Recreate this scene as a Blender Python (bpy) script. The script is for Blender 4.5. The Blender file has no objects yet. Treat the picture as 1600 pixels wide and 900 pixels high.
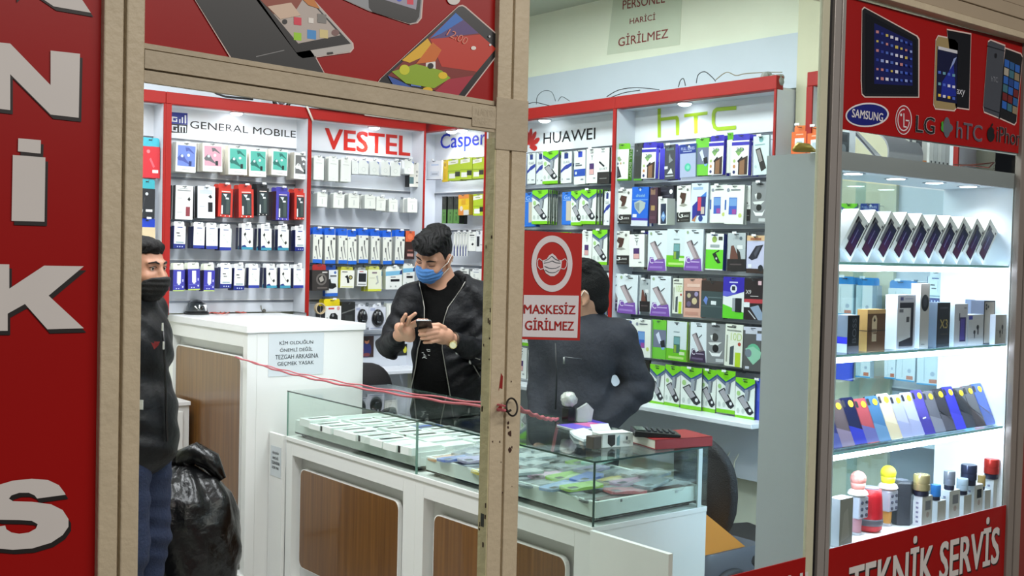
import bpy, math, random
import numpy as np
from mathutils import Vector, Matrix
R0 = random.Random(7)
SC = bpy.context.scene
COL = SC.collection

# ------------------------------------------------------------------ camera
FOC, YAW, PIT, ROL, EYE = 1742.4, .68292, -.030558, .023366, 1.62
_F = np.array([math.sin(YAW)*math.cos(PIT), math.cos(YAW)*math.cos(PIT), math.sin(PIT)])
_r = np.array([math.cos(YAW), -math.sin(YAW), 0.]); _u = np.cross(_r, _F)
_c, _s = math.cos(ROL), math.sin(ROL)
CR, CU = _c*_r+_s*_u, -_s*_r+_c*_u
CP = np.array([0, 0, EYE])
def ray(px, py): return (px-800)/FOC*CR-(py-450)/FOC*CU+_F
def onx(px, py, x): d = ray(px, py); return CP+d*(x/d[0])
def ony(px, py, y): d = ray(px, py); return CP+d*(y/d[1])
def onz(px, py, z): d = ray(px, py); return CP+d*((z-EYE)/d[2])
def atd(px, py, dep): return CP+ray(px, py)*dep
cd = bpy.data.cameras.new('camera'); cam = bpy.data.objects.new('camera', cd); COL.objects.link(cam)
cd.sensor_width = 36; cd.lens = FOC/1600*36; cd.clip_start = .05
_m = np.eye(4); _m[:3, 0] = CR; _m[:3, 1] = CU; _m[:3, 2] = -_F; _m[:3, 3] = CP
cam.matrix_world = Matrix(_m.tolist()); SC.camera = cam
# ------------------------------------------------------------------ light and exposure
SC.view_settings.view_transform = 'Standard'; SC.view_settings.look = 'None'
SC.view_settings.exposure = 0.0; SC.view_settings.gamma = 1
SC.view_settings.use_curve_mapping = False
SC.cycles.transparent_max_bounces = 24; SC.cycles.max_bounces = 10
SC.cycles.use_denoising = True
SC.cycles.sample_clamp_indirect = 6
W = bpy.data.worlds.new('world'); SC.world = W; W.use_nodes = True
bg = W.node_tree.nodes['Background']; bg.inputs[0].default_value = (.80, .86, 1, 1); bg.inputs[1].default_value = .08
def area(name, loc, rot, sx, sy, power, col=(1, 1, 1), spread=180):
    l = bpy.data.lights.new(name, 'AREA'); l.shape = 'RECTANGLE'; l.size = sx; l.size_y = sy
    l.energy = power; l.color = col; l.spread = math.radians(spread)
    o = bpy.data.objects.new(name, l); COL.objects.link(o); o.location = loc; o.rotation_euler = rot
    return o
COOL = (.93, .97, 1.0)
# two fluorescent ceiling fittings over the shop floor, one outside in the arcade
LIGHT_SHOP, LIGHT_ARCADE, LIGHT_SPOT, LIGHT_LED = 84, 90, 6.5, 1.6
area('ceiling_light_shop', (1.4, 4.0, 2.97), (0, 0, 0), .6, 2.6, LIGHT_SHOP, COOL)
area('ceiling_light_counter', (3.0, 3.7, 2.97), (0, 0, 0), .5, 2.4, LIGHT_SHOP*.8, COOL)
area('arcade_ceiling_light', (2.1, -.8, 3.3), (math.radians(18), 0, 0), 5.5, .5, LIGHT_ARCADE*1.5, (1, .95, .89))

# ------------------------------------------------------------------ helpers
def lin(h):
    h = h.lstrip('#')
    return tuple((c/12.92 if c <= .04045 else ((c+.055)/1.055)**2.4) for c in (int(h[i:i+2], 16)/255 for i in (0, 2, 4)))+(1,)
_M = {}
def M(h, rough=.5, metal=0., coat=0., bump=0., bs=40., spec=.5, var=.03, vs=6., key=None):
    k = (h, rough, metal, coat, bump, bs, spec, var, vs)
    if k in _M: return _M[k]
    m = bpy.data.materials.new('mat_'+h.lstrip('#')); m.use_nodes = True
    nt = m.node_tree; b = nt.nodes['Principled BSDF']
    b.inputs['Roughness'].default_value = rough; b.inputs['Metallic'].default_value = metal
    b.inputs['Coat Weight'].default_value = coat; b.inputs['Coat Roughness'].default_value = .05
    b.inputs['Specular IOR Level'].default_value = spec
    c = lin(h); b.inputs['Base Color'].default_value = c
    tc = nt.nodes.new('ShaderNodeTexCoord')
    if var:
        n = nt.nodes.new('ShaderNodeTexNoise'); n.inputs['Scale'].default_value = vs
        nt.links.new(tc.outputs['Object'], n.inputs['Vector'])
        mx = nt.nodes.new('ShaderNodeMix'); mx.data_type = 'RGBA'
        mx.inputs[6].default_value = tuple(x*(1-var*1.6) for x in c[:3])+(1,); mx.inputs[7].default_value = tuple(min(1, x*(1+var*1.6)) for x in c[:3])+(1,)
        nt.links.new(n.outputs[0], mx.inputs[0]); nt.links.new(mx.outputs[2], b.inputs['Base Color'])
    if bump:
        n2 = nt.nodes.new('ShaderNodeTexNoise'); n2.inputs['Scale'].default_value = bs; n2.inputs['Detail'].default_value = 4
        nt.links.new(tc.outputs['Object'], n2.inputs['Vector'])
        bp = nt.nodes.new('ShaderNodeBump'); bp.inputs['Strength'].default_value = min(1, bump); bp.inputs['Distance'].default_value = .01*max(1, bump)
        nt.links.new(n2.outputs[0], bp.inputs['Height']); nt.links.new(bp.outputs[0], b.inputs['Normal'])
    _M[k] = m
    return m
def emit(h, s):
    k = ('e', h, s)
    if k in _M: return _M[k]
    m = bpy.data.materials.new('lamp_'+h.lstrip('#')); m.use_nodes = True; nt = m.node_tree
    b = nt.nodes['Principled BSDF']; b.inputs['Base Color'].default_value = lin(h)
    b.inputs['Emission Color'].default_value = lin(h); b.inputs['Emission Strength'].default_value = s
    _M[k] = m; return m
def glass(tint='#f4fbf8', ior=1.45, rough=0.0, name='pane_glass', fac=1.0):
    k = ('g', tint, ior, rough, fac)
    if k in _M: return _M[k]
    m = bpy.data.materials.new(name); m.use_nodes = True; nt = m.node_tree; nt.nodes.remove(nt.nodes['Principled BSDF'])
    t = nt.nodes.new('ShaderNodeBsdfTransparent'); t.inputs[0].default_value = lin(tint)
    g = nt.nodes.new('ShaderNodeBsdfGlossy'); g.inputs['Roughness'].default_value = rough
    f = nt.nodes.new('ShaderNodeFresnel'); ge = nt.nodes.new('ShaderNodeNewGeometry'); mr = nt.nodes.new('ShaderNodeMapRange'); mr.inputs[3].default_value = ior; mr.inputs[4].default_value = 1/ior
    nt.links.new(ge.outputs['Backfacing'], mr.inputs[0]); nt.links.new(mr.outputs[0], f.inputs[0])
    mu = nt.nodes.new('ShaderNodeMath'); mu.operation = 'MULTIPLY'; mu.inputs[1].default_value = fac
    x = nt.nodes.new('ShaderNodeMixShader'); nt.links.new(f.outputs[0], mu.inputs[0]); nt.links.new(mu.outputs[0], x.inputs[0])
    nt.links.new(t.outputs[0], x.inputs[1]); nt.links.new(g.outputs[0], x.inputs[2]); nt.links.new(x.outputs[0], nt.nodes['Material Output'].inputs[0])
    _M[k] = m; return m
def wood(h1='#5f3c1a', h2='#7d5427', coat=.28):
    k = ('w', h1, h2, coat)
    if k in _M: return _M[k]
    m = bpy.data.materials.new('laminate_wood'); m.use_nodes = True; nt = m.node_tree; b = nt.nodes['Principled BSDF']
    tc = nt.nodes.new('ShaderNodeTexCoord'); mp = nt.nodes.new('ShaderNodeMapping'); mp.inputs['Scale'].default_value = (45, 45, 1.2)
    n = nt.nodes.new('ShaderNodeTexNoise'); n.inputs['Scale'].default_value = 1.6; n.inputs['Detail'].default_value = 6
    cr = nt.nodes.new('ShaderNodeValToRGB'); cr.color_ramp.elements[0].position = .3; cr.color_ramp.elements[1].position = .7
    cr.color_ramp.elements[0].color = lin(h1); cr.color_ramp.elements[1].color = lin(h2)
    nt.links.new(tc.outputs['Object'], mp.inputs[0]); nt.links.new(mp.outputs[0], n.inputs['Vector'])
    nt.links.new(n.outputs[0], cr.inputs[0]); nt.links.new(cr.outputs[0], b.inputs['Base Color'])
    b.inputs['Roughness'].default_value = .35; b.inputs['Coat Weight'].default_value = coat; b.inputs['Coat Roughness'].default_value = .03
    _M[k] = m; return m

def unit(v): v = np.asarray(v, float); return v/np.linalg.norm(v)
def wloc(o):
    v = Vector((0, 0, 0))
    while o is not None: v = v+o.location; o = o.parent
    return v
class MB:
    def __init__(s): s.v = []; s.f = []; s.m = []; s.mats = []
    def mi(s, mat):
        if mat not in s.mats: s.mats.append(mat)
        return s.mats.index(mat)
    def add(s, vs, fs, mat):
        o = len(s.v); s.v += [tuple(map(float, p)) for p in vs]; i = s.mi(mat)
        for f in fs: s.f.append(tuple(o+k for k in f)); s.m.append(i)
        return s
    def poly(s, pts, mat): return s.add(pts, [tuple(range(len(pts)))], mat)
    def ob(s, o, a, b, c, mat):
        o, a, b, c = (np.asarray(x, float) for x in (o, a, b, c))
        if np.dot(np.cross(a, b), c) < 0: o = o+c; c = -c
        P = [o, o+a, o+a+b, o+b, o+c, o+a+c, o+a+b+c, o+b+c]
        return s.add(P, [(3, 2, 1, 0), (4, 5, 6, 7), (0, 1, 5, 4), (1, 2, 6, 5), (2, 3, 7, 6), (3, 0, 4, 7)], mat)
    def box(s, x0, x1, y0, y1, z0, z1, mat): return s.ob((x0, y0, z0), (x1-x0, 0, 0), (0, y1-y0, 0), (0, 0, z1-z0), mat)
    def prism(s, pts, vec, mat, cap=None, back=True):
        pts = [np.asarray(p, float) for p in pts]; vec = np.asarray(vec, float); n = len(pts)
        nn = sum(np.cross(pts[i]-pts[0], pts[(i+1) % n]-pts[0]) for i in range(n))
        if np.dot(nn, vec) > 0: pts = pts[::-1]          # pts face away from vec
        s.add(pts+[p+vec for p in pts], [(i, (i+n), (i+1) % n+n, (i+1) % n) for i in range(n)], mat)
        s.add(pts, [tuple(range(n))], cap or mat)
        if back: s.add([p+vec for p in pts], [tuple(range(n))[::-1]], mat)
        return s
    def rings(s, rg, mat, cap0=True, cap1=True, closed=False):
        n = len(rg[0]); vs = [p for r in rg for p in r]; fs = []
        L = len(rg)
        for j in range(L if closed else L-1):
            for i in range(n):
                a, b = j*n+i, j*n+(i+1) % n; c, d = ((j+1) % L)*n+(i+1) % n, ((j+1) % L)*n+i
                fs.append((a, b, c, d))
        if cap0 and not closed: fs.append(tuple(range(n))[::-1])
        if cap1 and not closed: fs.append(tuple((L-1)*n+i for i in range(n)))
        return s.add(vs, fs, mat)
    def tube(s, path, r, mat, n=8, closed=False):
        P = [np.asarray(p, float) for p in path]; rg = []; L = len(P); up = None
        for i, p in enumerate(P):
            d = unit((P[(i+1) % L] if closed or i < L-1 else P[i])-(P[i-1] if closed or i > 0 else P[i]))
            if up is None:
                up = np.array([0, 0, 1.]) if abs(d[2]) < .9 else np.array([1., 0, 0])
            a = np.cross(d, up); a = unit(a) if np.linalg.norm(a) > 1e-6 else unit(np.cross(d, [1, .3, .2])); b = np.cross(a, d); up = b
            rr = r[i] if isinstance(r, (list, tuple)) else r
            rg.append([p+rr*(math.cos(2*math.pi*k/n)*a-math.sin(2*math.pi*k/n)*b)*1.0 for k in range(n)])
        return s.rings(rg, mat, closed=closed)
    def cyl(s, p0, p1, r0, mat, r1=None, n=16): return s.tube([p0, p1], [r0, r0 if r1 is None else r1], mat, n)
    def lathe(s, c, prof, mat, n=24, ax=(0, 0, 1)):
        ax = unit(ax); a = unit(np.cross(ax, [1, 0, 0] if abs(ax[0]) < .9 else [0, 1, 0])); b = np.cross(ax, a); c = np.asarray(c, float)
        return s.rings([[c+h*ax+r*(math.cos(2*math.pi*k/n)*a+math.sin(2*math.pi*k/n)*b) for k in range(n)] for r, h in prof], mat)
    def ball(s, c, r, mat, n=14, sc=(1, 1, 1)):
        c = np.asarray(c, float); rg = []
        for j in range(n+1):
            t = math.pi*j/n; q = max(math.sin(t), 1e-3)
            rg.append([c+r*np.array([q*math.cos(2*math.pi*k/(2*n))*sc[0], q*math.sin(2*math.pi*k/(2*n))*sc[1], -math.cos(t)*sc[2]]) for k in range(2*n)])
        return s.rings(rg, mat)
    def text(s, txt, o, ux, uy, mat, bold=0., lift=None, thick=0.):
        """lettering filling the frame o + [0,1]ux + [0,1]uy"""
        V, Fc = glyphs(txt, min(bold, 0)); o, ux, uy = (np.asarray(q, float) for q in (o, ux, uy))
        n = unit(np.cross(ux, uy)); l = np.zeros(3) if lift is None else n*lift
        if bold <= 0: return s.add([o+ux*p[0]+uy*p[1]+l for p in V], Fc, mat)
        d = np.linalg.norm(uy)*bold*.75      # a heavier face: the same glyphs set again a hair apart
        ex, ey = unit(ux)*d, unit(uy)*d*.6
        for k, (a, b) in enumerate(((-1, -1), (1, -1), (-1, 1), (1, 1), (0, 0))):
            s.add([o+ux*p[0]+uy*p[1]+l+ex*a+ey*b+n*.00008*k for p in V], Fc, mat)
        return s
    def build(s, name, parent=None, smooth=False, loc=None, bevel=0., seg=2):
        me = bpy.data.meshes.new(name); base = Vector(loc) if loc is not None else Vector((0, 0, 0))
        off = (wloc(parent) if parent is not None else Vector((0, 0, 0)))+base
        me.from_pydata([(p[0]-off[0], p[1]-off[1], p[2]-off[2]) for p in s.v], [], s.f)
        for m in s.mats: me.materials.append(m)
        me.polygons.foreach_set('material_index', s.m)
        if smooth: me.polygons.foreach_set('use_smooth', [True]*len(me.polygons))
        o = bpy.data.objects.new(name, me); COL.objects.link(o); o.location = base
        if parent is not None: o.parent = parent
        if bevel:
            b = o.modifiers.new('edge', 'BEVEL'); b.width = bevel; b.segments = seg; b.limit_method = 'ANGLE'; b.angle_limit = .6
        if smooth == 'auto': shade_auto(o)
        return o
def shade_auto(o, ang=40):
    me = o.data; me.polygons.foreach_set('use_smooth', [True]*len(me.polygons)); me.set_sharp_from_angle(angle=math.radians(ang))
_G = {}
def glyphs(txt, bold=0.):
    k = (txt, bold)
    if k in _G: return _G[k]
    c = bpy.data.curves.new('lettering', 'FONT'); c.body = txt; c.size = 1; c.offset = bold; c.resolution_u = 3; c.align_x = 'LEFT'
    o = bpy.data.objects.new('lettering', c); COL.objects.link(o)
    dg = bpy.context.evaluated_depsgraph_get(); me = o.evaluated_get(dg).to_mesh()
    V = np.array([v.co[:] for v in me.vertices]) if len(me.vertices) else np.zeros((1, 3)); Fc = [tuple(p.vertices) for p in me.polygons]
    if Fc and me.polygons[0].normal.z < 0: Fc = [f[::-1] for f in Fc]
    o.evaluated_get(dg).to_mesh_clear(); bpy.data.objects.remove(o); bpy.data.curves.remove(c)
    a, b = V[:, :2].min(0), V[:, :2].max(0); V2 = (V[:, :2]-a)/np.maximum(b-a, 1e-6)
    _G[k] = (V2, Fc); return _G[k]
def tag(o, label=None, cat=None, group=None, kind=None):
    if label: o['label'] = label
    if cat: o['category'] = cat
    if group: o['group'] = group
    if kind: o['kind'] = kind
    return o
def thing(name, loc, label, cat, group=None):
    o = bpy.data.objects.new(name, None); o.empty_display_size = .05; COL.objects.link(o); o.location = Vector([float(x) for x in loc])
    return tag(o, label, cat, group)
def struct(o, label=None, cat=None): return tag(o, label, cat, kind='structure')
def rrect(w, h, r, n=5):
    """rounded rectangle outline in [0,w]x[0,h]"""
    P = []
    for cx, cy, a0 in ((w-r, r, -90), (w-r, h-r, 0), (r, h-r, 90), (r, r, 180)):
        for k in range(n+1):
            a = math.radians(a0+90*k/n); P.append((cx+r*math.cos(a), cy+r*math.sin(a)))
    return P
WORDS = 'first second third fourth fifth sixth seventh eighth ninth tenth eleventh twelfth thirteenth fourteenth fifteenth sixteenth'.split()
# ------------------------------------------------------------------ setting
WHITE = M('#dfe3e8', .45, var=.02); PANEL = M('#e6e9ee', .4, var=.015); CREAM = M('#eef0dc', .8, bump=.15, bs=25)
BEIGE = M('#c2b397', .5, bump=.25, bs=60, var=.07, vs=14); BEIGE2 = M('#b3a58c', .55, bump=.2, bs=60, var=.06, vs=14)
YELLOWED = M('#bdb38c', .55, bump=.3, bs=50, var=.1, vs=20); ALU = M('#a39c96', .35, .35)
DARK = M('#141414', .6); BLACK = M('#0b0b0c', .45); RUST = M('#3c2116', .8); STAIN = M('#8a120c', .6)
RED = M('#9a0603', .38, coat=.06, bump=.03, bs=8, var=.05, vs=2, spec=.3); REDTRIM = M('#9e1a14', .5, var=.02, spec=.3); LETTER = M('#d3cdc8', .5); INK = M('#18110f', .5)
FLOOR = M('#aaa8a3', .35, bump=.05)
m = MB(); m.box(-2.5, 5.2, 2.0, 6.2, -.05, 0, FLOOR); struct(m.build('floor'))
m = MB(); m.box(-4, 7, -4, 2.0, -.06, -.01, M('#77736d', .5, bump=.05)); struct(m.build('floor_arcade'))
m = MB(); m.box(-2.5, 4.5, 2.0, 6.1, 3.01, 3.08, M('#b9bfae', .8)); struct(m.build('ceiling'))
m = MB(); m.box(-2.5, 4.4, 5.9, 6.1, 0, 3.01, CREAM); struct(m.build('wall_back'))
m = MB(); m.box(4.2, 4.4, 1.9, 5.9, 0, 3.01, CREAM); struct(m.build('wall_side'))
m = MB(); m.box(-2.5, -2.4, 2.0, 5.9, 0, 3.01, CREAM); struct(m.build('wall_left'))
m = MB(); m.box(-2.5, .684, 2.008, 2.12, 0, 3.01, CREAM); struct(m.build('wall_front'))
m = MB(); m.box(4.08, 4.2, 2.55, 3.06, 0, 3.01, M('#cfccb0', .8, bump=.1)); struct(m.build('wall_pilaster'))
m = MB(); m.box(4.17, 4.2, 3.09, 5.9, 2.40, 2.648, M('#c9d2dc', .5)); m.box(4.155, 4.2, 3.075, 3.09, 2.10, 2.648, M('#8d7a55', .7)); struct(m.build('trim_1'))
m = MB(); m.box(-.4, 4.2, 5.875, 5.9, 2.38, 2.75, M('#cdd6e0', .5)); struct(m.build('trim_2'))
m = MB(); m.box(4.15, 4.2, 2.2, 2.5, 2.3, 2.7, M('#dfe9ec', .5)); struct(m.build('trim_3'))

# ------------------------------------------------------------------ shop front (plane y = 2)
YF = 2.0
def fp(px, py, lay=0.): return ony(px, py, YF-.002-.0006*lay)
class Front(MB):
    def P(s, pts, mat, lay=0): return s.poly([fp(x, y, lay) for x, y in pts][::-1], mat)
    def E(s, cx, cy, rx, ry, mat, lay=0, n=36, rot=0.):
        c, q = math.cos(rot), math.sin(rot)
        return s.P([(cx+rx*math.cos(2*math.pi*k/n)*c-ry*math.sin(2*math.pi*k/n)*q, cy+rx*math.cos(2*math.pi*k/n)*q+ry*math.sin(2*math.pi*k/n)*c) for k in range(n)], mat, lay)
    def T(s, txt, bl, br, tl, mat, bold=0., lay=0):
        o = fp(*bl, lay); return s.text(txt, o, fp(*br, lay)-o, fp(*tl, lay)-o, mat, bold)
def grow(pts, d):
    cx = sum(p[0] for p in pts)/len(pts); cy = sum(p[1] for p in pts)/len(pts); out = []
    for x, y in pts:
        l = math.hypot(x-cx, y-cy); out.append((x+(x-cx)/l*d, y+(y-cy)/l*d))
    return out
# big red sign with raised letters
m = MB(); m.box(-1.2, .684, YF, YF+.008, 0, 3.0, RED)
sign = m.build('red_sign_panel'); tag(sign, 'tall red sign panel with big cream letters reading downward beside the beige frame', 'sign')
BIG = [('letter', [(-45, -45), (22, -38), (22, -2), (40, -20), (84, 10), (142, 20), (112, -25), (60, -60)]),
 ('letter', [(-35, 63), (16, 68), (79, 133), (79, 79), (125, 84), (123, 184), (79, 179), (16, 116), (16, 172), (-35, 166)]),
 ('letter', None),
 ('letter', [(-40, 412), (14.5, 413), (14.5, 451), (69, 415), (131, 416), (76, 462), (131, 513), (74, 514.5), (39, 475), (12, 490), (12, 517), (-40, 517)]),
 ('letter', [(-30, 765), (0, 757), (20, 751), (50, 748), (75, 750), (92, 758), (101, 770), (102.5, 773), (58, 779), (54, 774), (45, 770), (30, 770), (18, 774), (14, 779), (20, 783), (50, 784), (80, 788), (98, 797), (107, 811), (107, 823), (98, 836), (80, 848), (50, 857), (20, 859), (-30, 855), (-45, 830), (8, 821), (10, 827), (18, 832), (30, 834), (45, 832), (56, 826), (59, 819), (50, 814), (30, 812.5), (0, 812), (-25, 806), (-40, 790)])]
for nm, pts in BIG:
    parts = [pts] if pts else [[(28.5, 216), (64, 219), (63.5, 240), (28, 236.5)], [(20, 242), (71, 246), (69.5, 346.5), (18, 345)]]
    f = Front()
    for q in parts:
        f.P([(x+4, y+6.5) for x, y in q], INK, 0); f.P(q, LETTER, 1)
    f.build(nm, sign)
def jamb(name, x0, x1, y0, y1, z0, z1, mat, grooves=(), extra=None):
    m = MB(); xs = [x0]+[g for gg in grooves for g in gg]+[x1]
    for i in range(0, len(xs), 2): m.box(xs[i], xs[i+1], y0, y1, z0, z1, mat)
    for a, b in grooves: m.box(a, b, y0+.012, y1, z0, z1, mat)
    if extra: extra(m)
    o = m.build(name, bevel=.003); return struct(o)
jamb('trim_4', .679, .752, 1.984, 2.04, 0, 3.0, BEIGE, [(.7135, .719)])
def transom(m):
    for z0, z1, y in ((0, .021, 1.986), (.0245, .0575, 1.984), (.0605, .070, 1.990)):
        m.prism([(.752, y, 1.914+z0), (1.555, y, 1.893+z0), (1.555, y, 1.893+z1), (.752, y, 1.914+z1)], (0, 2.0-y, 0), BEIGE2)
    m.prism([(.752, 1.994, 1.9145), (1.555, 1.994, 1.8935), (1.555, 1.994, 1.96), (.752, 1.994, 1.981)], (0, .0055, 0), BEIGE2)
m = MB(); transom(m); struct(m.build('trim_5', bevel=.002))
def post(m):
    for p in ([(779, 612), (783, 583), (786, 588), (785, 608), (781, 606)], [(778, 637), (784, 630), (785, 642), (779, 643)]): Front.P(m, p, STAIN, 24.5)
    for cx, cy, r in ((794, 661, 2), (797, 677, 3), (794, 668, 1.6), (797, 703, 2.5), (800, 699, 1.2), (781, 690, 1.2), (770, 690, 1), (785, 770, 1), (799, 596, 1), (800, 760, .8), (783, 722, .8), (790, 640, 1)):
        Front.P(m, [(cx+r*math.cos(a)*R0.uniform(.6, 1.3), cy+1.7*r*math.sin(a)*R0.uniform(.6, 1.3)) for a in [k*.9 for k in range(7)]], RUST, 24.5)
class PostMB(Front): pass
m = PostMB()
m.box(1.559, 1.598, 1.984, 2.015, 0, 3, BEIGE); m.box(1.598, 1.605, 1.991, 2.015, 0, 3, BEIGE); m.box(1.605, 1.648, 1.984, 2.015, 0, 3, BEIGE)
m.box(1.555, 1.6485, 1.981, 1.984, 1.855, 1.972, BEIGE2)
post(m); struct(m.build('trim_6', bevel=.0015))
m = MB(); m.box(1.5555, 1.559, 1.985, 2.016, 0, 1.88, YELLOWED)
for k in range(24):
    z = R0.uniform(.3, 1.75); h = R0.uniform(.003, .012); y = R0.choice([1.987, 1.993, 2.008]); m.box(1.555, 1.5562, y, y+R0.uniform(.002, .005), z, z+h, RUST)
m.box(1.555, 1.5562, 1.994, 2.006, .995, 1.025, BLACK); struct(m.build('trim_7'))
m = MB(); o, a = ony(738, 197, 1.983), ony(777, 202, 1.983); b = ony(738, 164, 1.983)
m.ob(o, a-o, b-o, (0, .003, 0), BEIGE2)
m.text('ALADDIN', o+(a-o)*.1+(b-o)*.55, (a-o)*.8, (b-o)*.33, BEIGE2, 0, .0005)
m.text('SABEZ', o+(a-o)*.06+(b-o)*.14, (a-o)*.7, (b-o)*.34, BEIGE2, 0, .0005)
pl = m.build('name_plate', bevel=.001); tag(pl, 'small beige painted metal plate with embossed lettering at the end of the lintel', 'plate')
# ring hanging on the post
m = MB(); c = ony(800, 636, 1.962); ra = unit(np.array([.9, .2, .1])); rb = np.array([0, .35, 1.])
m.tube([c+.019*(math.cos(t)*ra+math.sin(t)*rb) for t in [2*math.pi*k/28 for k in range(28)]], .0022, M('#2a2522', .4, .6), 8, True)
ring = m.build('iron_ring', smooth=True); tag(ring, 'thin dark iron ring hanging on the beige door post', 'ring')
m = MB(); e0 = ony(786, 640, 1.982); m.tube([e0, e0+[.005, -.012, -.004], e0+[.012, -.014, 0]], .003, M('#2a2522', .4, .6)); m.build('staple', ring)

# picture sign above the door
m = Front(); m.box(.752, 1.56, YF, YF+.006, 1.93, 3.0, RED)
up = m.build('door_picture_sign'); tag(up, 'red sign above the doorway printed with four smartphones', 'sign')
HALO = M('#d8c0b8', .5)
def phone_print(nm, outline, body, items):
    f = Front(); f.P(grow(outline, 2.2), HALO, 1); f.P(outline, body, 2)
    for i, it in enumerate(sorted(items, key=lambda q: (q[3] if len(q) > 3 and q[0] in 'pe' else 0)+{'p': 0, 'e': 1, 't': 9}[q[0]])):
        l = 3+.16*i
        if it[0] == 'p': f.P(it[1], it[2], l)
        elif it[0] == 'e': f.E(*it[1], it[2], l)
        else: f.T(*it[1:5], it[5], 0, l)
    f.build(nm, up)
def sq(x, y, r, col, k=.12): return ('p', [(x-r, y-r+k*-r), (x+r, y-r+k*r), (x+r, y+r+k*r), (x-r, y+r-k*r)], M(col, .4), 2)
phone_print('phone_picture', [(302, -6), (365, 95), (508, 117.5), (490, 85), (420, -6)], M('#272727', .4),
  [('p', [(400, 88), (444, 78), (444.5, 79), (400, 89.2)], M('#8b8b8b', .4))])
phone_print('phone_picture', [(396, -6), (466, 87), (473, 91), (546, 81), (551, 75), (550, 67), (484, -6)], M('#b9b5b0', .4),
  [('p', [(401, -6), (463, 82), (548, 68), (480, -6)], M('#141212', .35)), ('p', [(404, -6), (466, 68), (532, 55), (478, -6)], M('#b9ada4', .4), 1),
   ('p', [(405, -2), (428, 22), (460, 20), (476, -6)], M('#8d3b20', .4), 2), ('p', [(418, 10), (438, 30), (470, 24), (455, 4)], M('#d3b8a0', .4), 3), ('p', [(470, -4), (482, 8), (500, 14), (490, -2)], M('#c8781f', .4), 3),
   sq(465, 57, 6, '#9ad21f'), sq(487, 54, 7, '#3f8fd0'), sq(506, 53, 6.5, '#d9c88a'), ('e', (524, 51, 6, 5), M('#7c5a55', .4), 1), sq(465, 33, 6, '#d8304a'), ('e', (445, 34, 4, 4), M('#1c1a1a', .4), 1), sq(486, 32, 4, '#e8e2da'), sq(503, 29, 7, '#7d7a76'),
   ('p', [(511, 82), (520, 81), (521, 84), (512, 85)], M('#222', .4) if False else M('#222222', .4), 2)])
phone_print('phone_picture', [(526, -6), (578, 17), (640, 37), (651, 35), (657, 28), (660, -6)], M('#8f9296', .4),
  [('p', [(576, -6), (577, 12), (583, 19), (640, 36.5), (650, 34), (655, 26), (658, -6)], M('#101012', .35)), ('p', [(583, -6), (650, 15), (653, -6)], M('#9a97a8', .4), 1), sq(641, 2, 5, '#d8304a'), ('e', (624, -1, 4, 3.5), M('#3450c8', .4), 1)])
phone_print('phone_picture', [(716, 11), (722, 9.5), (727, 12), (786, 63), (787.5, 68), (785, 74), (722, 156), (594, 134), (592, 128), (596, 122)], M('#101014', .35),
  [('p', [(712, 20), (775, 76), (712, 152), (606, 118)], M('#7d1f16', .4)), ('p', [(712, 20), (724, 31), (700, 48), (672, 60)], M('#2a6fc4', .4), 1), ('p', [(724, 31), (748, 52), (700, 58), (674, 62)], M('#55407a', .4), 1),
   ('p', [(672, 61), (750, 54), (775, 76), (745, 112), (690, 104)], M('#c02d14', .4), 2), ('p', [(668, 60), (676, 72), (672, 84), (640, 98), (628, 94)], M('#e2b21f', .4), 3), ('p', [(676, 66), (690, 78), (680, 96), (650, 100)], M('#d06a12', .4), 3), ('p', [(612, 112), (650, 100), (690, 110), (704, 122), (678, 138), (634, 130)], M('#8fae18', .4), 3),
   ('p', [(700, 124), (740, 118), (714, 152), (680, 142)], M('#a81c35', .4), 3), ('p', [(606, 118), (632, 130), (655, 143), (618, 139)], M('#2b56a8', .4), 3), ('e', (632, 109, 8, 8), M('#cfd025', .4), 2), sq(673, 103, 7.5, '#e9e7e2'), ('e', (673, 103, 4.5, 4.5), M('#15151a', .4), 4), sq(650, 127, 8, '#5f7fd0'), ('e', (692, 118, 7, 5.5), M('#e8c21c', .4), 2), ('e', (668, 141, 8, 5), M('#e0b81c', .4), 2), sq(708, 135, 5, '#e6e0da'), sq(656, 87, 6, '#3f3a3a'),
   ('e', (740, 75, 4, 3), M('#e8e2da', .4), 2), ('e', (765, 57, 1.6, 1.6), M('#c9c9cc', .4), 2), ('e', (766, 70, 1.8, 1.8), M('#d9d9dc', .4), 2), ('t', '12:00', (697, 55), (727, 70), (703, 45), M('#d9806a', .4))])
m = Front(); m.E(709, -1, 10, 8.5, M('#d6d2cc', .4), 2); m.build('badge', up)

# window panes
G1 = glass('#f3f8f6', 1.42, name='window_glass', fac=.8)
m = MB(); m.box(1.648, 2.775, 1.998, 2.004, 0, 3.0, G1); struct(m.build('window_1'))
m = MB(); m.box(2.885, 3.985, 1.999, 2.004, .0, 2.45, G1); struct(m.build('window_2'))
jamb('trim_8', 2.774, 2.810, 1.993, 2.006, 0, 3.0, M('#c0bda2', .55, bump=.2, bs=60))
jamb('trim_9', 2.810, 2.826, 1.997, 2.01, 0, 3.0, BLACK)
jamb('trim_10', 2.826, 2.883, 1.988, 2.008, 0, 3.0, ALU, [(2.860, 2.864)])
jamb('trim_11', 3.980, 4.075, 1.985, 2.01, 0, 2.44, M('#8a8078', .45, .2), [(4.02, 4.03)])
m = MB(); m.box(2.84, 4.6, 1.955, 2.12, 2.425, 2.447, BEIGE)
for k in range(9): m.box(2.84, 4.6, 1.962-.004*(k % 2), 2.1, 2.449+.045*k, 2.449+.045*k+.043, M('#a8977f', .5))
struct(m.build('trim_12', bevel=.002))
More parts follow.
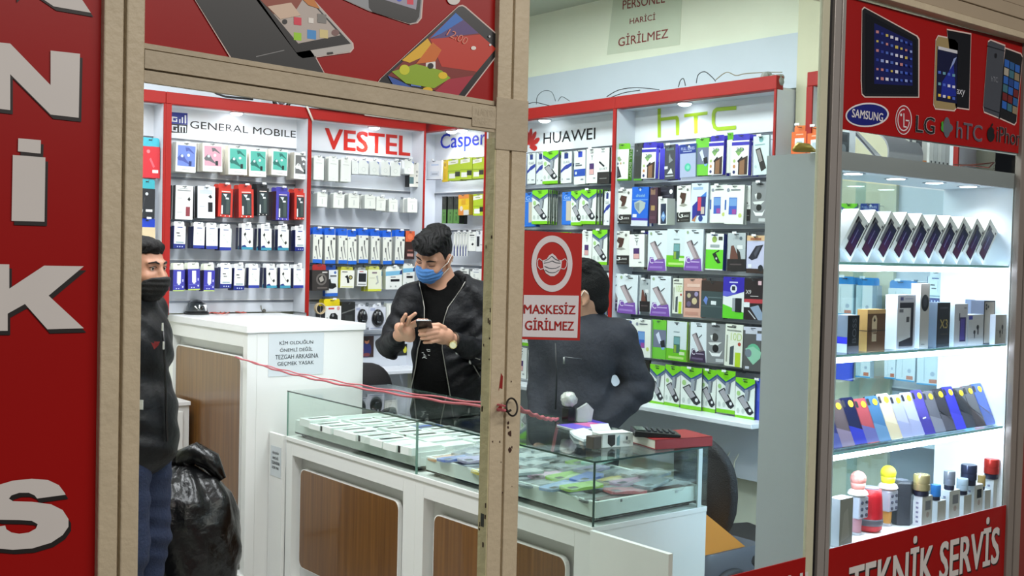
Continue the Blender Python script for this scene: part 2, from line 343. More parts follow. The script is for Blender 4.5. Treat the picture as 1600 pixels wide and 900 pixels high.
m = MB(); m.box(4.075, 5.6, 2.0, 2.008, 0, 3.0, M('#7a1512', .5)); m.box(4.2, 5.6, 2.0085, 2.2, 0, 3.0, CREAM); struct(m.build('wall_front_far'))
# mask sign on the pane
m = Front(); Q = [(819, 360), (910, 365), (906, 532), (813, 530)]
m.prism([fp(*q, 3) for q in Q], (0, .0018, 0), M('#b32a24', .4))
ms = m.build('mask_notice'); tag(ms, 'red and white notice with a face mask symbol stuck on the window pane', 'notice')
OFFW = M('#d9d4d6', .45); MR = M('#a31f1b', .4)
f = Front(); n = 48
for k in range(n):
    a0, a1 = 2*math.pi*k/n, 2*math.pi*(k+1)/n; E = lambda a, rx, ry: (862.5+rx*math.cos(a), 412+ry*math.sin(a))
    f.P([E(a0, 32, 44), E(a1, 32, 44), E(a1, 24.5, 34), E(a0, 24.5, 34)], OFFW, 5)
MK = [(847.5, 407), (854, 405), (858, 399), (863, 396), (868, 400), (872, 406), (878, 406.5), (877, 418), (872, 427), (866, 431.5), (860, 431.5), (853, 427), (849, 419)]
f.P(MK, OFFW, 5)
for pts in ([(848, 408), (842, 403.5), (839.5, 408), (840, 416), (844, 421), (849, 419.5)], [(878, 407), (883, 404), (886, 408), (885, 416), (882, 420.5), (876.5, 419.5)]):
    for a, b in zip(pts, pts[1:]):
        d = unit(np.array(b, float)-a); nn = np.array([-d[1], d[0]])*.6; f.P([tuple(np.array(a)-nn), tuple(np.array(b)-nn), tuple(np.array(b)+nn), tuple(np.array(a)+nn)], OFFW, 5)
GL = M('#3f4a52', .5)
for pts in ([(851, 408), (857, 405), (862.5, 400), (868, 405), (875, 408)], [(850, 411), (857, 410), (863, 407.5), (869, 410.5), (876, 411)], [(851, 416), (858, 419), (863, 419.5), (869, 419), (875, 416)], [(852, 421.5), (858, 425.5), (863, 426), (868, 425.5), (874, 421.5)]):
    for a, b in zip(pts, pts[1:]):
        d = unit(np.array(b, float)-a); nn = np.array([-d[1], d[0]])*.45; f.P([tuple(np.array(a)-nn), tuple(np.array(b)-nn), tuple(np.array(b)+nn), tuple(np.array(a)+nn)], GL, 7)
f.build('mask_symbol', ms)
f = Front(); f.P([(818.5, 461), (904.5, 462), (902, 528), (816, 526)], OFFW, 5)
f.T('MASKESİZ', (818.5, 490), (899, 491), (818.9, 471), MR, .02, 7)
f.T('GİRİLMEZ', (820.5, 515.5), (896.5, 516.5), (820.9, 496), MR, .02, 7); f.build('lettering', ms)
# lower red strips
m = Front(); m.box(1.66, 2.775, 1.9945, 1.9975, 0, .737, RED); m.box(2.775, 2.778, 1.9945, 1.9975, 0, .737, RED)
lo = m.build('low_red_strip'); tag(lo, 'red strip along the bottom of the pane beside the counter end', 'sign')
f = Front(); f.T('NI', (1232, 945), (1262, 938), (1232, 900), LETTER, .03, 8); f.build('lettering', lo)
m = Front(); m.box(2.889, 3.979, 1.995, 1.998, 0, .743, RED)
lo2 = m.build('service_sign'); tag(lo2, 'red sign with cream lettering below the lit phone showcase', 'sign')
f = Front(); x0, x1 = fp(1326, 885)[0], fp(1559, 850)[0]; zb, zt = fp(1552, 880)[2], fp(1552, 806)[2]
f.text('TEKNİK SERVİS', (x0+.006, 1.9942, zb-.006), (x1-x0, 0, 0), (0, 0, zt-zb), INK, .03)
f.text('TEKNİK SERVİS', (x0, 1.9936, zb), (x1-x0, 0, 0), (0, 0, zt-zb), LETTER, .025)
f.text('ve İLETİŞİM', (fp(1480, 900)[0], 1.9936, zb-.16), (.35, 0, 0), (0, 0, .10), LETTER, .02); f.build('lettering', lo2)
# upper showcase sign with device pictures
m = MB(); m.box(2.886, 3.985, 2.0046, 2.007, 2.02, 2.42, WHITE); m.box(2.886, 3.985, 2.0046, 2.007, 0, .74, WHITE); struct(m.build('bounce_backing'))  # unseen white backing, added so the red signs bounce no red light indoors
m = Front(); m.prism([(2.889, YF-.0012, 2.019), (3.98, YF-.0012, 2.028), (3.98, YF-.0012, 2.425), (2.889, YF-.0012, 2.415)], (0, .0005, 0), RED)
us = m.build('device_sign'); tag(us, 'red sign with pictures of tablet and phones above the lit showcase', 'sign')
up = us
def f3(x, y): return (x, y)
items = [('p', [(1353, 20), (1432, 63), (1433, 147), (1353, 146)], M('#0e0f16', .25)), ('p', [(1366, 36), (1426, 65), (1426, 134), (1366, 131)], M('#141a58', .25), 1)]
for i in range(8):
    for j in range(6):
        x = 1371+i*7.5; t = (x-1366)/60; y0 = 48+t*22; y1 = 122+t*5; y = y0+(y1-y0)*j/5
        items.append(sq(x, y, R0.uniform(1.6, 2.4), R0.choice(['#8fa0d8', '#d9d9e8', '#3a5ac0', '#4a66b8', '#c08080', '#c9b45a', '#283a98'])))
phone_print('device_picture', [(1347.5, 16), (1351, 12.5), (1432, 57), (1435, 62), (1435, 151), (1352, 150.5), (1347.5, 146), (1346.5, 125)], M('#17181c', .3), items)
phone_print('device_picture', [(1480, 47), (1517, 54), (1514, 170), (1493, 167), (1488, 120)], M('#0e0e12', .3), [('t', 'axy', (1494, 150), (1507, 152), (1495, 139), M('#cfcfd6', .4))])
items = [('p', [(1465, 72), (1496, 82), (1495, 162), (1463, 157)], M('#0f1238', .3)), ('p', [(1466, 72), (1496, 79), (1496, 84), (1466, 77)], M('#c9c9cf', .4), 1), ('p', [(1490, 92), (1495, 89), (1480, 125), (1477, 128)], M('#8fa0d0', .4), 1), ('p', [(1472, 128), (1490, 100), (1494, 150), (1470, 152)], M('#1c2a90', .3), 1)]
for i in range(4):
    for j in range(3): items.append(sq(1468+i*7.4, 113+j*18+i*1.6, 2.1, R0.choice(['#d9d9e8', '#e8c040', '#4a66c8', '#6aa0b0'])))
phone_print('device_picture', [(1462.5, 64), (1466, 57), (1492, 62), (1497, 68), (1495, 166), (1491, 172), (1462, 169), (1459, 162)], M('#b09a6a', .35, .3), items)
phone_print('device_picture', [(1544, 66), (1548, 63.5), (1570, 72), (1562, 184), (1538, 174), (1536.5, 166)], M('#50545c', .35, .3), [('e', (1556, 87, 2, 4), M('#16161a', .3)), ('t', 'hTC', (1549, 127), (1559, 129), (1549, 119), M('#888c94', .3)), ('p', [(1543, 71), (1570, 79), (1570, 80.5), (1543, 72.5)], M('#1d1f24', .3)), ('p', [(1538, 167), (1563, 176), (1563, 177.5), (1538, 168.5)], M('#1d1f24', .3))])
items = []
for i in range(3):
    for j in range(6):
        x = 1570+i*8.2-j*.8; y = 92+j*13+i*4; items.append(('p', [(x, y), (x+7.2, y+3), (x+6.6, y+14.5), (x-.6, y+11.5)], M(R0.choice(['#2a5fb0', '#1d3f80', '#6a1d20', '#8a7a60', '#27588f', '#a8a090', '#3a6a78']), .35), 1))
phone_print('device_picture', [(1571, 76), (1595, 85), (1597.5, 90), (1588, 190), (1585, 194), (1561, 183)], M('#121316', .3), items)
f = Front(); f.E(1355, 179.5, 34, 19, OFFW, 1, rot=-.06); f.E(1355, 179.5, 31.5, 16.5, M('#141a70', .35), 2, rot=-.06)
f.T('SAMSUNG', (1331, 183), (1379, 190), (1332, 170), OFFW, .03, 3); f.build('oval_logo', us)
f = Front()
def ringp(cx, cy, rx, ry, w, mat, lay, a0=0, a1=2*math.pi, n=30):
    for k in range(n):
        p, q = a0+(a1-a0)*k/n, a0+(a1-a0)*(k+1)/n
        f.P([(cx+rx*math.cos(p), cy+ry*math.sin(p)), (cx+rx*math.cos(q), cy+ry*math.sin(q)), (cx+(rx-w)*math.cos(q), cy+(ry-w*1.6)*math.sin(q)), (cx+(rx-w)*math.cos(p), cy+(ry-w*1.6)*math.sin(p))], mat, lay)
f.E(1412, 187.5, 12.8, 23, OFFW, 1); f.E(1412, 187.5, 11.6, 21.4, M('#a01a22', .35), 2); ringp(1412, 187.5, 9.6, 17.5, 1.2, OFFW, 3, .05, 4.9)
f.P([(1411.6, 177), (1413, 177.2), (1413, 197), (1417, 197.6), (1417, 199.6), (1411.6, 199)], OFFW, 3); f.E(1408, 179.5, 1.5, 2.3, OFFW, 3); f.P([(1415, 187), (1421.5, 188), (1421.5, 190), (1415, 189)], OFFW, 3)
for b, mt, l in ((.045, OFFW, 3), (.012, M('#141414', .4), 4)): f.T('LG', (1431, 206), (1460, 210), (1432, 180), mt, b, l)
f.build('ring_logo', us)
f = Front(); f.E(1479.5, 199, 5.5, 16, M('#5a6068', .4), 2); f.E(1479.5, 200, 9.5, 8, M('#5a6068', .4), 3); f.P([(1471, 191), (1474, 189), (1474, 206), (1471, 204)], M('#3f9a2e', .4), 4)
for b, mt, l in ((.02, M('#9a9098', .4), 2), (0, M('#5a5560', .4), 3)): f.T('hTC', (1494, 215), (1534, 222), (1495, 189), mt, b, l)
f.build('robot_logo', us)
f = Front(); f.E(1548.5, 210, 6, 11.5, BLACK, 2); f.P([(1548, 197), (1551, 192), (1552, 195), (1549, 199)], BLACK, 2); f.E(1555, 207, 2, 3.5, RED, 3)
for b, mt, l in ((.03, M('#a89a98', .4), 2), (.005, M('#3a2a2c', .4), 3)): f.T('iPhone', (1557, 221), (1603, 230), (1558, 197), mt, b, l)
f.build('fruit_logo', us)
# ------------------------------------------------------------------ wall display units
XP, XFR, YP, YFR = 4.10, 3.95, 5.84, 5.69
ZT, ZF, ZH = 2.425, 2.363, 2.20
RAILZ = [1.99, 1.757, 1.54, 1.32, 1.105]
SLAT = M('#d3d8df', .35, var=.01); RAILM = M('#7d828a', .35, .5); SIDE = M('#dde2ea', .4, var=.01); LENS = emit('#f4f7ff', 14)
HOOKM = M('#9aa0a6', .3, .9); PTAG = M('#eef0f2', .4)
class Wall:
    """frame of a display wall: u along the wall seen from the shop, n out of it"""
    def __init__(s, ax):
        s.ax = ax
        if ax == 'x': s.u = np.array([0, -1., 0]); s.n = np.array([-1., 0, 0]); s.o = np.array([XP, 0, 0])
        else: s.u = np.array([1., 0, 0]); s.n = np.array([0, -1., 0]); s.o = np.array([0, YP, 0])
    def pt(s, u, n, z): return s.o+s.u*u+s.n*n+np.array([0, 0, z])
    def pick(s, px, py, n):
        p = onx(px, py, XP-n) if s.ax == 'x' else ony(px, py, YP-n)
        return float(np.dot(p-s.o, s.u)), float(p[2])
WX, WY = Wall('x'), Wall('y')
def ub(m, w, u0, u1, n0, n1, z0, z1, mat): m.ob(w.pt(u0, n0, z0), w.u*(u1-u0), w.n*(n1-n0), (0, 0, z1-z0), mat)
def spot(w, u, n, power):
    p = w.pt(u, n, ZF-.024); l = bpy.data.lights.new('shelf_spot', 'SPOT'); l.energy = power; l.spot_size = math.radians(125); l.spot_blend = .7; l.shadow_soft_size = .03; l.color = (.92, .96, 1)
    o = bpy.data.objects.new('shelf_spot', l); COL.objects.link(o); o.location = Vector(p.tolist()); return o
def unit_body(w, u0, u1, label, spots, lp=.011, rp=.011, bottom=.885, shelf=(0, 0), dep=.15):
    root = thing('display_unit', w.pt((u0+u1)/2, 0, 0), label, 'display unit')
    m = MB(); ub(m, w, u0, u1, -.015, 0, .6 if shelf else bottom, ZH, SLAT); m.build('slat_panel', root)
    m = MB(); ub(m, w, u0, u1, -.01, .012, ZH, ZF+.01, PANEL); m.build('header_board', root)
    m = MB(); ub(m, w, u0, u1, dep-.05, dep, ZF, ZT, REDTRIM); m.build('fascia', root, bevel=.004)
    m = MB(); ub(m, w, u0, u1, .012, dep-.05, ZF, ZF+.012, WHITE); m.build('soffit', root)
    for a, b in ((u0, u0+lp), (u1-rp, u1)):
        m = MB(); ub(m, w, a, b, 0, dep-.008, bottom, ZF, SIDE); ub(m, w, a, b, dep-.008, dep, bottom, ZF, REDTRIM); m.build('side_board', root)
    for z in [ZH]+[q for q in RAILZ if q > bottom]:
        m = MB(); ub(m, w, u0+lp, u1-rp, .0, .006, z-.008, z+.004, RAILM); ub(m, w, u0+lp, u1-rp, -.001, .004, z+.004, z+.009, M('#f1f3f5', .3)); m.build('rail', root)
    if shelf: m = MB(); ub(m, w, u0+shelf[0], u1-shelf[1], 0, .25, bottom-.001, bottom+.021, M('#e9edf2', .3)); m.build('shelf', root, bevel=.003)
    for u in spots:
        m = MB(); c = w.pt(u, .085, ZF-.006); m.cyl(c, c+[0, 0, .008], .040, M('#c9ccd2', .3, .6), n=20); m.lathe(c-[0, 0, .012], [(.0005, 0), (.014, .0015), (.026, .006), (.033, .012)], LENS, 20); m.build('downlight', root, smooth='auto')
        spot(w, u, .085, LIGHT_SPOT)
    return root
def U(w, px, n, py=300): return w.pick(px, py, n)[0]
gmA = U(WY, 258, .15); gmB = U(WY, 483, .15); veB = U(WY, 664, .15)
hx0 = -YP; caB = U(WX, 757, .15); huA = U(WX, 769, .15); huB = U(WX, 957, .15); htB = U(WX, 1208, .15)
unit_end = unit_body(WY, gmA-.85, gmA-.001, 'wall display unit with phone cases beside the unit with thin black lettering', [gmA-.5], bottom=1.256, shelf=None)
unit_gm = unit_body(WY, gmA, gmB, 'wall display unit with thin black lettering and a blue square emblem', [U(WY, 370, .085, 180)], .03, bottom=1.256, shelf=None)
unit_ve = unit_body(WY, gmB, veB, 'wall display unit with bold red lettering on its header', [U(WY, 585, .085, 200)], shelf=(0, .08))
unit_ca = unit_body(WX, hx0, caB, 'wall display unit with rounded blue lettering in the shop corner', [U(WX, 706, .085, 203), U(WX, 722, .085, 199)], .004, shelf=(.001, 0))
unit_hu = unit_body(WX, huA, huB, 'wall display unit with a red petal emblem on its header', [U(WX, 851, .085, 185)])
unit_ht = unit_body(WX, huB, htB, 'wall display unit with large lime green lettering on its header', [U(WX, 1070, .085, 155)])
# header lettering
def frame_text(root, w, txt, bl, br, tl, mat, bold=0., n=.0135, name='lettering'):
    g = lambda p: (lambda q: w.pt(q[0], n, q[1]))(w.pick(p[0], p[1], n))
    o = g(bl); br, tl = g(br), g(tl); br[2] = o[2] if abs(br[2]-o[2]) < .03 else br[2]
    ux = br-o; uy = np.array([0, 0, tl[2]-o[2]]); m = MB()
    P = [o, o+ux]; m.text(txt, o, ux, uy, mat, bold, .0002); return m.build(name, root)
NAVY = M('#1b2a8a', .4); GREEN = M('#a8c81e', .4)
f = lambda w, pts, n=.0135: [w.pt(*(lambda q: (q[0], n, q[1]))(w.pick(x, y, n))) for x, y in pts]
m = MB(); m.poly(f(WY, [(267, 193), (293, 195), (293, 177), (267, 175)], .013), NAVY); m.poly(f(WY, [(267, 207), (292, 208), (293, 195.3), (267, 193)], .013), BLACK)
for q in ([(268.5, 182), (277, 183), (277, 185), (268.5, 184)], [(268.5, 184), (270.5, 184), (270.5, 190), (268.5, 190)], [(268.5, 188), (277, 189), (277, 191), (268.5, 190)], [(275, 186), (277, 186), (277, 190), (275, 190)], [(280, 186), (282, 186), (282, 192), (280, 192)], [(284, 183), (286, 183), (286, 192.5), (284, 192.5)], [(288.5, 180), (291, 180), (291, 193), (288.5, 193)],
          [(268.5, 195), (277, 196), (277, 198), (268.5, 197)], [(268.5, 197), (270.5, 197), (270.5, 204), (268.5, 204)], [(268.5, 203), (277, 204), (277, 206), (268.5, 205)], [(275, 200), (277, 200), (277, 205), (275, 205)], [(280, 196), (291, 197), (291, 199), (280, 198)], [(280, 198), (282, 198), (282, 207), (280, 206)], [(284.5, 198), (286.5, 198), (286.5, 207), (284.5, 207)], [(289, 198), (291, 198), (291, 207), (289, 207)]): m.poly(f(WY, q, .0142+.0001*len(m.f)), WHITE)
m.build('emblem', unit_gm)
frame_text(unit_gm, WY, 'GENERAL MOBILE', (297, 200), (462, 214.5), (297, 188.5), BLACK, 0)
frame_text(unit_ve, WY, 'VESTEL', (508, 232), (640, 244), (508, 200), M('#cf2417', .4), .045)
frame_text(unit_ca, WX, 'Casper', (688, 240), (759, 233), (688, 210), M('#2438c8', .4), .012)
m = MB(); c = WX.pick(825.5, 230, .0135)
for k, a in enumerate((-98, -66, -38, -12, 12, 38, 66, 98)):
    a0 = math.radians(90-a); pts = []
    L, wd = (.108 if abs(a) < 70 else .08), .0165
    for t, s in ((.12, .15), (.45, .8), (.75, 1), (.95, .5), (1, 0), (.95, -.5), (.75, -1), (.45, -.8), (.12, -.15)):
        pts.append(WX.pt(c[0]+L*t*math.cos(a0)-wd*s*math.sin(a0), .0135, c[1]+L*t*math.sin(a0)+wd*s*math.cos(a0)))
    m.poly(pts, M('#c4261f', .4))
m.build('petal_emblem', unit_hu)
frame_text(unit_hu, WX, 'HUAWEI', (849, 225), (930, 218), (849, 208), BLACK, .01)
def strokes(root, w, polys, mat, n=.0135, name='lettering'):
    m = MB()
    for i, q in enumerate(polys): m.poly(f(w, q, n+.00012*i), mat)
    return m.build(name, root)
strokes(unit_ht, WX, [[(1027.5, 215), (1032.5, 214.7), (1032.5, 169), (1027.5, 169)], [(1032.5, 184), (1053, 181.5), (1058, 180.8), (1060.5, 184), (1061, 188), (1056.5, 189), (1055, 186.5), (1032.5, 189)], [(1056, 188), (1061.2, 187.5), (1061.5, 211), (1056, 211.5)],
  [(1069, 178.5), (1105.5, 174), (1105.5, 179), (1069, 183.5)], [(1084, 181), (1090, 180), (1090, 208), (1084, 208.7)], [(1119, 168), (1150.5, 165.5), (1150.5, 171.5), (1120, 174)], [(1119, 168), (1121, 173.5), (1117.5, 178), (1117, 194), (1112, 194), (1112, 178), (1114, 172)], [(1112, 192), (1117, 192), (1119, 197), (1122, 198.5), (1120, 204), (1114.5, 201)], [(1120, 198.5), (1150, 196), (1150, 202), (1119.5, 204.5)]], GREEN)
# second wall unit behind the showcase
tA, tB = U(WX, 1248, .15), U(WX, 1488, .15)
unit_far = unit_body(WX, tA, tB, 'wall display unit with orange packs partly behind the lit showcase', [], .03, .02, dep=.118, shelf=None)
m = MB(); ub(m, WX, tA, tB, -.02, .0, .1, .90, M('#8d949c', .5)); m.build('lower_panel', unit_far); m = MB(); ub(m, WX, tA, tB, .0, .10, .90, .92, M('#d4dae0', .4)); m.build('shelf', unit_far)
strokes(unit_far, WX, [[(1275, 184), (1281, 150), (1290, 150), (1290, 184), (1284, 184), (1283, 165), (1281, 184)]], NAVY)

# ------------------------------------------------------------------ hanging packs
def pk(*a): return a
def mk(h, r=.35): return M(h, r, var=0)
TPL = {}
# body colour, side colour, tab (colour, share of height, width share) or None, prints, depth, words
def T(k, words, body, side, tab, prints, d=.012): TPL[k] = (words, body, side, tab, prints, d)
PH = [('p', ((.10, .50), (.42, .60), (.98, .20), (.80, .12), (.66, .14)), '#2c2d33'), ('p', ((.16, .49), (.40, .565), (.72, .33), (.50, .26)), '#a9a6ac'), ('p', ((.50, .72), (.66, .74), (.62, .44), (.48, .46)), '#9aa0aa'), ('p', ((.68, .72), (.78, .72), (.72, .46), (.64, .46)), '#72767e'), ('c', .78, .24, .07, '#e8e8ec')]
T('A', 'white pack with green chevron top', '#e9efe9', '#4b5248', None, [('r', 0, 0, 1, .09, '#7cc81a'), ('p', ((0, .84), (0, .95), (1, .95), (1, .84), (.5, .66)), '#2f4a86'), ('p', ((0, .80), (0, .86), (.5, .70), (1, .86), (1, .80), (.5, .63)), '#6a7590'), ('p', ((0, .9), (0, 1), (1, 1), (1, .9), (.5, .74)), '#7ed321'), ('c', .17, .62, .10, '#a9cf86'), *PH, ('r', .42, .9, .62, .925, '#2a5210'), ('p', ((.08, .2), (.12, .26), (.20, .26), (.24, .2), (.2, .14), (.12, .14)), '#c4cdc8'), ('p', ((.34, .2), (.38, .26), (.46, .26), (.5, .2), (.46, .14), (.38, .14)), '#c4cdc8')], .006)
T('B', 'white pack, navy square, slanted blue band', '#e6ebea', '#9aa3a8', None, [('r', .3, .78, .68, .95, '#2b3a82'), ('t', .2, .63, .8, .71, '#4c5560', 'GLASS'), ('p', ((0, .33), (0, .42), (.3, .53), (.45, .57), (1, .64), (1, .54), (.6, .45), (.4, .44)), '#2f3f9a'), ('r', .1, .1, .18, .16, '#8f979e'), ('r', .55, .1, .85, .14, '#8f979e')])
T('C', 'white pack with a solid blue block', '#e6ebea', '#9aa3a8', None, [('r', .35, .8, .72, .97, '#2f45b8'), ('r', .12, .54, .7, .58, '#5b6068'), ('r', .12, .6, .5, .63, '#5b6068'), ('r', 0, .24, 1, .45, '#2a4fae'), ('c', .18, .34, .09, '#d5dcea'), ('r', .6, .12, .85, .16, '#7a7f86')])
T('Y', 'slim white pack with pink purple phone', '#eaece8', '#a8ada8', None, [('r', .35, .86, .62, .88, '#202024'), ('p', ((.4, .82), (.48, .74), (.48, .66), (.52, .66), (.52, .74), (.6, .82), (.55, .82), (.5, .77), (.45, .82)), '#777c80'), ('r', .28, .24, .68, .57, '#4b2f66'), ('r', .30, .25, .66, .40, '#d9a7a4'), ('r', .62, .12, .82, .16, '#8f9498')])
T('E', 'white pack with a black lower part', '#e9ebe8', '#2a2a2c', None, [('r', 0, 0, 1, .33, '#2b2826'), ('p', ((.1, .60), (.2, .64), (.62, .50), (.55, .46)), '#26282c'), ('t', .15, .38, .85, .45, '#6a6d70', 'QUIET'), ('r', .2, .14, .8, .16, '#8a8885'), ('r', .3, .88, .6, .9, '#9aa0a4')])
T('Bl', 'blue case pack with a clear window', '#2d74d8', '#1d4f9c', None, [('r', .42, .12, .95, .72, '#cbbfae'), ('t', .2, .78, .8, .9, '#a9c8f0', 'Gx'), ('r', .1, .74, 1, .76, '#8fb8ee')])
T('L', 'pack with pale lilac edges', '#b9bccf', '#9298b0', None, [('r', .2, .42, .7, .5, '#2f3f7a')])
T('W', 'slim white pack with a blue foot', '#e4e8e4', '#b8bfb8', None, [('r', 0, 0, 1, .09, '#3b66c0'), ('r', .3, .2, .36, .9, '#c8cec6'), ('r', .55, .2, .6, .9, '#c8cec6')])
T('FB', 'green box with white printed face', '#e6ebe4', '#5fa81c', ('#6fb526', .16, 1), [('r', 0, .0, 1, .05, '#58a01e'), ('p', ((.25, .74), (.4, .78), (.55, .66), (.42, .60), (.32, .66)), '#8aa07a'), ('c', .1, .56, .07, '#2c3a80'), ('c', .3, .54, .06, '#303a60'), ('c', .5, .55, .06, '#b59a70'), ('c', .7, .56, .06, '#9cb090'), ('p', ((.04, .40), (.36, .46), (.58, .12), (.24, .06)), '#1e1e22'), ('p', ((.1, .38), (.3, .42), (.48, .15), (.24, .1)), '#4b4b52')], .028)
T('D', 'plain charcoal pack', '#3a3c3c', '#2a2b2b', None, [('c', .35, .80, .08, '#8a8c8a'), ('r', .15, .1, .85, .66, '#33352f'), ('r', 0, 0, 1, .05, '#4f9a28')])
T('3D', 'white pack, violet header, brown phone', '#eceeea', '#3d34b4', ('#3f36b0', .16, .95), [('r', 0, .86, 1, .96, '#3a32ac'), ('p', ((.2, .7), (.5, .78), (.7, .76), (.42, .55)), '#7fa860'), ('t', .26, .68, .72, .8, '#44506a', '3D'), ('c', .18, .42, .08, '#a9c07a'), ('c', .18, .26, .08, '#c08a5a'), ('c', .18, .1, .08, '#32386a'), ('p', ((.42, .02), (.42, .44), (.95, .56), (.95, .02)), '#3c2a24'), ('p', ((.5, .03), (.5, .40), (.78, .46), (.78, .03)), '#8a6448'), ('p', ((.36, .42), (.62, .55), (.66, .50), (.40, .37)), '#232226')], .02)
T('3A', 'dark grey pack with pale spiral figure', '#45474c', '#4a40b4', None, [('t', .15, .84, .85, .94, '#8fa8a4', 'oLoos'), ('p', ((.4, .66), (.5, .75), (.55, .64), (.78, .54), (.6, .5), (.4, .46)), '#8a8f94'), ('p', ((.25, .16), (.62, .32), (.78, .16)), '#d5d8da'), ('r', 0, .3, .3, .38, '#d9dde2'), ('r', .1, .08, .85, .11, '#c8ccd0')], .018)
T('FC', 'lilac pack, navy header, mint circle', '#a7b0cc', '#9098b4', None, [('r', 0, .72, 1, 1, '#23398a'), ('t', .08, .82, .92, .91, '#c8d0e8', 'FULL SERIES'), ('r', .2, .77, .75, .79, '#c8d0e8'), ('c', .5, .3, .2, '#4fb89a'), ('c', .52, .3, .1, '#7fd0b4'), ('c', .58, .92, .06, '#e8ecf4')])
T('GC', 'green pack with grey picture', '#6fc23a', '#5aa82c', None, [('r', .12, .3, 1, .75, '#70768e'), ('p', ((.3, .62), (.5, .7), (.7, .45), (.55, .38)), '#d0d8ec'), ('c', .8, .3, .12, '#7fa8dc'), ('p', ((.6, .46), (.9, .5), (.95, .32), (.7, .30)), '#1c2024')])
T('WS', 'white slim pack with green head', '#d9dcd2', '#c8cbc0', ('#5fae26', .18, 1), [('r', .45, .02, .5, .8, '#b8bdb0')])
T('PA', 'aqua pack with dark phone', '#cfe0df', '#a8b8b8', None, [('c', .5, .9, .14, '#7fb4b4'), ('p', ((.14, .66), (.46, .70), (.84, .16), (.52, .08)), '#2a2624'), ('p', ((.2, .63), (.42, .66), (.6, .36), (.42, .32)), '#8f8a88'), ('c', .16, .22, .08, '#b4cccc'), ('r', .1, .76, .75, .79, '#8fb0b4')])
T('G', 'white pack, brown splash, black foot', '#e2e3dd', '#5a5a58', None, [('r', 0, 0, 1, .27, '#262523'), ('p', ((.2, .70), (.3, .82), (.5, .80), (.68, .78), (.62, .62), (.52, .50), (.3, .50), (.36, .62)), '#4a2f24'), ('p', ((.15, .46), (.5, .52), (.78, .46), (.5, .42)), '#9a9a90'), ('t', .12, .12, .42, .30, '#f1f1ee', 'G'), ('t', .42, .14, .86, .22, '#e1e1de', 'Lass'), ('c', .14, .055, .04, '#e1e1de'), ('r', .3, .05, .85, .06, '#8a8a85'), ('r', .1, .9, .4, .93, '#3a3a38'), ('c', .78, .88, .07, '#6a6a66')])
T('SH', 'blue pack with a silver shield', '#1d62cc', '#1848a0', None, [('r', 0, 0, 1, .14, '#cfd3dc'), ('r', 0, .14, 1, .2, '#4636a8'), ('p', ((.16, .6), (.5, .66), (.84, .6), (.8, .46), (.5, .30), (.2, .46)), '#a8b4b0'), ('p', ((.22, .57), (.48, .61), (.48, .36), (.25, .46)), '#7f8c90'), ('t', .25, .74, .78, .82, '#9cc8d8', 'shield'), ('r', .04, .66, .96, .68, '#6aa0e4'), ('r', .1, .22, .34, .30, '#e4e8f0'), ('c', .5, .93, .06, '#c8dcf4')])
T('MA', 'narrow maroon pack', '#4a2c3a', '#33202a', None, [('r', .1, .8, .7, .95, '#8a6a58'), ('r', .2, .36, .7, .5, '#a88a5a'), ('r', .1, .12, .8, .2, '#5c3a4a')], .02)
T('DB', 'dark flat carton with a white dot', '#33323c', '#242329', None, [('c', .82, .6, .12, '#e8e8ea'), ('r', .08, .3, .7, .36, '#5a5866'), ('r', .08, .62, .5, .7, '#4a4856')], .03)
T('WB', 'white phone carton with black side emblem', '#e9ebe8', '#d9dcd6', None, [('r', .28, .03, .92, .80, '#1e2a44'), ('p', ((.32, .3), (.6, .52), (.88, .3), (.6, .1)), '#6a90c4'), ('c', .6, .34, .12, '#b8d0ec')], .06)
T('J', 'pale blue pack with red phone', '#d2e2ee', '#9aa8b4', None, [('p', ((.1, .42), (.88, .78), (.88, .18), (.45, .18), (.12, .05)), '#2a2f90'), ('p', ((.9, .78), (.9, .64), (.4, .60)), '#3f78c8'), ('r', .38, .2, .88, .66, '#252a70'), ('r', .42, .3, .62, .64, '#c8405a'), ('r', .62, .22, .82, .40, '#c4b4a8'), ('c', .62, .11, .13, '#28428a'), ('p', ((.1, .05), (.4, .2), (.3, .02)), '#b8805a'), ('r', .1, .84, .7, .9, '#9fb8d8')])
T('K', 'white pack with a blue gradient phone', '#e6eae2', '#a8ada6', None, [('r', .22, .24, .64, .68, '#3a5fb8'), ('r', .24, .46, .62, .66, '#6f9ad0'), ('r', .40, .25, .62, .38, '#9a4a9a'), ('p', ((0, .62), (.08, .62), (.08, .36), (0, .36)), '#2f5fb0'), ('c', .82, .22, .09, '#c0cc70'), ('r', .3, .86, .8, .89, '#6a7078'), ('c', .16, .87, .08, '#8a90a0')])
T('LG', 'grey pack with two stacked silver figures', '#85888a', '#6c6f71', None, [('c', .45, .66, .17, '#3a3a38'), ('p', ((.2, .7), (.34, .72), (.3, .56)), '#e0e2e0'), ('p', ((.1, .52), (.8, .54), (.6, .46), (.2, .46)), '#d9dcda'), ('c', .48, .38, .16, '#1e1e1e'), ('p', ((.12, .32), (.3, .26), (.7, .26), (.85, .34), (.7, .18), (.3, .18)), '#eceeee'), ('r', .5, .04, .9, .12, '#c4c8ca'), ('r', .3, .92, .7, .95, '#3c3e40')])
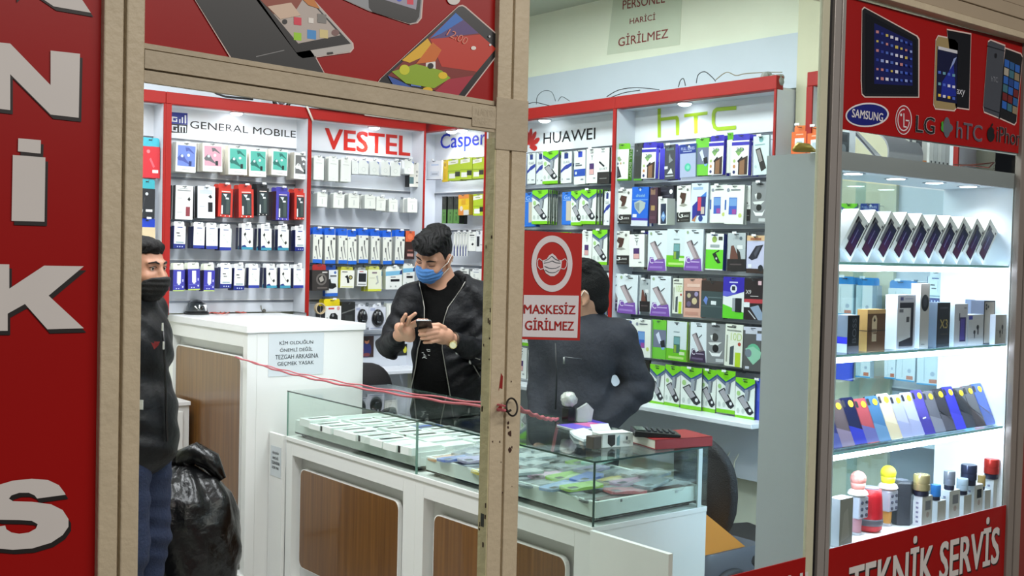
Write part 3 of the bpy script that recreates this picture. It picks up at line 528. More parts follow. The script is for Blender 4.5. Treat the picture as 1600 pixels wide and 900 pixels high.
T('C1', 'pale pack, tilted pink phone, purple foot', '#dbe4ea', '#aab4bc', None, [('p', ((0, 0), (.98, 0), (.9, .3), (.56, .30), (.36, .24), (.3, .33), (.12, .33)), '#7a4fa8'), ('p', ((.1, .68), (.36, .74), (.86, .30), (.56, .26)), '#8d7f84'), ('p', ((.16, .66), (.3, .7), (.7, .32), (.52, .3)), '#b8a8ac'), ('p', ((.33, .74), (.4, .73), (.5, .62), (.44, .62)), '#26262c'), ('p', ((.5, .62), (.7, .71), (.72, .69), (.54, .6)), '#50565e'), ('t', .12, .18, .32, .32, '#eae4f2', 'C'), ('r', .36, .2, .84, .225, '#cbb4e4'), ('r', .12, .06, .8, .11, '#9a78c4'), ('r', .5, .9, .75, .925, '#232326'), ('c', .16, .92, .06, '#9ab08a')], .01)
T('C2', 'pale pack, tilted phone, plum foot', '#dbe4ea', '#8a929a', None, [('p', ((0, 0), (.98, 0), (.9, .3), (.56, .30), (.36, .24), (.3, .33), (.12, .33)), '#3a2a46'), ('p', ((.1, .68), (.36, .74), (.86, .30), (.56, .26)), '#857a7e'), ('p', ((.16, .66), (.3, .7), (.7, .32), (.52, .3)), '#b0a4a8'), ('p', ((.33, .74), (.4, .73), (.5, .62), (.44, .62)), '#26262c'), ('p', ((.5, .62), (.7, .71), (.72, .69), (.54, .6)), '#50565e'), ('t', .12, .18, .32, .32, '#eae4f2', 'C'), ('r', .36, .2, .84, .225, '#a89ab4'), ('r', .12, .06, .8, .11, '#6a5a7a'), ('r', .4, .9, .7, .925, '#232326')], .01)
T('N', 'pale pack, teal phone, green foot', '#d4e0e4', '#9fc44a', None, [('r', 0, 0, 1, .30, '#6cc01e'), ('r', .36, .2, .68, .62, '#3f6a58'), ('r', .38, .42, .66, .60, '#6fa0a4'), ('r', .38, .21, .5, .4, '#8aa838'), ('r', .12, .05, .88, .11, '#b8e080'), ('r', .66, .16, .92, .24, '#cfe6b8'), ('c', .5, .93, .04, '#202022'), ('r', .35, .72, .65, .745, '#8a9aa0')], .012)
T('SD', 'white and lime pack, black phone', '#e9ece8', '#2c3a86', None, [('r', 0, .03, 1, .56, '#66cc2a'), ('p', ((.38, .44), (.76, .56), (.78, .52), (.58, .47), (.88, .2), (.72, .18), (.56, .26)), '#18221a'), ('c', .62, .32, .05, '#c8d4cc'), ('c', .48, .84, .14, '#9ab45a'), ('r', .72, .82, .94, .92, '#3a3a38'), ('r', .25, .62, .78, .7, '#9aa4a8'), ('r', .3, .95, .66, .98, '#2a3a8a')], .012)
T('P', 'grey pack, brown phone, dark foot', '#b4bcc0', '#55585a', None, [('r', 0, 0, 1, .32, '#241f20'), ('p', ((.14, .32), (.2, .66), (.34, .68), (.5, .5), (.7, .32)), '#6a4238'), ('p', ((.5, .62), (.7, .5), (.76, .32), (.6, .32)), '#26201e'), ('c', .74, .86, .08, '#5c6a76'), ('r', .55, .58, .85, .68, '#e0e2e2'), ('r', .16, .16, .8, .2, '#54484a')])
T('Q', 'lilac pack, orange top, black phone', '#c3c4e0', '#8890a4', None, [('r', 0, .86, 1, 1, '#d8b48a'), ('p', ((.1, .4), (.5, .72), (.92, .76), (.6, .40), (.3, .34)), '#262632'), ('p', ((.4, .52), (.6, .7), (.78, .72), (.5, .42)), '#4a4a56'), ('r', 0, 0, 1, .12, '#3a2a24'), ('c', .8, .14, .14, '#20242a'), ('r', .1, .14, .3, .24, '#e8eaf0'), ('r', .2, .88, .8, .94, '#a86a4a')])
T('R', 'copper pink carton with glitter window', '#d2a392', '#b48474', None, [('r', .1, .24, .86, .68, '#4a3c42'), ('c', .3, .56, .1, '#b8ac88'), ('c', .6, .42, .14, '#c8b890'), ('c', .7, .6, .1, '#9a90b8'), ('c', .3, .34, .12, '#6a5c78'), ('r', .2, .78, .9, .86, '#e4c0b0'), ('r', .1, .06, .8, .14, '#c08c7c')], .03)
T('S', 'smoky clear box with blue item', '#3b4a4c', '#2c2422', None, [('r', 0, .72, 1, 1, '#352724'), ('p', ((.1, .46), (.2, .58), (.3, .52), (.24, .34)), '#6a84c8'), ('r', .44, .36, .66, .46, '#e0e6e8'), ('r', .3, .54, .9, .57, '#5c6c70'), ('r', 0, .30, 1, .32, '#55686a')], .03)
T('TB', 'violet topped pack with green foot', '#e4e8e8', '#3a3aa8', None, [('p', ((0, 0), (0, .34), (1, .16), (1, 0)), '#5fc82c'), ('p', ((0, 1), (1, 1), (1, .66), (.2, .52), (0, .54)), '#3428a8'), ('p', ((0, .54), (.2, .52), (.7, .62), (0, .66)), '#5c5cc8'), ('c', .5, .72, .16, '#e4e8f0'), ('r', .42, .68, .58, .78, '#2a3040'), ('r', .46, .18, .62, .5, '#9aa0a6'), ('r', .6, .16, .9, .5, '#22262a'), ('r', .3, .86, .7, .89, '#c8ccf0')])
T('X9', 'black pack with a red band', '#2c2426', '#1c1618', None, [('r', 0, .40, 1, .50, '#b8424a'), ('p', ((.3, .30), (.7, .36), (.98, .1), (.98, 0), (.7, 0)), '#8fa0b8'), ('t', .08, .62, .34, .72, '#d9d4d4', 'X9'), ('r', .3, .56, .7, .58, '#b8b0b0'), ('r', .68, .84, .84, .94, '#d9b4bc'), ('r', 0, .30, .28, .42, '#e2e6ea'), ('p', ((.2, .22), (.26, .22), (.6, .02), (.54, .02)), '#c8ccd0')])
T('V', 'white pack with pale lime numerals', '#e4e7da', '#b8bca8', None, [('r', .6, 0, .9, .34, '#b4cf30'), ('p', ((.28, .04), (.3, .46), (.52, .5), (.5, .04)), '#4c5458'), ('c', .82, .54, .09, '#b0483a'), ('t', .32, .62, .95, .8, '#c0d488', '10D'), ('r', .08, .1, .16, .74, '#9a9e90'), ('r', .1, .92, .6, .95, '#4a4c48'), ('r', .1, .84, .9, .87, '#8a8e84')])
T('X', 'dark box with a mint green disc', '#5c5c5c', '#40405a', None, [('c', .5, .42, .36, '#66b48e'), ('p', ((.1, .5), (.5, .56), (.9, .44), (.85, .3), (.5, .14), (.2, .3)), '#93c8ac'), ('c', .25, .40, .17, '#77828e'), ('r', .1, .84, .7, .92, '#c9ccd8'), ('r', .65, .7, .95, .86, '#bfc8e0'), ('r', .1, .04, .3, .1, '#c8ccd8'), ('r', 0, .92, 1, 1, '#c9cbd9')], .03)
T('BS', 'violet blue pack edge', '#4d5fd8', '#3a4ab8', None, [('r', .2, .5, .8, .9, '#5f70e4')])
T('OG', 'narrow black and gold pack', '#241f18', '#181410', None, [('r', .2, .6, .9, .64, '#b8923a'), ('r', .2, .4, .9, .46, '#c89c3c'), ('r', .2, .25, .7, .28, '#a88230')])
for k, c, wd in (('P1', '#6f86cc', 'blue'), ('P2', '#d9a0b0', 'pink'), ('P3', '#58b4a4', 'teal'), ('P4', '#6b6c6c', 'grey')):
    dk = {'P1': '#4a5aa4', 'P2': '#6a6a6c', 'P3': '#2f6f66', 'P4': '#e6e8e6'}[k]
    T(k, 'white earphone box with '+wd+' picture', '#e9ebe6', '#dcd9cc', None, [('r', .08, .2, .96, .9, c), ('p', ((.45, .84), (.62, .84), (.9, .66), (.88, .64), (.62, .74), (.5, .70)), dk), ('p', ((.06, .46), (.24, .60), (.4, .56), (.46, .46), (.66, .30), (.62, .28), (.3, .38), (.14, .38)), dk), ('c', .3, .54, .07, '#c8d4d8' if k != 'P4' else '#b8bab8'), ('r', .64, .22, .78, .38, '#23302e' if k != 'P1' else '#2c3a74'), ('c', .62, .58, .07, '#e2e8ee'), ('r', .3, .08, .7, .1, '#b8bcb8')], .05)
T('DG', 'white adapter box', '#e6e8e6', '#2b2d2c', None, [('r', .1, .84, .86, .87, '#8a8e8e'), ('r', .2, .9, .7, .92, '#b0b4b4'), ('r', .6, .1, .84, .38, '#8a3c44'), ('p', ((.68, .6), (.78, .68), (.86, .6), (.78, .54)), '#202020'), ('r', .1, .62, .36, .64, '#b4b8b8'), ('r', .1, .2, .4, .22, '#b4b8b8')], .04)
T('DH', 'bluish white adapter box', '#dde2ea', '#2b2d2c', None, [('r', .12, .76, .84, .88, '#c4ccd4'), ('r', .6, .2, .86, .5, '#18181c'), ('p', ((.6, .68), (.74, .74), (.84, .66), (.74, .62)), '#202020'), ('r', .1, .36, .4, .38, '#b4bac4')], .04)
for k, c, sd, wd in (('RW', '#c6382c', '#8e1f1c', 'red'), ('KW', '#222326', '#141415', 'black'), ('BW', '#4a44a8', '#4a1c24', 'blue')):
    T(k, wd+' box with a tall dark window', c, sd, (c, .14, .9), [('r', .2, .08, .86, .84, '#2f3a3c'), ('r', .22, .1, .32, .4, '#e4e8e6'), ('p', ((.3, .8), (.6, .8), (.5, .68)), '#d4dadc'), ('r', .55, .12, .78, .66, '#45524f'), ('r', .5, .62, .72, .68, '#dfe4e4'), ('c', .2, .04, .035, '#f0e8e0'), ('c', .5, .035, .035, '#f0e8e0'), ('c', .8, .04, .035, '#f0e8e0'), ('r', .2, .87, .8, .9, '#eedcd4')], .05)
T('NC', 'navy box with white plug card', '#1f2a7a', '#141b4a', ('#eef0f0', .17, .9), [('r', .04, .2, 1, 1, '#e9ece8'), ('r', .22, .66, .5, .71, '#202224'), ('r', .3, .54, .6, .58, '#202224'), ('r', .68, .44, .7, .84, '#8a9090'), ('r', .2, .24, .86, .30, '#8fa4a8'), ('r', .3, .92, .74, .96, '#3a4a90'), ('c', .35, .08, .05, '#c8d0f0'), ('c', .55, .08, .05, '#c8d0f0'), ('c', .75, .08, .05, '#c8d0f0')], .035)
T('NA', 'white card with two black plugs', '#e9ece4', '#141b4a', ('#eef0f0', .17, .9), [('r', 0, 0, 1, .12, '#3f8fa8'), ('p', ((.18, .70), (.32, .8), (.4, .7), (.28, .6)), '#1c1e20'), ('p', ((.6, .36), (.76, .46), (.84, .34), (.7, .26)), '#1c1e20'), ('p', ((.3, .62), (.62, .34), (.6, .32), (.28, .6)), '#8a8f8a'), ('p', ((0, .12), (.04, .18), (.3, .22), (.46, .12)), '#26307a'), ('r', .3, .92, .74, .95, '#3a4a90')], .035)
T('NP', 'pale cable card with faint grey plugs', '#e6eae4', '#1a2250', ('#eef0f0', .17, .9), [('r', 0, 0, 1, .14, '#2c3a94'), ('c', .35, .68, .09, '#c9cfca'), ('c', .66, .38, .09, '#c9cfca'), ('p', ((.3, .6), (.66, .42), (.64, .4), (.28, .58)), '#c4cac4'), ('r', .3, .92, .74, .95, '#3a4a90')], .035)
T('PC', 'purple charger pack with white tab', '#3a389c', '#241a4a', ('#e6ebd8', .24, .95), [('r', .34, .36, .68, .92, '#d9dcf0'), ('r', .42, .30, .6, .4, '#d9dcf0'), ('r', .8, .44, .9, .56, '#b8bce8'), ('r', .08, .26, .96, .28, '#6c74c0'), ('c', .3, .12, .05, '#c8d0f0'), ('c', .5, .12, .05, '#c8d0f0'), ('c', .85, .2, .07, '#c8d0f0'), ('r', 0, 0, 1, .05, '#b4c85c')], .03)
T('RC', 'red phone case pack with aqua card', '#c92b35', '#8a1a22', ('#3fb4c8', .22, 1), [('c', .35, .84, .1, '#e08088'), ('p', ((.4, .6), (.5, .64), (.72, .36), (.62, .32)), '#e0606c'), ('r', .58, .16, .9, .26, '#f0e4e2')], .02)
T('KC', 'black phone case pack with aqua card', '#26272a', '#151517', ('#3fa8b4', .24, 1), [('c', .45, .82, .1, '#d0d8dc'), ('p', ((.06, .2), (.22, .3), (.14, .1)), '#d9dde0'), ('r', .4, .22, .84, .30, '#f0f2f2'), ('p', ((.08, .1), (.3, .7), (.34, .7), (.12, .1)), '#4a4c50')], .02)
T('GO', 'gold phone case pack with blue card', '#d2bf9a', '#9a8a68', ('#1c3fb8', .30, 1), [('c', .5, .5, .08, '#a89468'), ('r', .08, .5, .14, .9, '#b8a47a')], .02)
T('WT', 'tall white earbud box', '#e4e8e2', '#c9cdc8', ('#e6e9e4', .10, .8), [('r', .2, .76, .8, .775, '#9aa09c'), ('r', .35, .9, .65, .915, '#b4bab4'), ('r', .4, .1, .6, .11, '#c0c6c0')], .03)
T('WC', 'white cable box with pale ring print', '#e4e8e4', '#cdd1d2', ('#e6e9e6', .14, .8), [('c', .5, .36, .22, '#d0d6d2'), ('c', .5, .36, .17, '#e4e8e4'), ('p', ((.74, 1), (1, 1), (1, .78)), '#7a88b8')], .03)
T('WQ', 'square white plug box', '#e6e9e2', '#c4c8c4', ('#e6e9e4', .10, .8), [('r', .2, .78, .8, .8, '#a4aaa4'), ('r', .46, .2, .54, .6, '#c8cec8')], .04)
T('WK', 'white box with grey window', '#ebe9df', '#141517', None, [('r', 0, .12, .4, .4, '#5a7478'), ('c', .7, .62, .1, '#b4b4b0'), ('r', .6, .16, .9, .2, '#6a6a68'), ('c', .68, .46, .08, '#9a9a98')], .05)
T('CB', 'tall white cable box with blue ends', '#e4e6dc', '#b4b8b4', ('#1f5fd0', .20, 1), [('r', 0, 0, 1, .13, '#2468cc'), ('p', ((.28, .48), (.36, .54), (.58, .14), (.50, .14)), '#8a8c8a'), ('p', ((.52, .66), (.6, .74), (.84, .2), (.76, .2)), '#8a8c8a'), ('r', .26, .44, .38, .60, '#3c3e40'), ('r', .52, .66, .64, .82, '#3c3e40'), ('r', .74, .84, .96, .91, '#4a4c54'), ('c', .2, .94, .07, '#7a80a4'), ('c', .2, .2, .08, '#9a9eac')], .03)
T('OD', 'brown pack with orange blister top', '#3a2420', '#2a1816', None, [('r', .0, .62, 1, 1, '#d8623c'), ('c', .5, .8, .28, '#e87a50'), ('r', .2, .1, .86, .2, '#c09088'), ('r', .24, .28, .8, .34, '#8a5a50')], .03)
T('RB', 'black earphone box with red tab', '#35302e', '#201d1c', ('#b02c2c', .22, .8), [('c', .55, .55, .32, '#6a6460'), ('c', .55, .55, .22, '#2c2826'), ('p', ((.4, .6), (.6, .74), (.7, .5), (.5, .4)), '#a8a29a'), ('r', .6, .86, .9, .92, '#d0ccc8'), ('r', .3, .1, .9, .16, '#6a625e')], .06)
T('BM', 'white pack with black phone holder', '#e6ebee', '#1f4fa8', ('#2450a8', .16, .8), [('r', 0, 0, 1, .12, '#2a68cc'), ('p', ((.2, .6), (.4, .68), (.5, .5), (.84, .48), (.9, .36), (.6, .28), (.3, .3)), '#191a1c'), ('c', .8, .9, .1, '#4a6ab0'), ('r', .4, .74, .9, .80, '#5a5e66')], .03)
T('YE', 'white and yellow car charger pack', '#e9eadf', '#c4c02c', ('#b8b84a', .16, .9), [('p', ((.3, .62), (.5, .74), (.58, .62), (.66, .3), (.5, .28), (.44, .56)), '#17181a'), ('c', .74, .6, .15, '#3a3a2c'), ('c', .74, .6, .09, '#b8b070'), ('r', .1, .88, .5, .93, '#4a4c48'), ('r', .08, .04, .9, .1, '#d8d89a')], .03)
T('WM', 'white pack with dark square window', '#e6e8e8', '#b8bcbc', ('#9aa09f', .14, .8), [('r', .14, .26, .9, .80, '#1e1f26'), ('r', .2, .88, .6, .93, '#b0484c'), ('r', .1, .08, .9, .14, '#8a8e90')], .03)
T('YG', 'pale yellow cable pack', '#e3e6cf', '#b4b82e', ('#c4c86a', .14, .8), [('p', ((.6, .7), (.72, .74), (.8, .4), (.6, .3), (.56, .36), (.7, .44)), '#b0b4b0'), ('r', .3, .82, .66, .9, '#8a7a80'), ('r', .1, .6, .5, .63, '#c0c4a8'), ('r', 0, 0, 1, .1, '#d4d84a')], .03)
T('BF', 'white box with light blue band', '#e9ece6', '#c4ccbe', ('#eef0ec', .12, .8), [('p', ((0, .66), (0, .88), (1, .92), (1, .72)), '#7ab8d8'), ('p', ((.9, .9), (1, .98), (1, .74), (.84, .74)), '#2a3266'), ('r', .3, .38, .84, .5, '#17181b'), ('r', .3, .58, .6, .62, '#5a626a'), ('c', .3, .14, .05, '#a8b0a8'), ('c', .6, .14, .05, '#a8b0a8')], .04)
T('YM', 'white mouse box with yellow hanger', '#e9eaea', '#2a2a2c', ('#ead31c', .26, 1), [('p', ((.26, 0), (.26, .5), (.36, .64), (.62, .66), (.78, .52), (.8, 0)), '#1d1e20'), ('c', .48, .54, .07, '#8a8c90'), ('r', .2, .84, .56, .92, '#c84a4a'), ('c', .82, .88, .1, '#d8a0a0'), ('c', .12, .4, .06, '#8a8c90')], .05)
T('KB', 'black carton with slanted flap', '#232424', '#151616', None, [('p', ((0, .66), (1, .80), (1, .76), (0, .62)), '#6a6c6a'), ('r', .25, .1, .8, .6, '#2f3232'), ('c', .7, .12, .08, '#9a9c9a'), ('r', .4, .2, .5, .34, '#4a4e4c')], .06)
T('MO', 'clear white pack holding a black mouse', '#d6dae4', '#b8bcc8', ('#dfe3ea', .12, .5), [('r', .08, .84, .36, .96, '#a8b0cc'), ('r', .1, .05, .9, .08, '#8a94b4')], .02)
T('CW', 'white coiled cable in a clear pack', '#dcdfd8', '#b4b8b0', None, [('p', ((.2, .1), (.2, .9), (.3, .9), (.3, .2), (.7, .2), (.7, .9), (.8, .9), (.8, .1)), '#f2f2ea'), ('p', ((.42, .3), (.42, .8), (.52, .8), (.52, .3)), '#f4f4ec')], .03)
T('WP', 'white card with pale blue print', '#e8ebf0', '#c9ced6', None, [('r', .3, .74, .8, .82, '#c0d0e8'), ('r', .25, .18, .85, .44, '#d4dae4'), ('r', .35, .26, .75, .34, '#a8b0bc'), ('r', 0, 0, 1, .03, '#4a4e58')])
T('YS', 'slim yellow pack', '#e8c417', '#c89f10', None, [('c', .5, .78, .2, '#b8901a'), ('r', .3, .1, .6, .6, '#d8ac14')])
T('LM', 'lime pack with black adapter', '#b2cc2a', '#7a9220', None, [('p', ((.0, .72), (.0, .9), (.8, .96), (.8, .78)), '#eceee0'), ('r', .1, .1, .6, .32, '#eef0ea'), ('r', .58, .18, .98, .40, '#22281c'), ('r', .2, .82, .6, .85, '#9aa06a'), ('r', 0, .42, 1, .46, '#8fae1c')], .02)
T('KG', 'black and green battery pack', '#2a2e2a', '#131613', None, [('r', 0, 0, 1, .52, '#5a8a44'), ('c', .5, .38, .12, '#33502a'), ('r', .4, .1, .6, .28, '#3c6230'), ('r', .3, .7, .7, .9, '#3a403a')], .03)
T('YO', 'yellow and orange charger pack', '#ecc81e', '#a88a26', None, [('r', 0, .8, 1, 1, '#e8903a'), ('p', ((0, 0), (0, .3), (.4, .34), (.6, .1), (.5, 0)), '#e08a3a'), ('r', .5, 0, 1, .24, '#d4d4d0'), ('c', .3, .32, .14, '#e6dcc8'), ('r', .3, .5, .7, .76, '#e0a820')], .03)
T('SL', 'very slim white cable pack', '#e4e6e2', '#a8b0b4', None, [('p', ((.1, .0), (.1, .36), (.5, .5), (.5, 0)), '#3a4480'), ('r', .6, .3, .8, .9, '#c4c8bc')], .01)
T('WD', 'white box with small black plug', '#e9ebe6', '#8a8f90', None, [('r', .2, .78, .8, .84, '#5a5c5c'), ('r', .3, .66, .8, .70, '#9aa09e'), ('r', .3, .56, .8, .59, '#b0b6b4'), ('p', ((.4, .34), (.6, .42), (.76, .36), (.6, .28)), '#1c1d20')], .04)
T('WX', 'white pack with a dark upright phone', '#e6e9ea', '#9aa0a4', None, [('r', .1, .24, .5, .72, '#23262c'), ('c', .5, .88, .14, '#8f98a0'), ('r', .6, .3, .9, .34, '#b4bac0')], .03)
T('OR', 'orange phone pack with white label', '#e2682a', '#c24f18', ('#e87838', .22, .8), [('r', .24, .1, .86, .7, '#e6eaee'), ('r', .36, .2, .74, .56, '#b8c8d4'), ('r', .3, .84, .8, .9, '#f0b090')], .03)
T('BC', 'white carton with blue top card', '#e2e6e6', '#b4bcc0', ('#2f86c8', .2, 1), [('r', .3, .1, .36, .9, '#c8d0d0'), ('r', .55, .06, .9, .16, '#d0785a'), ('c', .7, .3, .1, '#b0b8c4'), ('r', 0, .0, 1, .04, '#3a9ac8')], .03)

ROWW = ['top row', 'second row', 'third row', 'fourth row', 'fifth row', 'lowest row']
NPK = [0]
def pack_mesh(key, w, h):
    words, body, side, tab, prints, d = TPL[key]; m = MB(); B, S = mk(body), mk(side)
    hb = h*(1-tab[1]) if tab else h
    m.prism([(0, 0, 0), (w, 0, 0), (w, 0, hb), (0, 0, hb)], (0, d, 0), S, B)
    if tab:
        tw = w*tab[2]; x = (w-tw)/2; q = w*.08; yy = d*.3
        m.prism([(x, yy, hb), (x+tw, yy, hb), (x+tw, yy, h-q), (x+tw-q, yy, h), (x+q, yy, h), (x, yy, h-q)], (0, .0015, 0), mk(tab[0]))
        m.poly([(w*.4, yy-.0006, h-h*tab[1]*.32), (w*.6, yy-.0006, h-h*tab[1]*.32), (w*.6, yy-.0006, h-h*tab[1]*.2), (w*.4, yy-.0006, h-h*tab[1]*.2)], mk('#2a2a2c'))
    else: m.poly([(w*.38, -.0022, h*.962), (w*.62, -.0022, h*.962), (w*.62, -.0022, h*.978), (w*.38, -.0022, h*.978)], mk('#2a2a2c'))
    for i, p in enumerate(prints):
        y = -.0005-.00012*i; c = mk(p[5] if p[0] in 'rt' else p[4] if p[0] == 'c' else p[2])
        if p[0] == 'r': m.poly([(p[1]*w, y, p[2]*hb), (p[3]*w, y, p[2]*hb), (p[3]*w, y, p[4]*hb), (p[1]*w, y, p[4]*hb)], c)
        elif p[0] == 'p':
            q = [(a*w, y, b*hb) for a, b in p[1]]
            if sum(q[j][0]*q[(j+1) % len(q)][2]-q[(j+1) % len(q)][0]*q[j][2] for j in range(len(q))) < 0: q = q[::-1]
            m.poly(q, c)
        elif p[0] == 'c': m.poly([(p[1]*w+p[3]*w*math.cos(t), y, p[2]*hb+p[3]*w*math.sin(t)) for t in [2*math.pi*k/14 for k in range(14)]], c)
        else: m.text(p[6], (p[1]*w, y, p[2]*hb), ((p[3]-p[1])*w, 0, 0), (0, 0, (p[4]-p[2])*hb), c)
    if key == 'FB': m.text('FULL BODY', (w+.0004, d*.2, h*.86), (0, 0, -h*.78), (0, d*.6, 0), mk('#e4efc8'), .03)
    m.v = [(x-w/2, y, z-h) for x, y, z in m.v]      # hangs from its top middle
    return m
def hang(unit_o, w, key, box, n, lab, where, group, stack=0, gap=None, hook=True):
    xl, xr, yt, yb = box; xm = (xl+xr)/2
    u, zt = w.pick(xm, yt, n); _, zb = w.pick(xm, yb, n); ul = w.pick(xl, yt, n)[0]; ur = w.pick(xr, yt, n)[0]
    wd, h = abs(ur-ul), zt-zb; words, body, side, tab, prints, d = TPL[key]
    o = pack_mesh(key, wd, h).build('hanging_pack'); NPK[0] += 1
    rz = (math.pi/2*-1 if w.ax == 'x' else 0)
    o.rotation_euler = (0, R0.uniform(-.025, .025), rz+R0.uniform(-.06, .06)); o.location = Vector(w.pt(u, n, zt).tolist())
    tag(o, f'{words}, {where}', 'pack', group)
    gp = gap or (d+.006)
    for k in range(1, stack+1):
        if n-gp*k-d < .012: break
        c = o.copy(); COL.objects.link(c); c.location = Vector(w.pt(u+R0.uniform(-.003, .003), n-gp*k, zt-R0.uniform(0, .004)).tolist())
        c.rotation_euler = (0, R0.uniform(-.03, .03), rz+R0.uniform(-.07, .07)); c['label'] = f'{words}, {WORDS[k]} back, {where}'; NPK[0] += 1
    if hook:
        z = zt-min(.012, h*.06); m = MB(); m.tube([w.pt(u, 0, z), w.pt(u, n+.012, z), w.pt(u, n+.018, z+.008)], .0016, HOOKM, 5)
        ub(m, w, u-.007, u+.007, 0, .008, z-.006, z+.012, HOOKM)
        if R0.random() < .4: ub(m, w, u-.012, u+.012, n+.016, n+.018, z+.006, z+.016, PTAG)
        m.build('peg_hook', unit_o)
def rowpacks(unit_o, w, uname, row, items, n=.12, rev=True, group=None):
    N = len(items)
    order = list(range(N)) if not rev else list(range(N-1, -1, -1))
    for i, it in enumerate(items):
        key, box, st = it[0], it[1], (it[2] if len(it) > 2 else 0)
        nn = it[3] if len(it) > 3 else n
        hang(unit_o, w, key, box, nn, None, f'{WORDS[order.index(i)]} from corner, {ROWW[row]}, {uname} unit', group or f'packs on the {uname} unit', st)
g = 'black-letter'
rowpacks(unit_gm, WY, g, 0, [('P1', (276, 307, 223, 269), 1), ('P2', (317, 347, 224, 268), 1), ('P3', (357, 386, 228, 273), 1), ('P3', (389.5, 416, 232, 276), 1), ('P3', (425.5, 450, 233, 274), 1), ('P4', (460, 484, 239, 280), 1)])
rowpacks(unit_gm, WY, g, 1, [('DG', (275, 302, 290, 343), 1), ('DH', (309, 336, 291, 341), 1), ('RW', (342, 365, 287, 339), 1), ('RW', (373, 396, 288, 340), 1), ('KW', (402, 420, 287, 337), 1), ('BW', (432, 452.5, 292, 344), 1), ('RW', (460, 478, 294.5, 343), 1)])
rowpacks(unit_gm, WY, g, 2, [('NC', (272, 290.5, 346, 388), 2), ('NP', (303, 320.5, 347, 388), 2), ('NP', (322.5, 340, 348, 389), 2), ('NP', (344, 362, 350, 391), 2), ('NA', (378, 395.5, 349, 390), 2), ('NA', (408, 424.5, 350, 391), 2), ('NA', (434.5, 451.5, 352, 391), 2), ('NC', (461, 476.5, 353, 392), 2)])
rowpacks(unit_gm, WY, g, 3, [('PC', (271, 289, 411, 455), 1), ('PC', (293.5, 312.5, 410, 453), 1), ('PC', (319, 336.5, 412, 455), 1), ('NC', (344.5, 362, 411, 450), 2), ('NC', (366, 383, 412, 453), 1), ('NP', (389, 405.5, 412, 450), 1), ('NA', (416, 432, 412, 450), 2), ('NA', (438, 454, 412, 450), 1), ('NP', (459, 474, 413, 450), 1)])
for r, key, bx in ((0, 'RC', (222, 250, 215, 278)), (1, 'KC', (219, 243, 280, 341)), (2, 'GO', (219, 243, 341, 388))):
    hang(unit_end, WY, key, bx, .12, None, f'{ROWW[r]} of the end unit', 'packs on the end unit', 1)
g = 'red-letter'
rowpacks(unit_ve, WY, g, 0, [('WT', (490.5, 506.5, 243, 281), 1), ('WT', (513.5, 529, 244, 283), 1), ('WT', (533, 548.7, 246, 284), 1), ('WC', (550, 561, 249, 272), 1, .11), ('WC', (561.5, 576, 248, 272), 1), ('WC', (578, 592.5, 249, 273), 1), ('WC', (596, 609, 250, 274), 1), ('WC', (611, 625, 251, 275), 1), ('WC', (632, 647, 249, 272), 1), ('WK', (640, 656.5, 254, 292), 0, .09)])
rowpacks(unit_ve, WY, g, 1, [('WQ', (496, 512, 300, 323), 1), ('WQ', (521.5, 538, 301, 325), 1), ('WQ', (544.7, 562, 302, 325), 1), ('WQ', (570, 587, 304, 326), 1), ('WQ', (588.5, 603, 307, 329), 1), ('WQ', (608, 621.5, 310, 331), 1), ('WQ', (637, 652, 309, 332), 2)])
rowpacks(unit_ve, WY, g, 2, [('CB', (490, 504.5, 355, 411), 1), ('CB', (508, 524.5, 356, 412), 1), ('CB', (529.5, 543.5, 357, 412), 1), ('CB', (544, 557, 359, 413), 0), ('CB', (561, 576, 357, 411), 1), ('CB', (580, 593.5, 358, 412), 1), ('CB', (599, 612, 360, 413), 1), ('CB', (619, 633, 359, 412), 1), ('OD', (634, 648, 361, 405), 0)])
rowpacks(unit_ve, WY, g, 3, [('RB', (488, 514, 413, 454), 0, .13), ('BM', (508, 527.5, 414, 463), 0, .10), ('YE', (533, 553.5, 417, 450), 1), ('WM', (559, 574, 418, 447), 1), ('YG', (575.5, 596, 416, 455), 1), ('BF', (603, 628, 416, 452), 1), ('BF', (630, 648, 412, 446), 0)])
rowpacks(unit_ve, WY, g, 4, [('YM', (508, 533.5, 467, 510), 1), ('KB', (534, 555, 472, 521), 0), ('MO', (555, 576, 475, 512), 0), ('MO', (577, 602.5, 475, 515), 0), ('CW', (604, 624, 474, 503), 0)])
g = 'blue-letter'
rowpacks(unit_ca, WX, g, 0, [('WP', (668, 689.5, 251, 281)), ('YS', (691, 700.5, 250, 284), 0, .10), ('LM', (700.5, 720, 248, 282), 1), ('LM', (720, 738, 246, 280), 1), ('LM', (738.5, 757, 246, 279), 1)], rev=False)
rowpacks(unit_ca, WX, g, 1, [('KG', (691, 697.5, 307, 349)), ('KG', (700, 708.5, 307, 349)), ('KG', (709.5, 718, 307, 349), 1), ('YO', (716, 733, 304, 336), 1, .14), ('LM', (740, 757, 303, 337), 0)], rev=False)
rowpacks(unit_ca, WX, g, 2, [('SL', (709, 713.4, 362, 400)), ('SL', (714, 718, 362, 400)), ('SL', (718.5, 722.6, 362, 400)), ('SL', (723, 727, 362, 400)), ('SL', (727.5, 731.5, 362, 400)), ('WD', (732, 743.7, 362, 392)), ('WX', (744, 755, 360, 393))], rev=False)
rowpacks(unit_ca, WX, g, 3, [('WD', (718, 733, 420, 446)), ('NP', (735, 753, 420, 444))], rev=False)
g = 'petal-emblem'
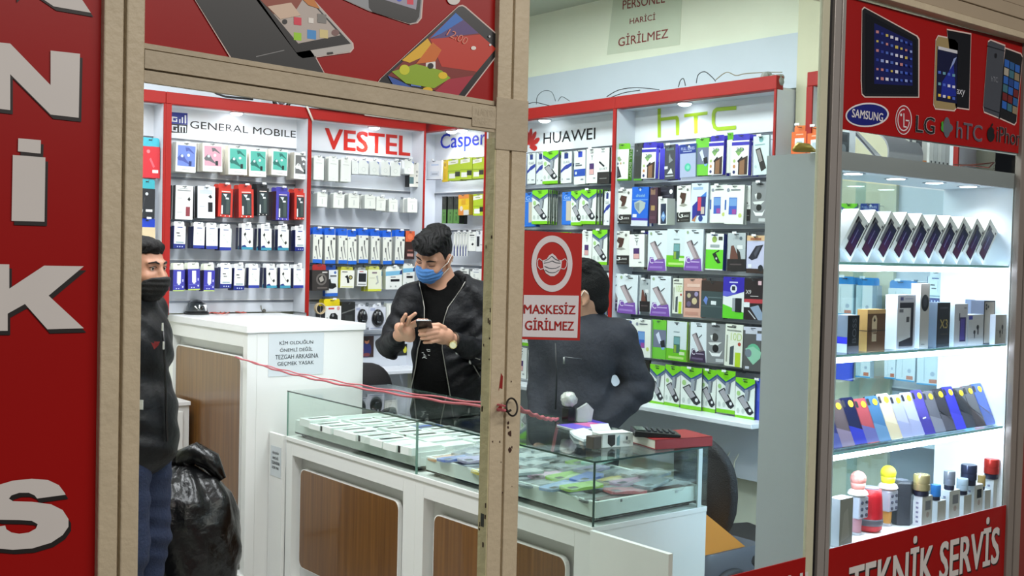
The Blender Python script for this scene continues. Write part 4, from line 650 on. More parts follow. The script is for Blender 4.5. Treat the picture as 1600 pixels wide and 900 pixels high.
rowpacks(unit_hu, WX, g, 0, [('3D', (772, 789, 236, 288)), ('C', (792, 812, 238, 289)), ('L', (815, 823.5, 240, 290)), ('B', (824.5, 837, 239, 287), 1), ('B', (838, 852, 238, 288), 0), ('A', (849, 872, 236, 287), 3, .135), ('B', (877, 893.5, 237, 286), 1), ('C', (897, 915.5, 235, 288), 1), ('Y', (917, 934, 232, 286), 1), ('E', (934.5, 952, 231, 287), 1)], rev=False)
rowpacks(unit_hu, WX, g, 1, [('WD', (769, 784, 304, 342)), ('A', (786, 812, 300, 356), 1), ('Bl', (818, 838, 301, 354), 1, .11), ('A', (832, 856, 297, 350), 6, .14), ('Bl', (879, 894, 300, 351), 1, .11), ('A', (893, 909, 298, 352), 1), ('A', (908, 933, 296, 350), 6, .14), ('B', (945, 954, 299, 352), 0)], rev=False)
rowpacks(unit_hu, WX, g, 2, [('A', (768, 788, 362, 414), 1), ('Y', (790, 812, 364, 418)), ('B', (812, 830, 364, 418)), ('K', (836, 858, 364, 418)), ('A', (864, 888, 363, 418), 2), ('Y', (910, 925, 361, 411), 0), ('A', (926, 949, 359, 414), 1)], rev=False)
rowpacks(unit_hu, WX, g, 3, [('A', (766, 788, 418, 474), 1), ('C', (792, 814, 424, 478)), ('A', (818, 842, 424, 478), 1), ('C1', (848, 874, 426, 484)), ('B', (882, 904, 426, 480)), ('W', (934, 948, 428, 492), 1)], rev=False)
rowpacks(unit_hu, WX, g, 4, [('Y', (766, 784, 486, 536)), ('A', (790, 814, 486, 540)), ('A', (817, 836, 484, 541), 2), ('A', (840, 858, 486, 541), 1), ('3D', (872, 896, 490, 548)), ('N', (908, 934, 492, 548))], rev=False)
rowpacks(unit_hu, WX, g, 5, [('Y', (808, 823, 543, 591)), ('Y', (825, 843.5, 548, 597), 1), ('A', (846, 868, 547, 600), 1), ('A', (884, 908, 552, 608)), ('A', (920, 946, 556, 614))], rev=False)
g = 'lime-letter'
rowpacks(unit_ht, WX, g, 0, [('FB', (959.5, 983, 224, 282), 0, .13), ('D', (992, 1004, 224, 282)), ('3D', (1004, 1025.5, 222, 279), 2), ('3A', (1038.5, 1056, 226, 280), 1), ('FC', (1063, 1087, 225, 277), 0), ('GC', (1088, 1108, 216, 274), 1, .11), ('3D', (1108, 1132, 211, 273), 1, .13), ('WS', (1136, 1145, 207, 270)), ('3D', (1144.5, 1171, 209, 274), 2, .13), ('PA', (1177, 1202, 212, 273), 0)], rev=False)
rowpacks(unit_ht, WX, g, 1, [('G', (964, 988, 295, 350), 0), ('SH', (988, 1014, 292, 353), 1), ('MA', (1016, 1028, 293, 349)), ('DB', (1031, 1053, 290, 314), 0, .08), ('WB', (1029, 1042, 310, 351), 0, .13), ('G', (1057.5, 1080, 290, 347)), ('J', (1080, 1108, 286, 348), 0, .13), ('K', (1110.5, 1136, 289, 348), 1), ('K', (1133.5, 1164, 289, 350), 1, .14), ('E', (1163, 1173, 290, 345)), ('LG', (1175, 1201, 284, 349), 0)], rev=False)
rowpacks(unit_ht, WX, g, 2, [('G', (959, 984, 361, 413)), ('Y', (984, 1006.5, 366, 417), 1, .13), ('3D', (1004, 1013, 362, 422), 0, .09), ('C1', (1013, 1042.5, 360, 423)), ('N', (1043, 1073, 358, 417), 1), ('C1', (1070, 1100, 358, 423), 0, .13), ('SD', (1104, 1131, 365, 422), 1), ('P', (1137.5, 1165, 364, 424), 1), ('Q', (1167, 1196, 368, 427), 1)], rev=False)
rowpacks(unit_ht, WX, g, 3, [('C2', (948, 971.5, 427, 485)), ('C1', (967, 996.5, 429, 490), 1, .13), ('P', (1000, 1016, 436, 487)), ('C1', (1017, 1048, 431, 494)), ('V', (1052, 1067.5, 435, 490)), ('R', (1068.5, 1097, 435, 496)), ('S', (1097, 1132, 439, 497)), ('TB', (1131, 1163, 433, 498)), ('X9', (1163.5, 1195, 435, 500))], rev=False)
rowpacks(unit_ht, WX, g, 4, [('A', (953, 974, 498, 550)), ('B', (973, 994, 499, 554)), ('K', (992, 1017, 499, 558), 0, .135), ('GC', (1019, 1041, 500, 561)), ('N', (1042, 1074, 502, 564), 2), ('C2', (1079, 1105, 504, 566)), ('LG', (1104, 1134, 506, 568)), ('V', (1134.5, 1161, 507, 573)), ('X', (1162, 1193, 511, 580))], rev=False)
rowpacks(unit_ht, WX, g, 5, [('OG', (1003, 1015, 562, 612)), ('A', (1016, 1039, 570, 633)), ('A', (1039.5, 1064.5, 571, 636)), ('A', (1064.5, 1096.5, 574, 640), 0, .135), ('A', (1096, 1120.5, 577, 644)), ('A', (1120, 1149.5, 579, 646), 0, .13), ('A', (1149.5, 1180, 591, 656), 0, .135), ('BS', (1180.5, 1191.5, 592, 662))], rev=False)
g = 'far'
rowpacks(unit_far, WX, 'showcase-side', 0, [('OR', (1238, 1260, 196, 240), 1), ('OR', (1262, 1284, 198, 242), 1)], rev=False)
rowpacks(unit_far, WX, 'showcase-side', 2, [('A', (1314, 1340, 318, 360)), ('FC', (1345, 1372, 318, 360))], rev=False)
rowpacks(unit_far, WX, 'showcase-side', 3, [('BC', (1304, 1334, 432, 492), 1), ('BC', (1338, 1364, 434, 494), 1), ('BC', (1388, 1424, 438, 500), 1), ('NC', (1450, 1474, 424, 474))], rev=False)
rowpacks(unit_far, WX, 'showcase-side', 4, [('BS', (1302, 1334, 520, 594)), ('BC', (1338, 1360, 524, 590)), ('BC', (1382, 1400, 524, 592)), ('BC', (1402, 1432, 526, 596), 1), ('BC', (1434, 1468, 528, 602), 1)], rev=False)
# the two mice inside their clear packs
for o in [x for x in COL.objects if x.name.startswith('hanging_pack') and x.get('label', '').startswith('clear white pack')]:
    w = o.data; wd = max(v.co.x for v in w.vertices)*2; h = -min(v.co.z for v in w.vertices); m = MB(); n = 20; rg = []
    for r, y in ((1, 0), (1, -.012), (.82, -.022), (.4, -.027), (.02, -.028)):
        rg.append([(wd*.34*r*math.cos(2*math.pi*k/n)*(1-.12*math.sin(2*math.pi*k/n)), y, -h*.54+h*.34*r*math.sin(2*math.pi*k/n)) for k in range(n)])
    m.rings(rg, M('#17181b', .22)); c = m.build('mouse_shell', smooth=True); c.parent = o
    m = MB(); m.ob((-.004, -.034, -h*.42), (.008, 0, 0), (0, .012, 0), (0, 0, h*.12), M('#c8ccd2', .2, .6)); m.ob((-wd*.12, -.0265, -h*.70), (wd*.2, 0, 0), (0, .004, 0), (0, 0, h*.07), M('#b0b6bf', .2, .6)); c = m.build('scroll_wheel'); c.parent = o
# roll of tape on a hook
m = MB(); c = ony(500, 482, 5.72); R, r = .033, .027
prof = [(R, -.012), (R, .012), (r, .012), (r, -.012)]
m.rings([[c+[a*math.cos(t), h, a*math.sin(t)] for t in [2*math.pi*k/32 for k in range(32)]][::-1] for a, h in prof], M('#c9b48e', .5), closed=True)
o = m.build('tape_roll', smooth='auto'); tag(o, 'round beige tape roll hanging on the bottom row of the red-letter unit', 'tape roll')
m = MB(); u = WY.pick(500, 482, .12); m.tube([WY.pt(u[0], 0, u[1]+.026), WY.pt(u[0], .15, u[1]+.026)], .0016, HOOKM, 5); m.build('peg_hook', unit_ve)
# snapshots and dark cards pinned below
for nm, bx, cols, lb in (('photo_print', (540, 555.5, 523.5, 560), ('#6a6258', '#b8a898', '#d8d8d4', '#77695a'), 'pinned photo print of a standing person in pale clothes'), ('photo_print', (561, 583.5, 523.5, 559), ('#3a2420', '#c07a52', '#2a2f6a', '#7a3a3c'), 'pinned photo print of a child in dark blue'), ('dark_card', (604, 617, 540, 560), ('#3a1a1c', '#8a3a3c', '#2a1516', '#5a2a2c'), 'dark red card under the display'), ('dark_card', (618, 636, 538, 556), ('#1c1d18', '#3a3c30', '#c8c43a', '#2a2b24'), 'dark card with a yellow spot under the display')):
    xl, xr, yt, yb = bx; a = ony(xl, yb, YP-.004); b = ony(xr, yb, YP-.004); t = ony(xl, yt, YP-.004); w, h = b[0]-a[0], t[2]-a[2]
    m = MB(); m.box(a[0], a[0]+w, YP-.004, YP-.001, a[2], a[2]+h, mk(cols[0])); y = YP-.0045
    pe = lambda cx, cz, rx, rz, c, k: m.poly([(a[0]+w*(cx+rx*math.cos(t)), y-.0002*k, a[2]+h*(cz+rz*math.sin(t))) for t in [2*math.pi*i/14 for i in range(14)]], mk(c))
    if nm == 'photo_print': pe(.5, .34, .34, .34, cols[2], 1); pe(.2, .3, .12, .2, cols[3], 2); pe(.52, .72, .16, .13, cols[1], 3); pe(.5, .8, .17, .08, '#2a1c18', 4); pe(.5, .12, .25, .08, cols[3], 2)
    else: pe(.45, .6, .3, .1, cols[1], 1); pe(.8, .5, .16, .3, cols[2], 2)
    tag(m.build(nm), lb, 'photo' if nm == 'photo_print' else 'card')
# ------------------------------------------------------------------ counters
CX0, CX1, CY0, CYM, CY1, CZB, CZT = 2.502, 3.06, 2.628, 3.655, 4.74, .735, .95
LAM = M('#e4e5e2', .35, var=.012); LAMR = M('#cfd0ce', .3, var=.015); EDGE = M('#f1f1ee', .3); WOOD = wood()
CG = glass('#f9fdfb', 1.5, name='counter_glass'); GEDGE = M('#27423c', .15, spec=.8); GLINE = M('#6f9488', .15)
def wood_face(m1, mw, X, y0, y1, z0, z1, prof):
    """panel with rounded corners standing proud in a recess on a face looking along -x"""
    w, h = y1-y0, z1-z0
    O = [(y0+a, z0+b) for a, b in rrect(w, h, .035)]
    m1.prism([(X, y, z) for y, z in O], (.018, 0, 0), EDGE); m = mw
    m.prism([(X-.0012, y0+.004+(a*(w-.008)/w), z0+.004+(b*(h-.008)/h)) for a, b in rrect(w, h, .035)], (.001, 0, 0), WOOD)
def counter(y0, y1, label, end0, end1):
    root = thing('display_counter', (CX0, (y0+y1)/2, 0), label, 'counter')
    m = MB(); st = .058
    m.box(CX0+.0605, CX1, y0, y1, .0, CZB-.02, LAM)
    m.box(CX0, CX0+.06, y0, y0+st+.03, 0, CZB-.02, LAM); m.box(CX0, CX0+.06, y1-st, y1, 0, CZB-.02, LAM)
    m.box(CX0, CX0+.06, y0+st+.03, y1-st, CZB-.085, CZB-.02, LAM); m.box(CX0, CX0+.06, y0+st+.03, y1-st, 0, .07, LAM)
    m.build('carcass', root, bevel=.0015)
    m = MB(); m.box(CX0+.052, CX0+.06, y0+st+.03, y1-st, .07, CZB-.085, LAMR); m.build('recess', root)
    m1, mw = MB(), MB(); wood_face(m1, mw, CX0+.022, y0+.15, y1-.10, .13, CZB-.14, 0)
    p = m1.build('panel_edge', root); mw.build('wood_panel', root)
    m = MB(); m.box(CX0-.006, CX1, y0-(.003 if end0 else 0), y1-.0005, CZB-.02, CZB-.001, LAM); m.build('top_board', root, bevel=.002)
    g = .006
    m = MB(); m.box(CX0, CX0+g, y0, y1, CZB, CZT-g, CG)
    for y in (y0, y1-.0045): m.box(CX0-.0005, CX0+g, y, y+.004, CZB, CZT-g, GLINE)
    m.build('front_glass', root)
    m = MB(); m.box(CX0, CX1, y0+.0005, y1-.0005, CZT-g, CZT, CG)
    m.box(CX0-.001, CX0-.0001, y0, y1-.0005, CZT-g, CZT, GEDGE); m.box(CX1+.0001, CX1+.001, y0, y1, CZT-g, CZT, GEDGE)
    m.box(CX0, CX1, y0-(.0015 if end0 else 0), y0, CZT-g, CZT, GEDGE)
    m.build('top_glass', root)
    m = MB(); m.box(CX1-g, CX1, y0, y1, CZB, CZT-g, CG); m.build('back_glass', root)
    if end0:
        m = MB(); m.box(CX0, CX1, y0, y0+g, CZB, CZT-g, CG); m.box(CX0-.0006, CX0+.004, y0-.0006, y0+.004, CZB, CZT-g, GEDGE); m.box(CX1-.05, CX1-.03, y0-.0006, y0+g, CZB, CZT-g, M('#c9d4d2', .2)); m.build('end_glass', root)
    if end1:
        m = MB(); m.box(CX0, CX1, y1-g, y1, CZB, CZT-g, CG); m.build('end_glass', root)
    return root
far = counter(CYM, CY1, 'white glass counter with wood front panel holding white boxes', False, True)
near = counter(CY0, CYM, 'white glass counter with wood front panel full of colourful phone cases', True, False)
TRAY = M('#d9e2df', .4)
def tray(x0, x1, y0, y1, z0, z1, lab, mat=None):
    m = MB(); t = .012; m.box(x0, x1, y0, y1, z0, z0+.008, TRAY)
    m.box(x0, x0+t, y0, y1, z0, z1, TRAY); m.box(x1-t, x1, y0, y1, z0, z1, TRAY); m.box(x0+t, x1-t, y0, y0+t, z0, z1, TRAY); m.box(x0+t, x1-t, y1-t, y1, z0, z1, TRAY)
    root = thing('display_tray', ((x0+x1)/2, (y0+y1)/2, z0), lab, 'tray'); m.build('rim', root, bevel=.001)
    m = MB(); m.box(x0+t, x1-t, y0+t, y1-t, z0+.008, z1-.014, mat or TRAY); m.build('inner_board', root)
    for yy in (y0+.03, y1-.05):
        m = MB(); m.box(x0+.02, x1-.02, yy, yy+.02, CZB-.001, z0, DARK); m.build('foot', root)
    return root
tray(CX0+.028, CX1-.02, CYM+.03, CY1-.03, CZB+.014, CZB+.078, 'white display tray of boxed phones in the counter beside the tall cabinet')
tray(CX0+.028, CX1-.02, CY0+.018, CYM-.03, CZB+.014, CZB+.074, 'white display tray of phone cases in the counter end near the door post', M('#a9b1b6', .5))
m = MB(); m.box(CX0+.06, CX1-.04, CY0+.033, CY0+.075, CZB+.061, CZB+.0735, M('#4a2420', .6)); tag(m.build('tray_insert', bevel=.002), 'dark maroon strip along the near end of the phone case tray', 'insert')
# white boxes lying on the tray
LYING = ['#5f6360', '#4a4e4c', '#353938', '#74766f', '#585c59']
zb = CZB+.066
for i in range(3):
    for j in range(9):
        if (i, j) in ((2, 8), (1, 8)): continue
        x = 2.575+.165*i+R0.uniform(-.006, .006); y = 3.735+.105*j+R0.uniform(-.005, .005); h = R0.uniform(.022, .034)
        blue = (i, j) == (2, 4); plain = (j < 2 and i < 2)
        m = MB(); m.box(-.076, .076, -.047, .047, 0, h, M('#e3ebe7', .35, var=0) if not blue else M('#2a58b8', .35, var=0))
        if not plain:
            m.v; pr = [(-.055+a, -.012+b, h+.0006) for a, b in rrect(.115, .028, .012)]
            m.poly(pr, mk(R0.choice(LYING)))
        m.box(-.0765, -.076, .030, .0475, .002, h-.002, mk('#1d2020')) if (i+j) % 3 == 0 else None
        m.poly([(-.07, .028, h+.0005), (-.02, .028, h+.0005), (-.02, .034, h+.0005), (-.07, .034, h+.0005)], mk('#9aa4a4'))
        o = m.build('phone_box'); o.location = (x, y, zb); o.rotation_euler[2] = R0.uniform(-.05, .05)
        tag(o, f'{"blue" if blue else "white"} flat box, {WORDS[j]} from the glass joint, {["front", "middle", "back"][i]} row of the counter', 'box', 'white boxes lying in the counter')
# phone cases in clear sleeves
CASEC = [('lime green', '#a4cf62'), ('pink', '#dcb0cc'), ('yellow', '#dcca5c'), ('red', '#c4666a'), ('sky blue', '#9ab8e0'), ('grey', '#9aa2a8'), ('lilac', '#b0acd0'), ('clear grey', '#c0c6ca'), ('dark grey', '#6a7074'), ('blue', '#5f80d0'), ('mint', '#a8d4c4'), ('orange', '#dca274')]
SEQ = [8, 3, 5, 7, 0, 8, 1, 5, 4, 9, 2, 7, 5, 0, 6, 8, 7, 1, 5, 10, 3, 7, 8, 0, 2, 5, 7, 8, 6, 4, 7, 5, 9, 7, 6, 8, 11, 5, 7, 0, 1, 8]
SLEEVE = M('#e6ecee', .18, var=0, spec=.6, bump=.3, bs=30); SLEEVE.node_tree.nodes['Principled BSDF'].inputs['Alpha'].default_value = .24; k = 0
CASES = {}
def case_mesh(col):
    if col in CASES: return CASES[col]
    m = MB(); mt = M(col, .3, var=.05, spec=.6)
    m.prism([(a-.036, b-.073, .011) for a, b in rrect(.072, .146, .012)], (0, 0, -.010), mt)
    m.prism([(a-.030, b+.030, .0118) for a, b in rrect(.024, .034, .006)], (0, 0, -.0008), mk('#1b1d20')); o = m.build('phone_case', bevel=.002)
    n = 6; m = MB(); V = []; F = []
    for i in range(n+1):
        for j in range(n+1): V.append((-.05+.1*i/n, -.088+.176*j/n, .0135+.005*math.sin(i*1.7+j*2.3)*(.4+.6*(abs(i-n/2)/n*2))))
    for i in range(n):
        for j in range(n): a = i*(n+1)+j; F.append((a, a+n+1, a+n+2, a+1))
    m.add(V, F, SLEEVE); s = m.build('clear_sleeve', o, smooth=True); CASES[col] = (o, s, [False]); return CASES[col]
for j in range(10):
    for i in range(4):
        ci = SEQ[k % len(SEQ)]; k += 1; nm, col = CASEC[ci]
        src, sl, used = case_mesh(col)
        if not used[0]: o, s = src, sl; used[0] = True
        else:
            o = src.copy(); s = sl.copy(); COL.objects.link(o); COL.objects.link(s); s.parent = o
        o.location = (2.59+.125*i+R0.uniform(-.012, .012), 2.70+.098*j+R0.uniform(-.012, .012), CZB+.0615+.013*((i+j*2) % 3))
        o.rotation_euler = (R0.uniform(-.05, .05), R0.uniform(-.05, .05), math.pi/2+R0.uniform(-.35, .35))
        tag(o, f'{nm} phone case in clear sleeve, {WORDS[j]} line from counter end, {["at front glass", "second from front glass", "third from front glass", "at back glass"][i]}', 'phone case', 'phone cases in the near counter')
# low boards joining the counters to cabinet and pane
m = MB(); m.box(2.484, 2.502, 2.275, 2.622, 0, .727, M('#e9eae6', .35)); tag(m.build('low_board', bevel=.001), 'low white board standing between the counter end and the window pane', 'board')
m = MB(); m.box(2.484, 2.502, 4.745, 4.883, 0, .735, LAM); lb = m.build('low_board', bevel=.001); tag(lb, 'low white board between counter and tall cabinet with a small paper notice', 'board')
PAPER = M('#cbd2d6', .5)
NOTICE = ['KİM OLDUĞUN', 'ÖNEMLİ DEĞİL', 'TEZGAH ARKASINA', 'GEÇMEK YASAK']
def notice(o, ux, uy, label, tilt=0.):
    o, ux, uy = (np.asarray(q, float) for q in (o, ux, uy)); n = unit(np.cross(ux, uy)); m = MB()
    m.prism([o, o+ux, o+ux+uy, o+uy], -n*.0008, PAPER)
    r = tag(m.build('paper_notice'), label, 'notice'); m = MB()
    for i, (t, a, b) in enumerate(zip(NOTICE, (.19, .20, .12, .16), (.80, .79, .90, .82))):
        m.text(t, o+ux*a+uy*(.74-.17*i)+n*.0006, ux*(b-a), uy*.105, mk('#2c3034'), .012)
    m.build('lettering', r); return r
o = ony(419, 589, 4.884); b = ony(505, 585, 4.884); t = ony(420, 522, 4.884)
notice(o, (b[0]-o[0], 0, 0), (0, 0, t[2]-o[2]), 'white paper notice of four lines taped on the tall white cabinet')
notice((2.4825, 4.862, .53), (0, -.105, 0), (0, 0, .145), 'small white paper notice on the low board beside the glass counter')

# ------------------------------------------------------------------ tall cabinet
TX0, TX1, TY0, TY1, TZ = 2.364, 3.005, 4.886, 5.83, 1.25
root = thing('tall_cabinet', (2.68, 5.36, 0), 'tall white cabinet with a glossy wood panel on its open side', 'cabinet')
m = MB(); m.box(TX0+.0505, TX1, TY0, TY1, 0, TZ-.035, LAM); m.box(TX0, TX0+.05, TY0, TY0+.045, .055, TZ-.035, LAM); m.box(TX0, TX0+.05, TY1-.05, TY1, .055, TZ-.035, LAM)
m.box(TX0, TX0+.05, TY0+.045, TY1-.05, TZ-.105, TZ-.035, LAM); m.box(TX0-.02, TX0+.05, TY0, TY1, 0, .055, LAM); m.build('carcass', root, bevel=.0015)
m = MB(); m.box(TX0-.008, TX1+.008, TY0-.008, TY1, TZ-.035, TZ, M('#eceded', .3)); m.build('top_board', root, bevel=.002)
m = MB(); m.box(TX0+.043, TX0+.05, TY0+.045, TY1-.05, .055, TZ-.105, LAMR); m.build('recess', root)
m1, mw = MB(), MB(); wood_face(m1, mw, TX0+.008, TY0+.085, TY1-.075, .075, TZ-.155, 0); m1.build('panel_edge', root); mw.build('wood_panel', root)
# dome camera with red lead
c = onz(307, 491, TZ); root = thing('dome_camera', c, 'clear dome camera with black base on the tall white cabinet', 'camera')
m = MB(); m.lathe(c, [(.0, 0), (.066, 0), (.068, .008), (.062, .014), (0, .014)], BLACK); m.build('base', root, smooth='auto')
m = MB(); m.lathe(c, [(.060*math.cos(a), .014+.068*math.sin(a)) for a in [k*math.pi/2/10 for k in range(11)]], glass('#a8acad', 1.5, .05, 'dome_plastic', 2.4)); m.build('dome', root, smooth=True)
m = MB(); q = unit(np.array([-c[0], -c[1], 0])); r_ = np.array([q[1], -q[0], 0]); p = c+[0, 0, .02]+r_*-.03+q*.035
m.ob(p-r_*.022, r_*.044, -q*.03, (0, 0, .034), M('#e8ecee', .4)); m.cyl(p+[0, 0, .017], p+[0, 0, .017]+q*.008, .010, BLACK); m.build('lens_block', root, bevel=.002)
m = MB()
for k in range(3):
    a = onz(325, 490-k, TZ+.004); pth = [a]
    for j in range(1, 14): pth.append(onz(325+(385-325)*j/13, 490-k-2*math.sin(j*.9+k)-j*.25, TZ+.005+.004*abs(math.sin(j*1.3+k))))
    m.tube(pth, .0022, M('#c8584a', .45), 6)
tag(m.build('red_lead', smooth=True), 'thin red lead lying in loops on the tall white cabinet', 'cable')
m = MB(); a = onz(415, 488, TZ+.003); m.tube([a+[-.03, 0, .04], a+[-.02, .01, .01], a, a+[.05, 0, 0], a+[.09, -.02, 0]], .003, M('#8a8a80', .5)); m.ball(a+[-.01, 0, .009], .011, M('#5a5850', .5), 8); tag(m.build('cable_end', smooth=True), 'small grey cable end on the tall cabinet near the wall', 'cable')
# low white cupboard beside it
cz = onx(301, 626, 2.36)[2]; y0 = onx(302, 640, 2.36)[1]
root = thing('low_cupboard', (2.0, 5.6, 0), 'low white cupboard beside the glossy wood panel behind the standing man', 'cupboard')
m = MB(); m.box(1.60, 2.338, y0, 5.78, .04, cz-.02, LAM); m.box(1.63, 2.33, y0+.03, 5.75, 0, .04, DARK); m.build('carcass', root, bevel=.001)
m = MB(); m.box(1.592, 2.341, y0-.012, 5.79, cz-.02, cz, M('#eceded', .3)); m.build('top_board', root, bevel=.002)
for x0, x1, kx in ((1.63, 1.96, 1.90), (1.985, 2.30, 2.08)):
    m = MB(); m.box(x0, x1, y0-.014, y0-.001, .07, cz-.05, M('#e9e9e6', .35)); d = m.build('door', root, bevel=.0015)
    m = MB(); m.lathe((kx, y0-.014, cz-.16), [(0, .022), (.016, .020), (.018, .014), (.008, .006), (.008, 0)][::-1], M('#b8a890', .25, .8), ax=(0, -1, 0)); m.build('knob', d, smooth='auto')

# ------------------------------------------------------------------ things on the counter
zc = CZT+.001
def flat(nm, corners, h, mat, cap, label, cat, z=zc, extra=None):
    P = [onz(x, y, z) for x, y in corners]; m = MB(); m.prism([p+[0, 0, h] for p in P], (0, 0, -h), mat, cap)
    if extra: extra(m, P)
    return tag(m.build(nm), label, cat)
flat('leaflet', [(870, 665), (900, 673), (952, 667), (925, 661)], .004, mk('#e2e4ea'), mk('#c85a9a'), 'pink and purple leaflet on the counter beside the clear ball holder', 'leaflet',
     extra=lambda m, P: (m.poly([P[0]+[0, 0, .0045], P[1]+[0, 0, .0045], P[1]*.5+P[2]*.5+[0, 0, .0045], P[0]*.55+P[3]*.45+[0, 0, .0045]], mk('#6a58c0'))))
flat('leaflet', [(905, 655), (925, 662), (951, 663), (915, 654)], .003, mk('#d9dce4'), mk('#5a4ab8'), 'violet leaflet lying behind the pink leaflet on the counter', 'leaflet')
m = MB(); q = [onz(x, y, zc) for x, y in ((890, 677), (897, 686), (912, 691), (928, 688), (930, 680), (912, 674))]; m.prism([p+[0, 0, .010+.004*(i % 2)] for i, p in enumerate(q)], (0, 0, -.009), M('#dfe8ea', .3, bump=.6, bs=40)); tag(m.build('plastic_bag', smooth='auto', bevel=.002), 'crumpled white plastic bag lying on the glass counter', 'bag')
# open white carton
a, b = onz(941, 700, zc), onz(989, 697, zc); ex = unit(b-a); ey = np.array([-ex[1], ex[0], 0]); L = np.linalg.norm(b-a)
root = thing('small_carton', (a+b)/2, 'small white carton with dark shield mark on the glass counter', 'box')
CARD = M('#dfe2de', .5, var=0)
m = MB(); m.ob(a, ex*L, ey*.075, (0, 0, .048), CARD); n = -ey*.0006
P = lambda u, v: a+ex*L*u+np.array([0, 0, .048*v])+n
m.poly([P(.17, .92), P(.41, .92), P(.41, .2), (P(.29, .04)), P(.17, .3)][::-1], mk('#2c2826')); m.poly([P(.46, .1), P(.56, .1), P(.56, .9), P(.46, .7)], mk('#7fa0a4')); m.text('WAKER', P(.66, .2), ex*L*.26, (0, 0, .012), mk('#6a6e70')); m.poly([P(.76, .5), P(.82, .5), P(.82, .75), P(.76, .75)], mk('#4a4e54')); m.build('box_body', root, bevel=.001)
m = MB(); t = a+np.array([0, 0, .049]); m.ob(t-ex*.015-ey*.004, ex*L*1.02, ey*.05, (0, 0, .002), CARD); m.ob(t+ey*.07, ex*L*.6, ey*.02+np.array([0, 0, .02]), ey*.002, CARD); m.build('open_flap', root)
m = MB(); m.box(-.02, .02, -.02, .02, 0, .045, M('#4a423c', .6)); m.v = [(a[0]-ex[0]*.035+x, a[1]-ex[1]*.035+y, zc+z) for x, y, z in m.v]; tag(m.build('brown_holder', bevel=.004), 'small brown block beside the white carton on the counter', 'holder')
# red agenda and calculator
a, b = onz(1024, 703, zc), onz(1113, 697, zc); ex = unit(b-a); ey = np.array([-ex[1], ex[0], 0]); L = np.linalg.norm(b-a)
root = thing('desk_diary', (a+b)/2, 'thick red hardcover book lying on the glass counter', 'book'); RC = M('#8f1a1c', .45)
m = MB(); m.ob(a, ex*L, ey*.17, (0, 0, .003), RC); m.ob(a+[0, 0, .032], ex*L, ey*.17, (0, 0, .003), RC); m.ob(a+[0, 0, .0], ex*L, ey*.004, (0, 0, .035), RC); m.build('cover', root, bevel=.001)
m = MB(); m.ob(a+ex*.003+ey*.004+[0, 0, .003], ex*(L-.008), ey*.16, (0, 0, .029), M('#d8d4c8', .6)); m.build('pages', root)
z1 = zc+.0365; a, b = onz(992, 683, z1), onz(1064, 684, z1); ex = unit(b-a); ey = np.array([-ex[1], ex[0], 0]); L = np.linalg.norm(b-a)
root = thing('calculator', (a+b)/2, 'black desk calculator lying on the red book', 'calculator')
m = MB(); P = [a, a+ex*L, a+ex*L+ey*.10, a+ey*.10]; hs = (.022, .010, .010, .024); t = [p+[0, 0, h] for p, h in zip(P, hs)]
m.add(P+t, [(3, 2, 1, 0), (4, 5, 6, 7), (0, 1, 5, 4), (1, 2, 6, 5), (2, 3, 7, 6), (3, 0, 4, 7)], M('#1c1d1d', .35)); m.build('case', root, bevel=.002)
for i in range(5):
    for j in range(4):
        u, v = .30+.13*i, .14+.2*j; p = a+ex*L*u+ey*.10*v+[0, 0, .0225-.0125*u]; m = MB(); m.ob(p, ex*.011, ey*.013, (0, 0, .005), M('#33363a', .4)); m.build('key', root, bevel=.001)
m = MB(); p = a+ex*L*.05+ey*.012+[0, 0, .0228]; m.ob(p, ex*L*.2, ey*.075, (0, 0, .002), M('#5d6a60', .2)); m.build('screen', root)
# clear ball holder
c = onz(888, 660, zc); root = thing('charm_stand', c, 'small black stand topped by a crumpled clear ball on the counter', 'stand')
m = MB(); m.box(c[0]-.02, c[0]+.02, c[1]-.02, c[1]+.02, zc, zc+.062, M('#0e0e10', .2)); m.build('black_block', root, bevel=.004)
m = MB(); n = 12; rg = []
for j in range(n+1):
    t = math.pi*j/n; rg.append([c+np.array([0, 0, .092])+(.031+.006*math.sin(5*2*math.pi*k/20+j)*math.sin(t))*np.array([max(math.sin(t), .01)*math.cos(2*math.pi*k/20), max(math.sin(t), .01)*math.sin(2*math.pi*k/20), -math.cos(t)]) for k in range(20)])
m.rings(rg, M('#b4b4ac', .15, spec=.9, bump=.5, bs=60)); m.build('clear_ball', root, smooth=True)
c2 = c+np.array([.04, -.01, 0]); m = MB(); m.prism([c2+[0, 0, .0], c2+[.05, -.03, 0], c2+[.055, -.035, .05], c2+[.035, -.02, .075], c2+[.0, 0, .05]], (.012, .02, 0), M('#c2c6c2', .15, spec=.8)); tag(m.build('clear_clip', bevel=.003), 'clear plastic clip beside the black stand on the counter', 'clip')
# barrier cord from the cabinet to the ring on the post and on to the counter
PINK = M('#c4616a', .6)
A = onx(368, 558, TX0-.002); B = ony(789, 634, 1.945)
for k, (dz, lab) in enumerate(((0, 'upper'), (-.009, 'lower'))):
    pth = []
    for i in range(41):
        t = i/40; p = A*(1-t)+B*t; sag = -.055*4*t*(1-t)*.35; pth.append(p+[0, 0, sag+dz*min(1, t*3)*(1 if t > .25 else t*4)+.002*math.sin(t*60+k*2)])
    m = MB(); m.tube(pth, .0024+.0012*k, PINK, 6); tag(m.build('barrier_cord', smooth=True), f'{lab} strand of pink barrier cord from tall cabinet to the door post', 'cord', 'barrier cord strands')
E2 = onz(872, 655, zc+.006); m = MB(); pth = []
B2 = ony(806, 636, 2.02)
for i in range(21):
    t = i/20; p = B2*(1-t)+E2*t; pth.append(p+[0, 0, -.01*math.sin(math.pi*t)+.003*math.sin(t*40)])
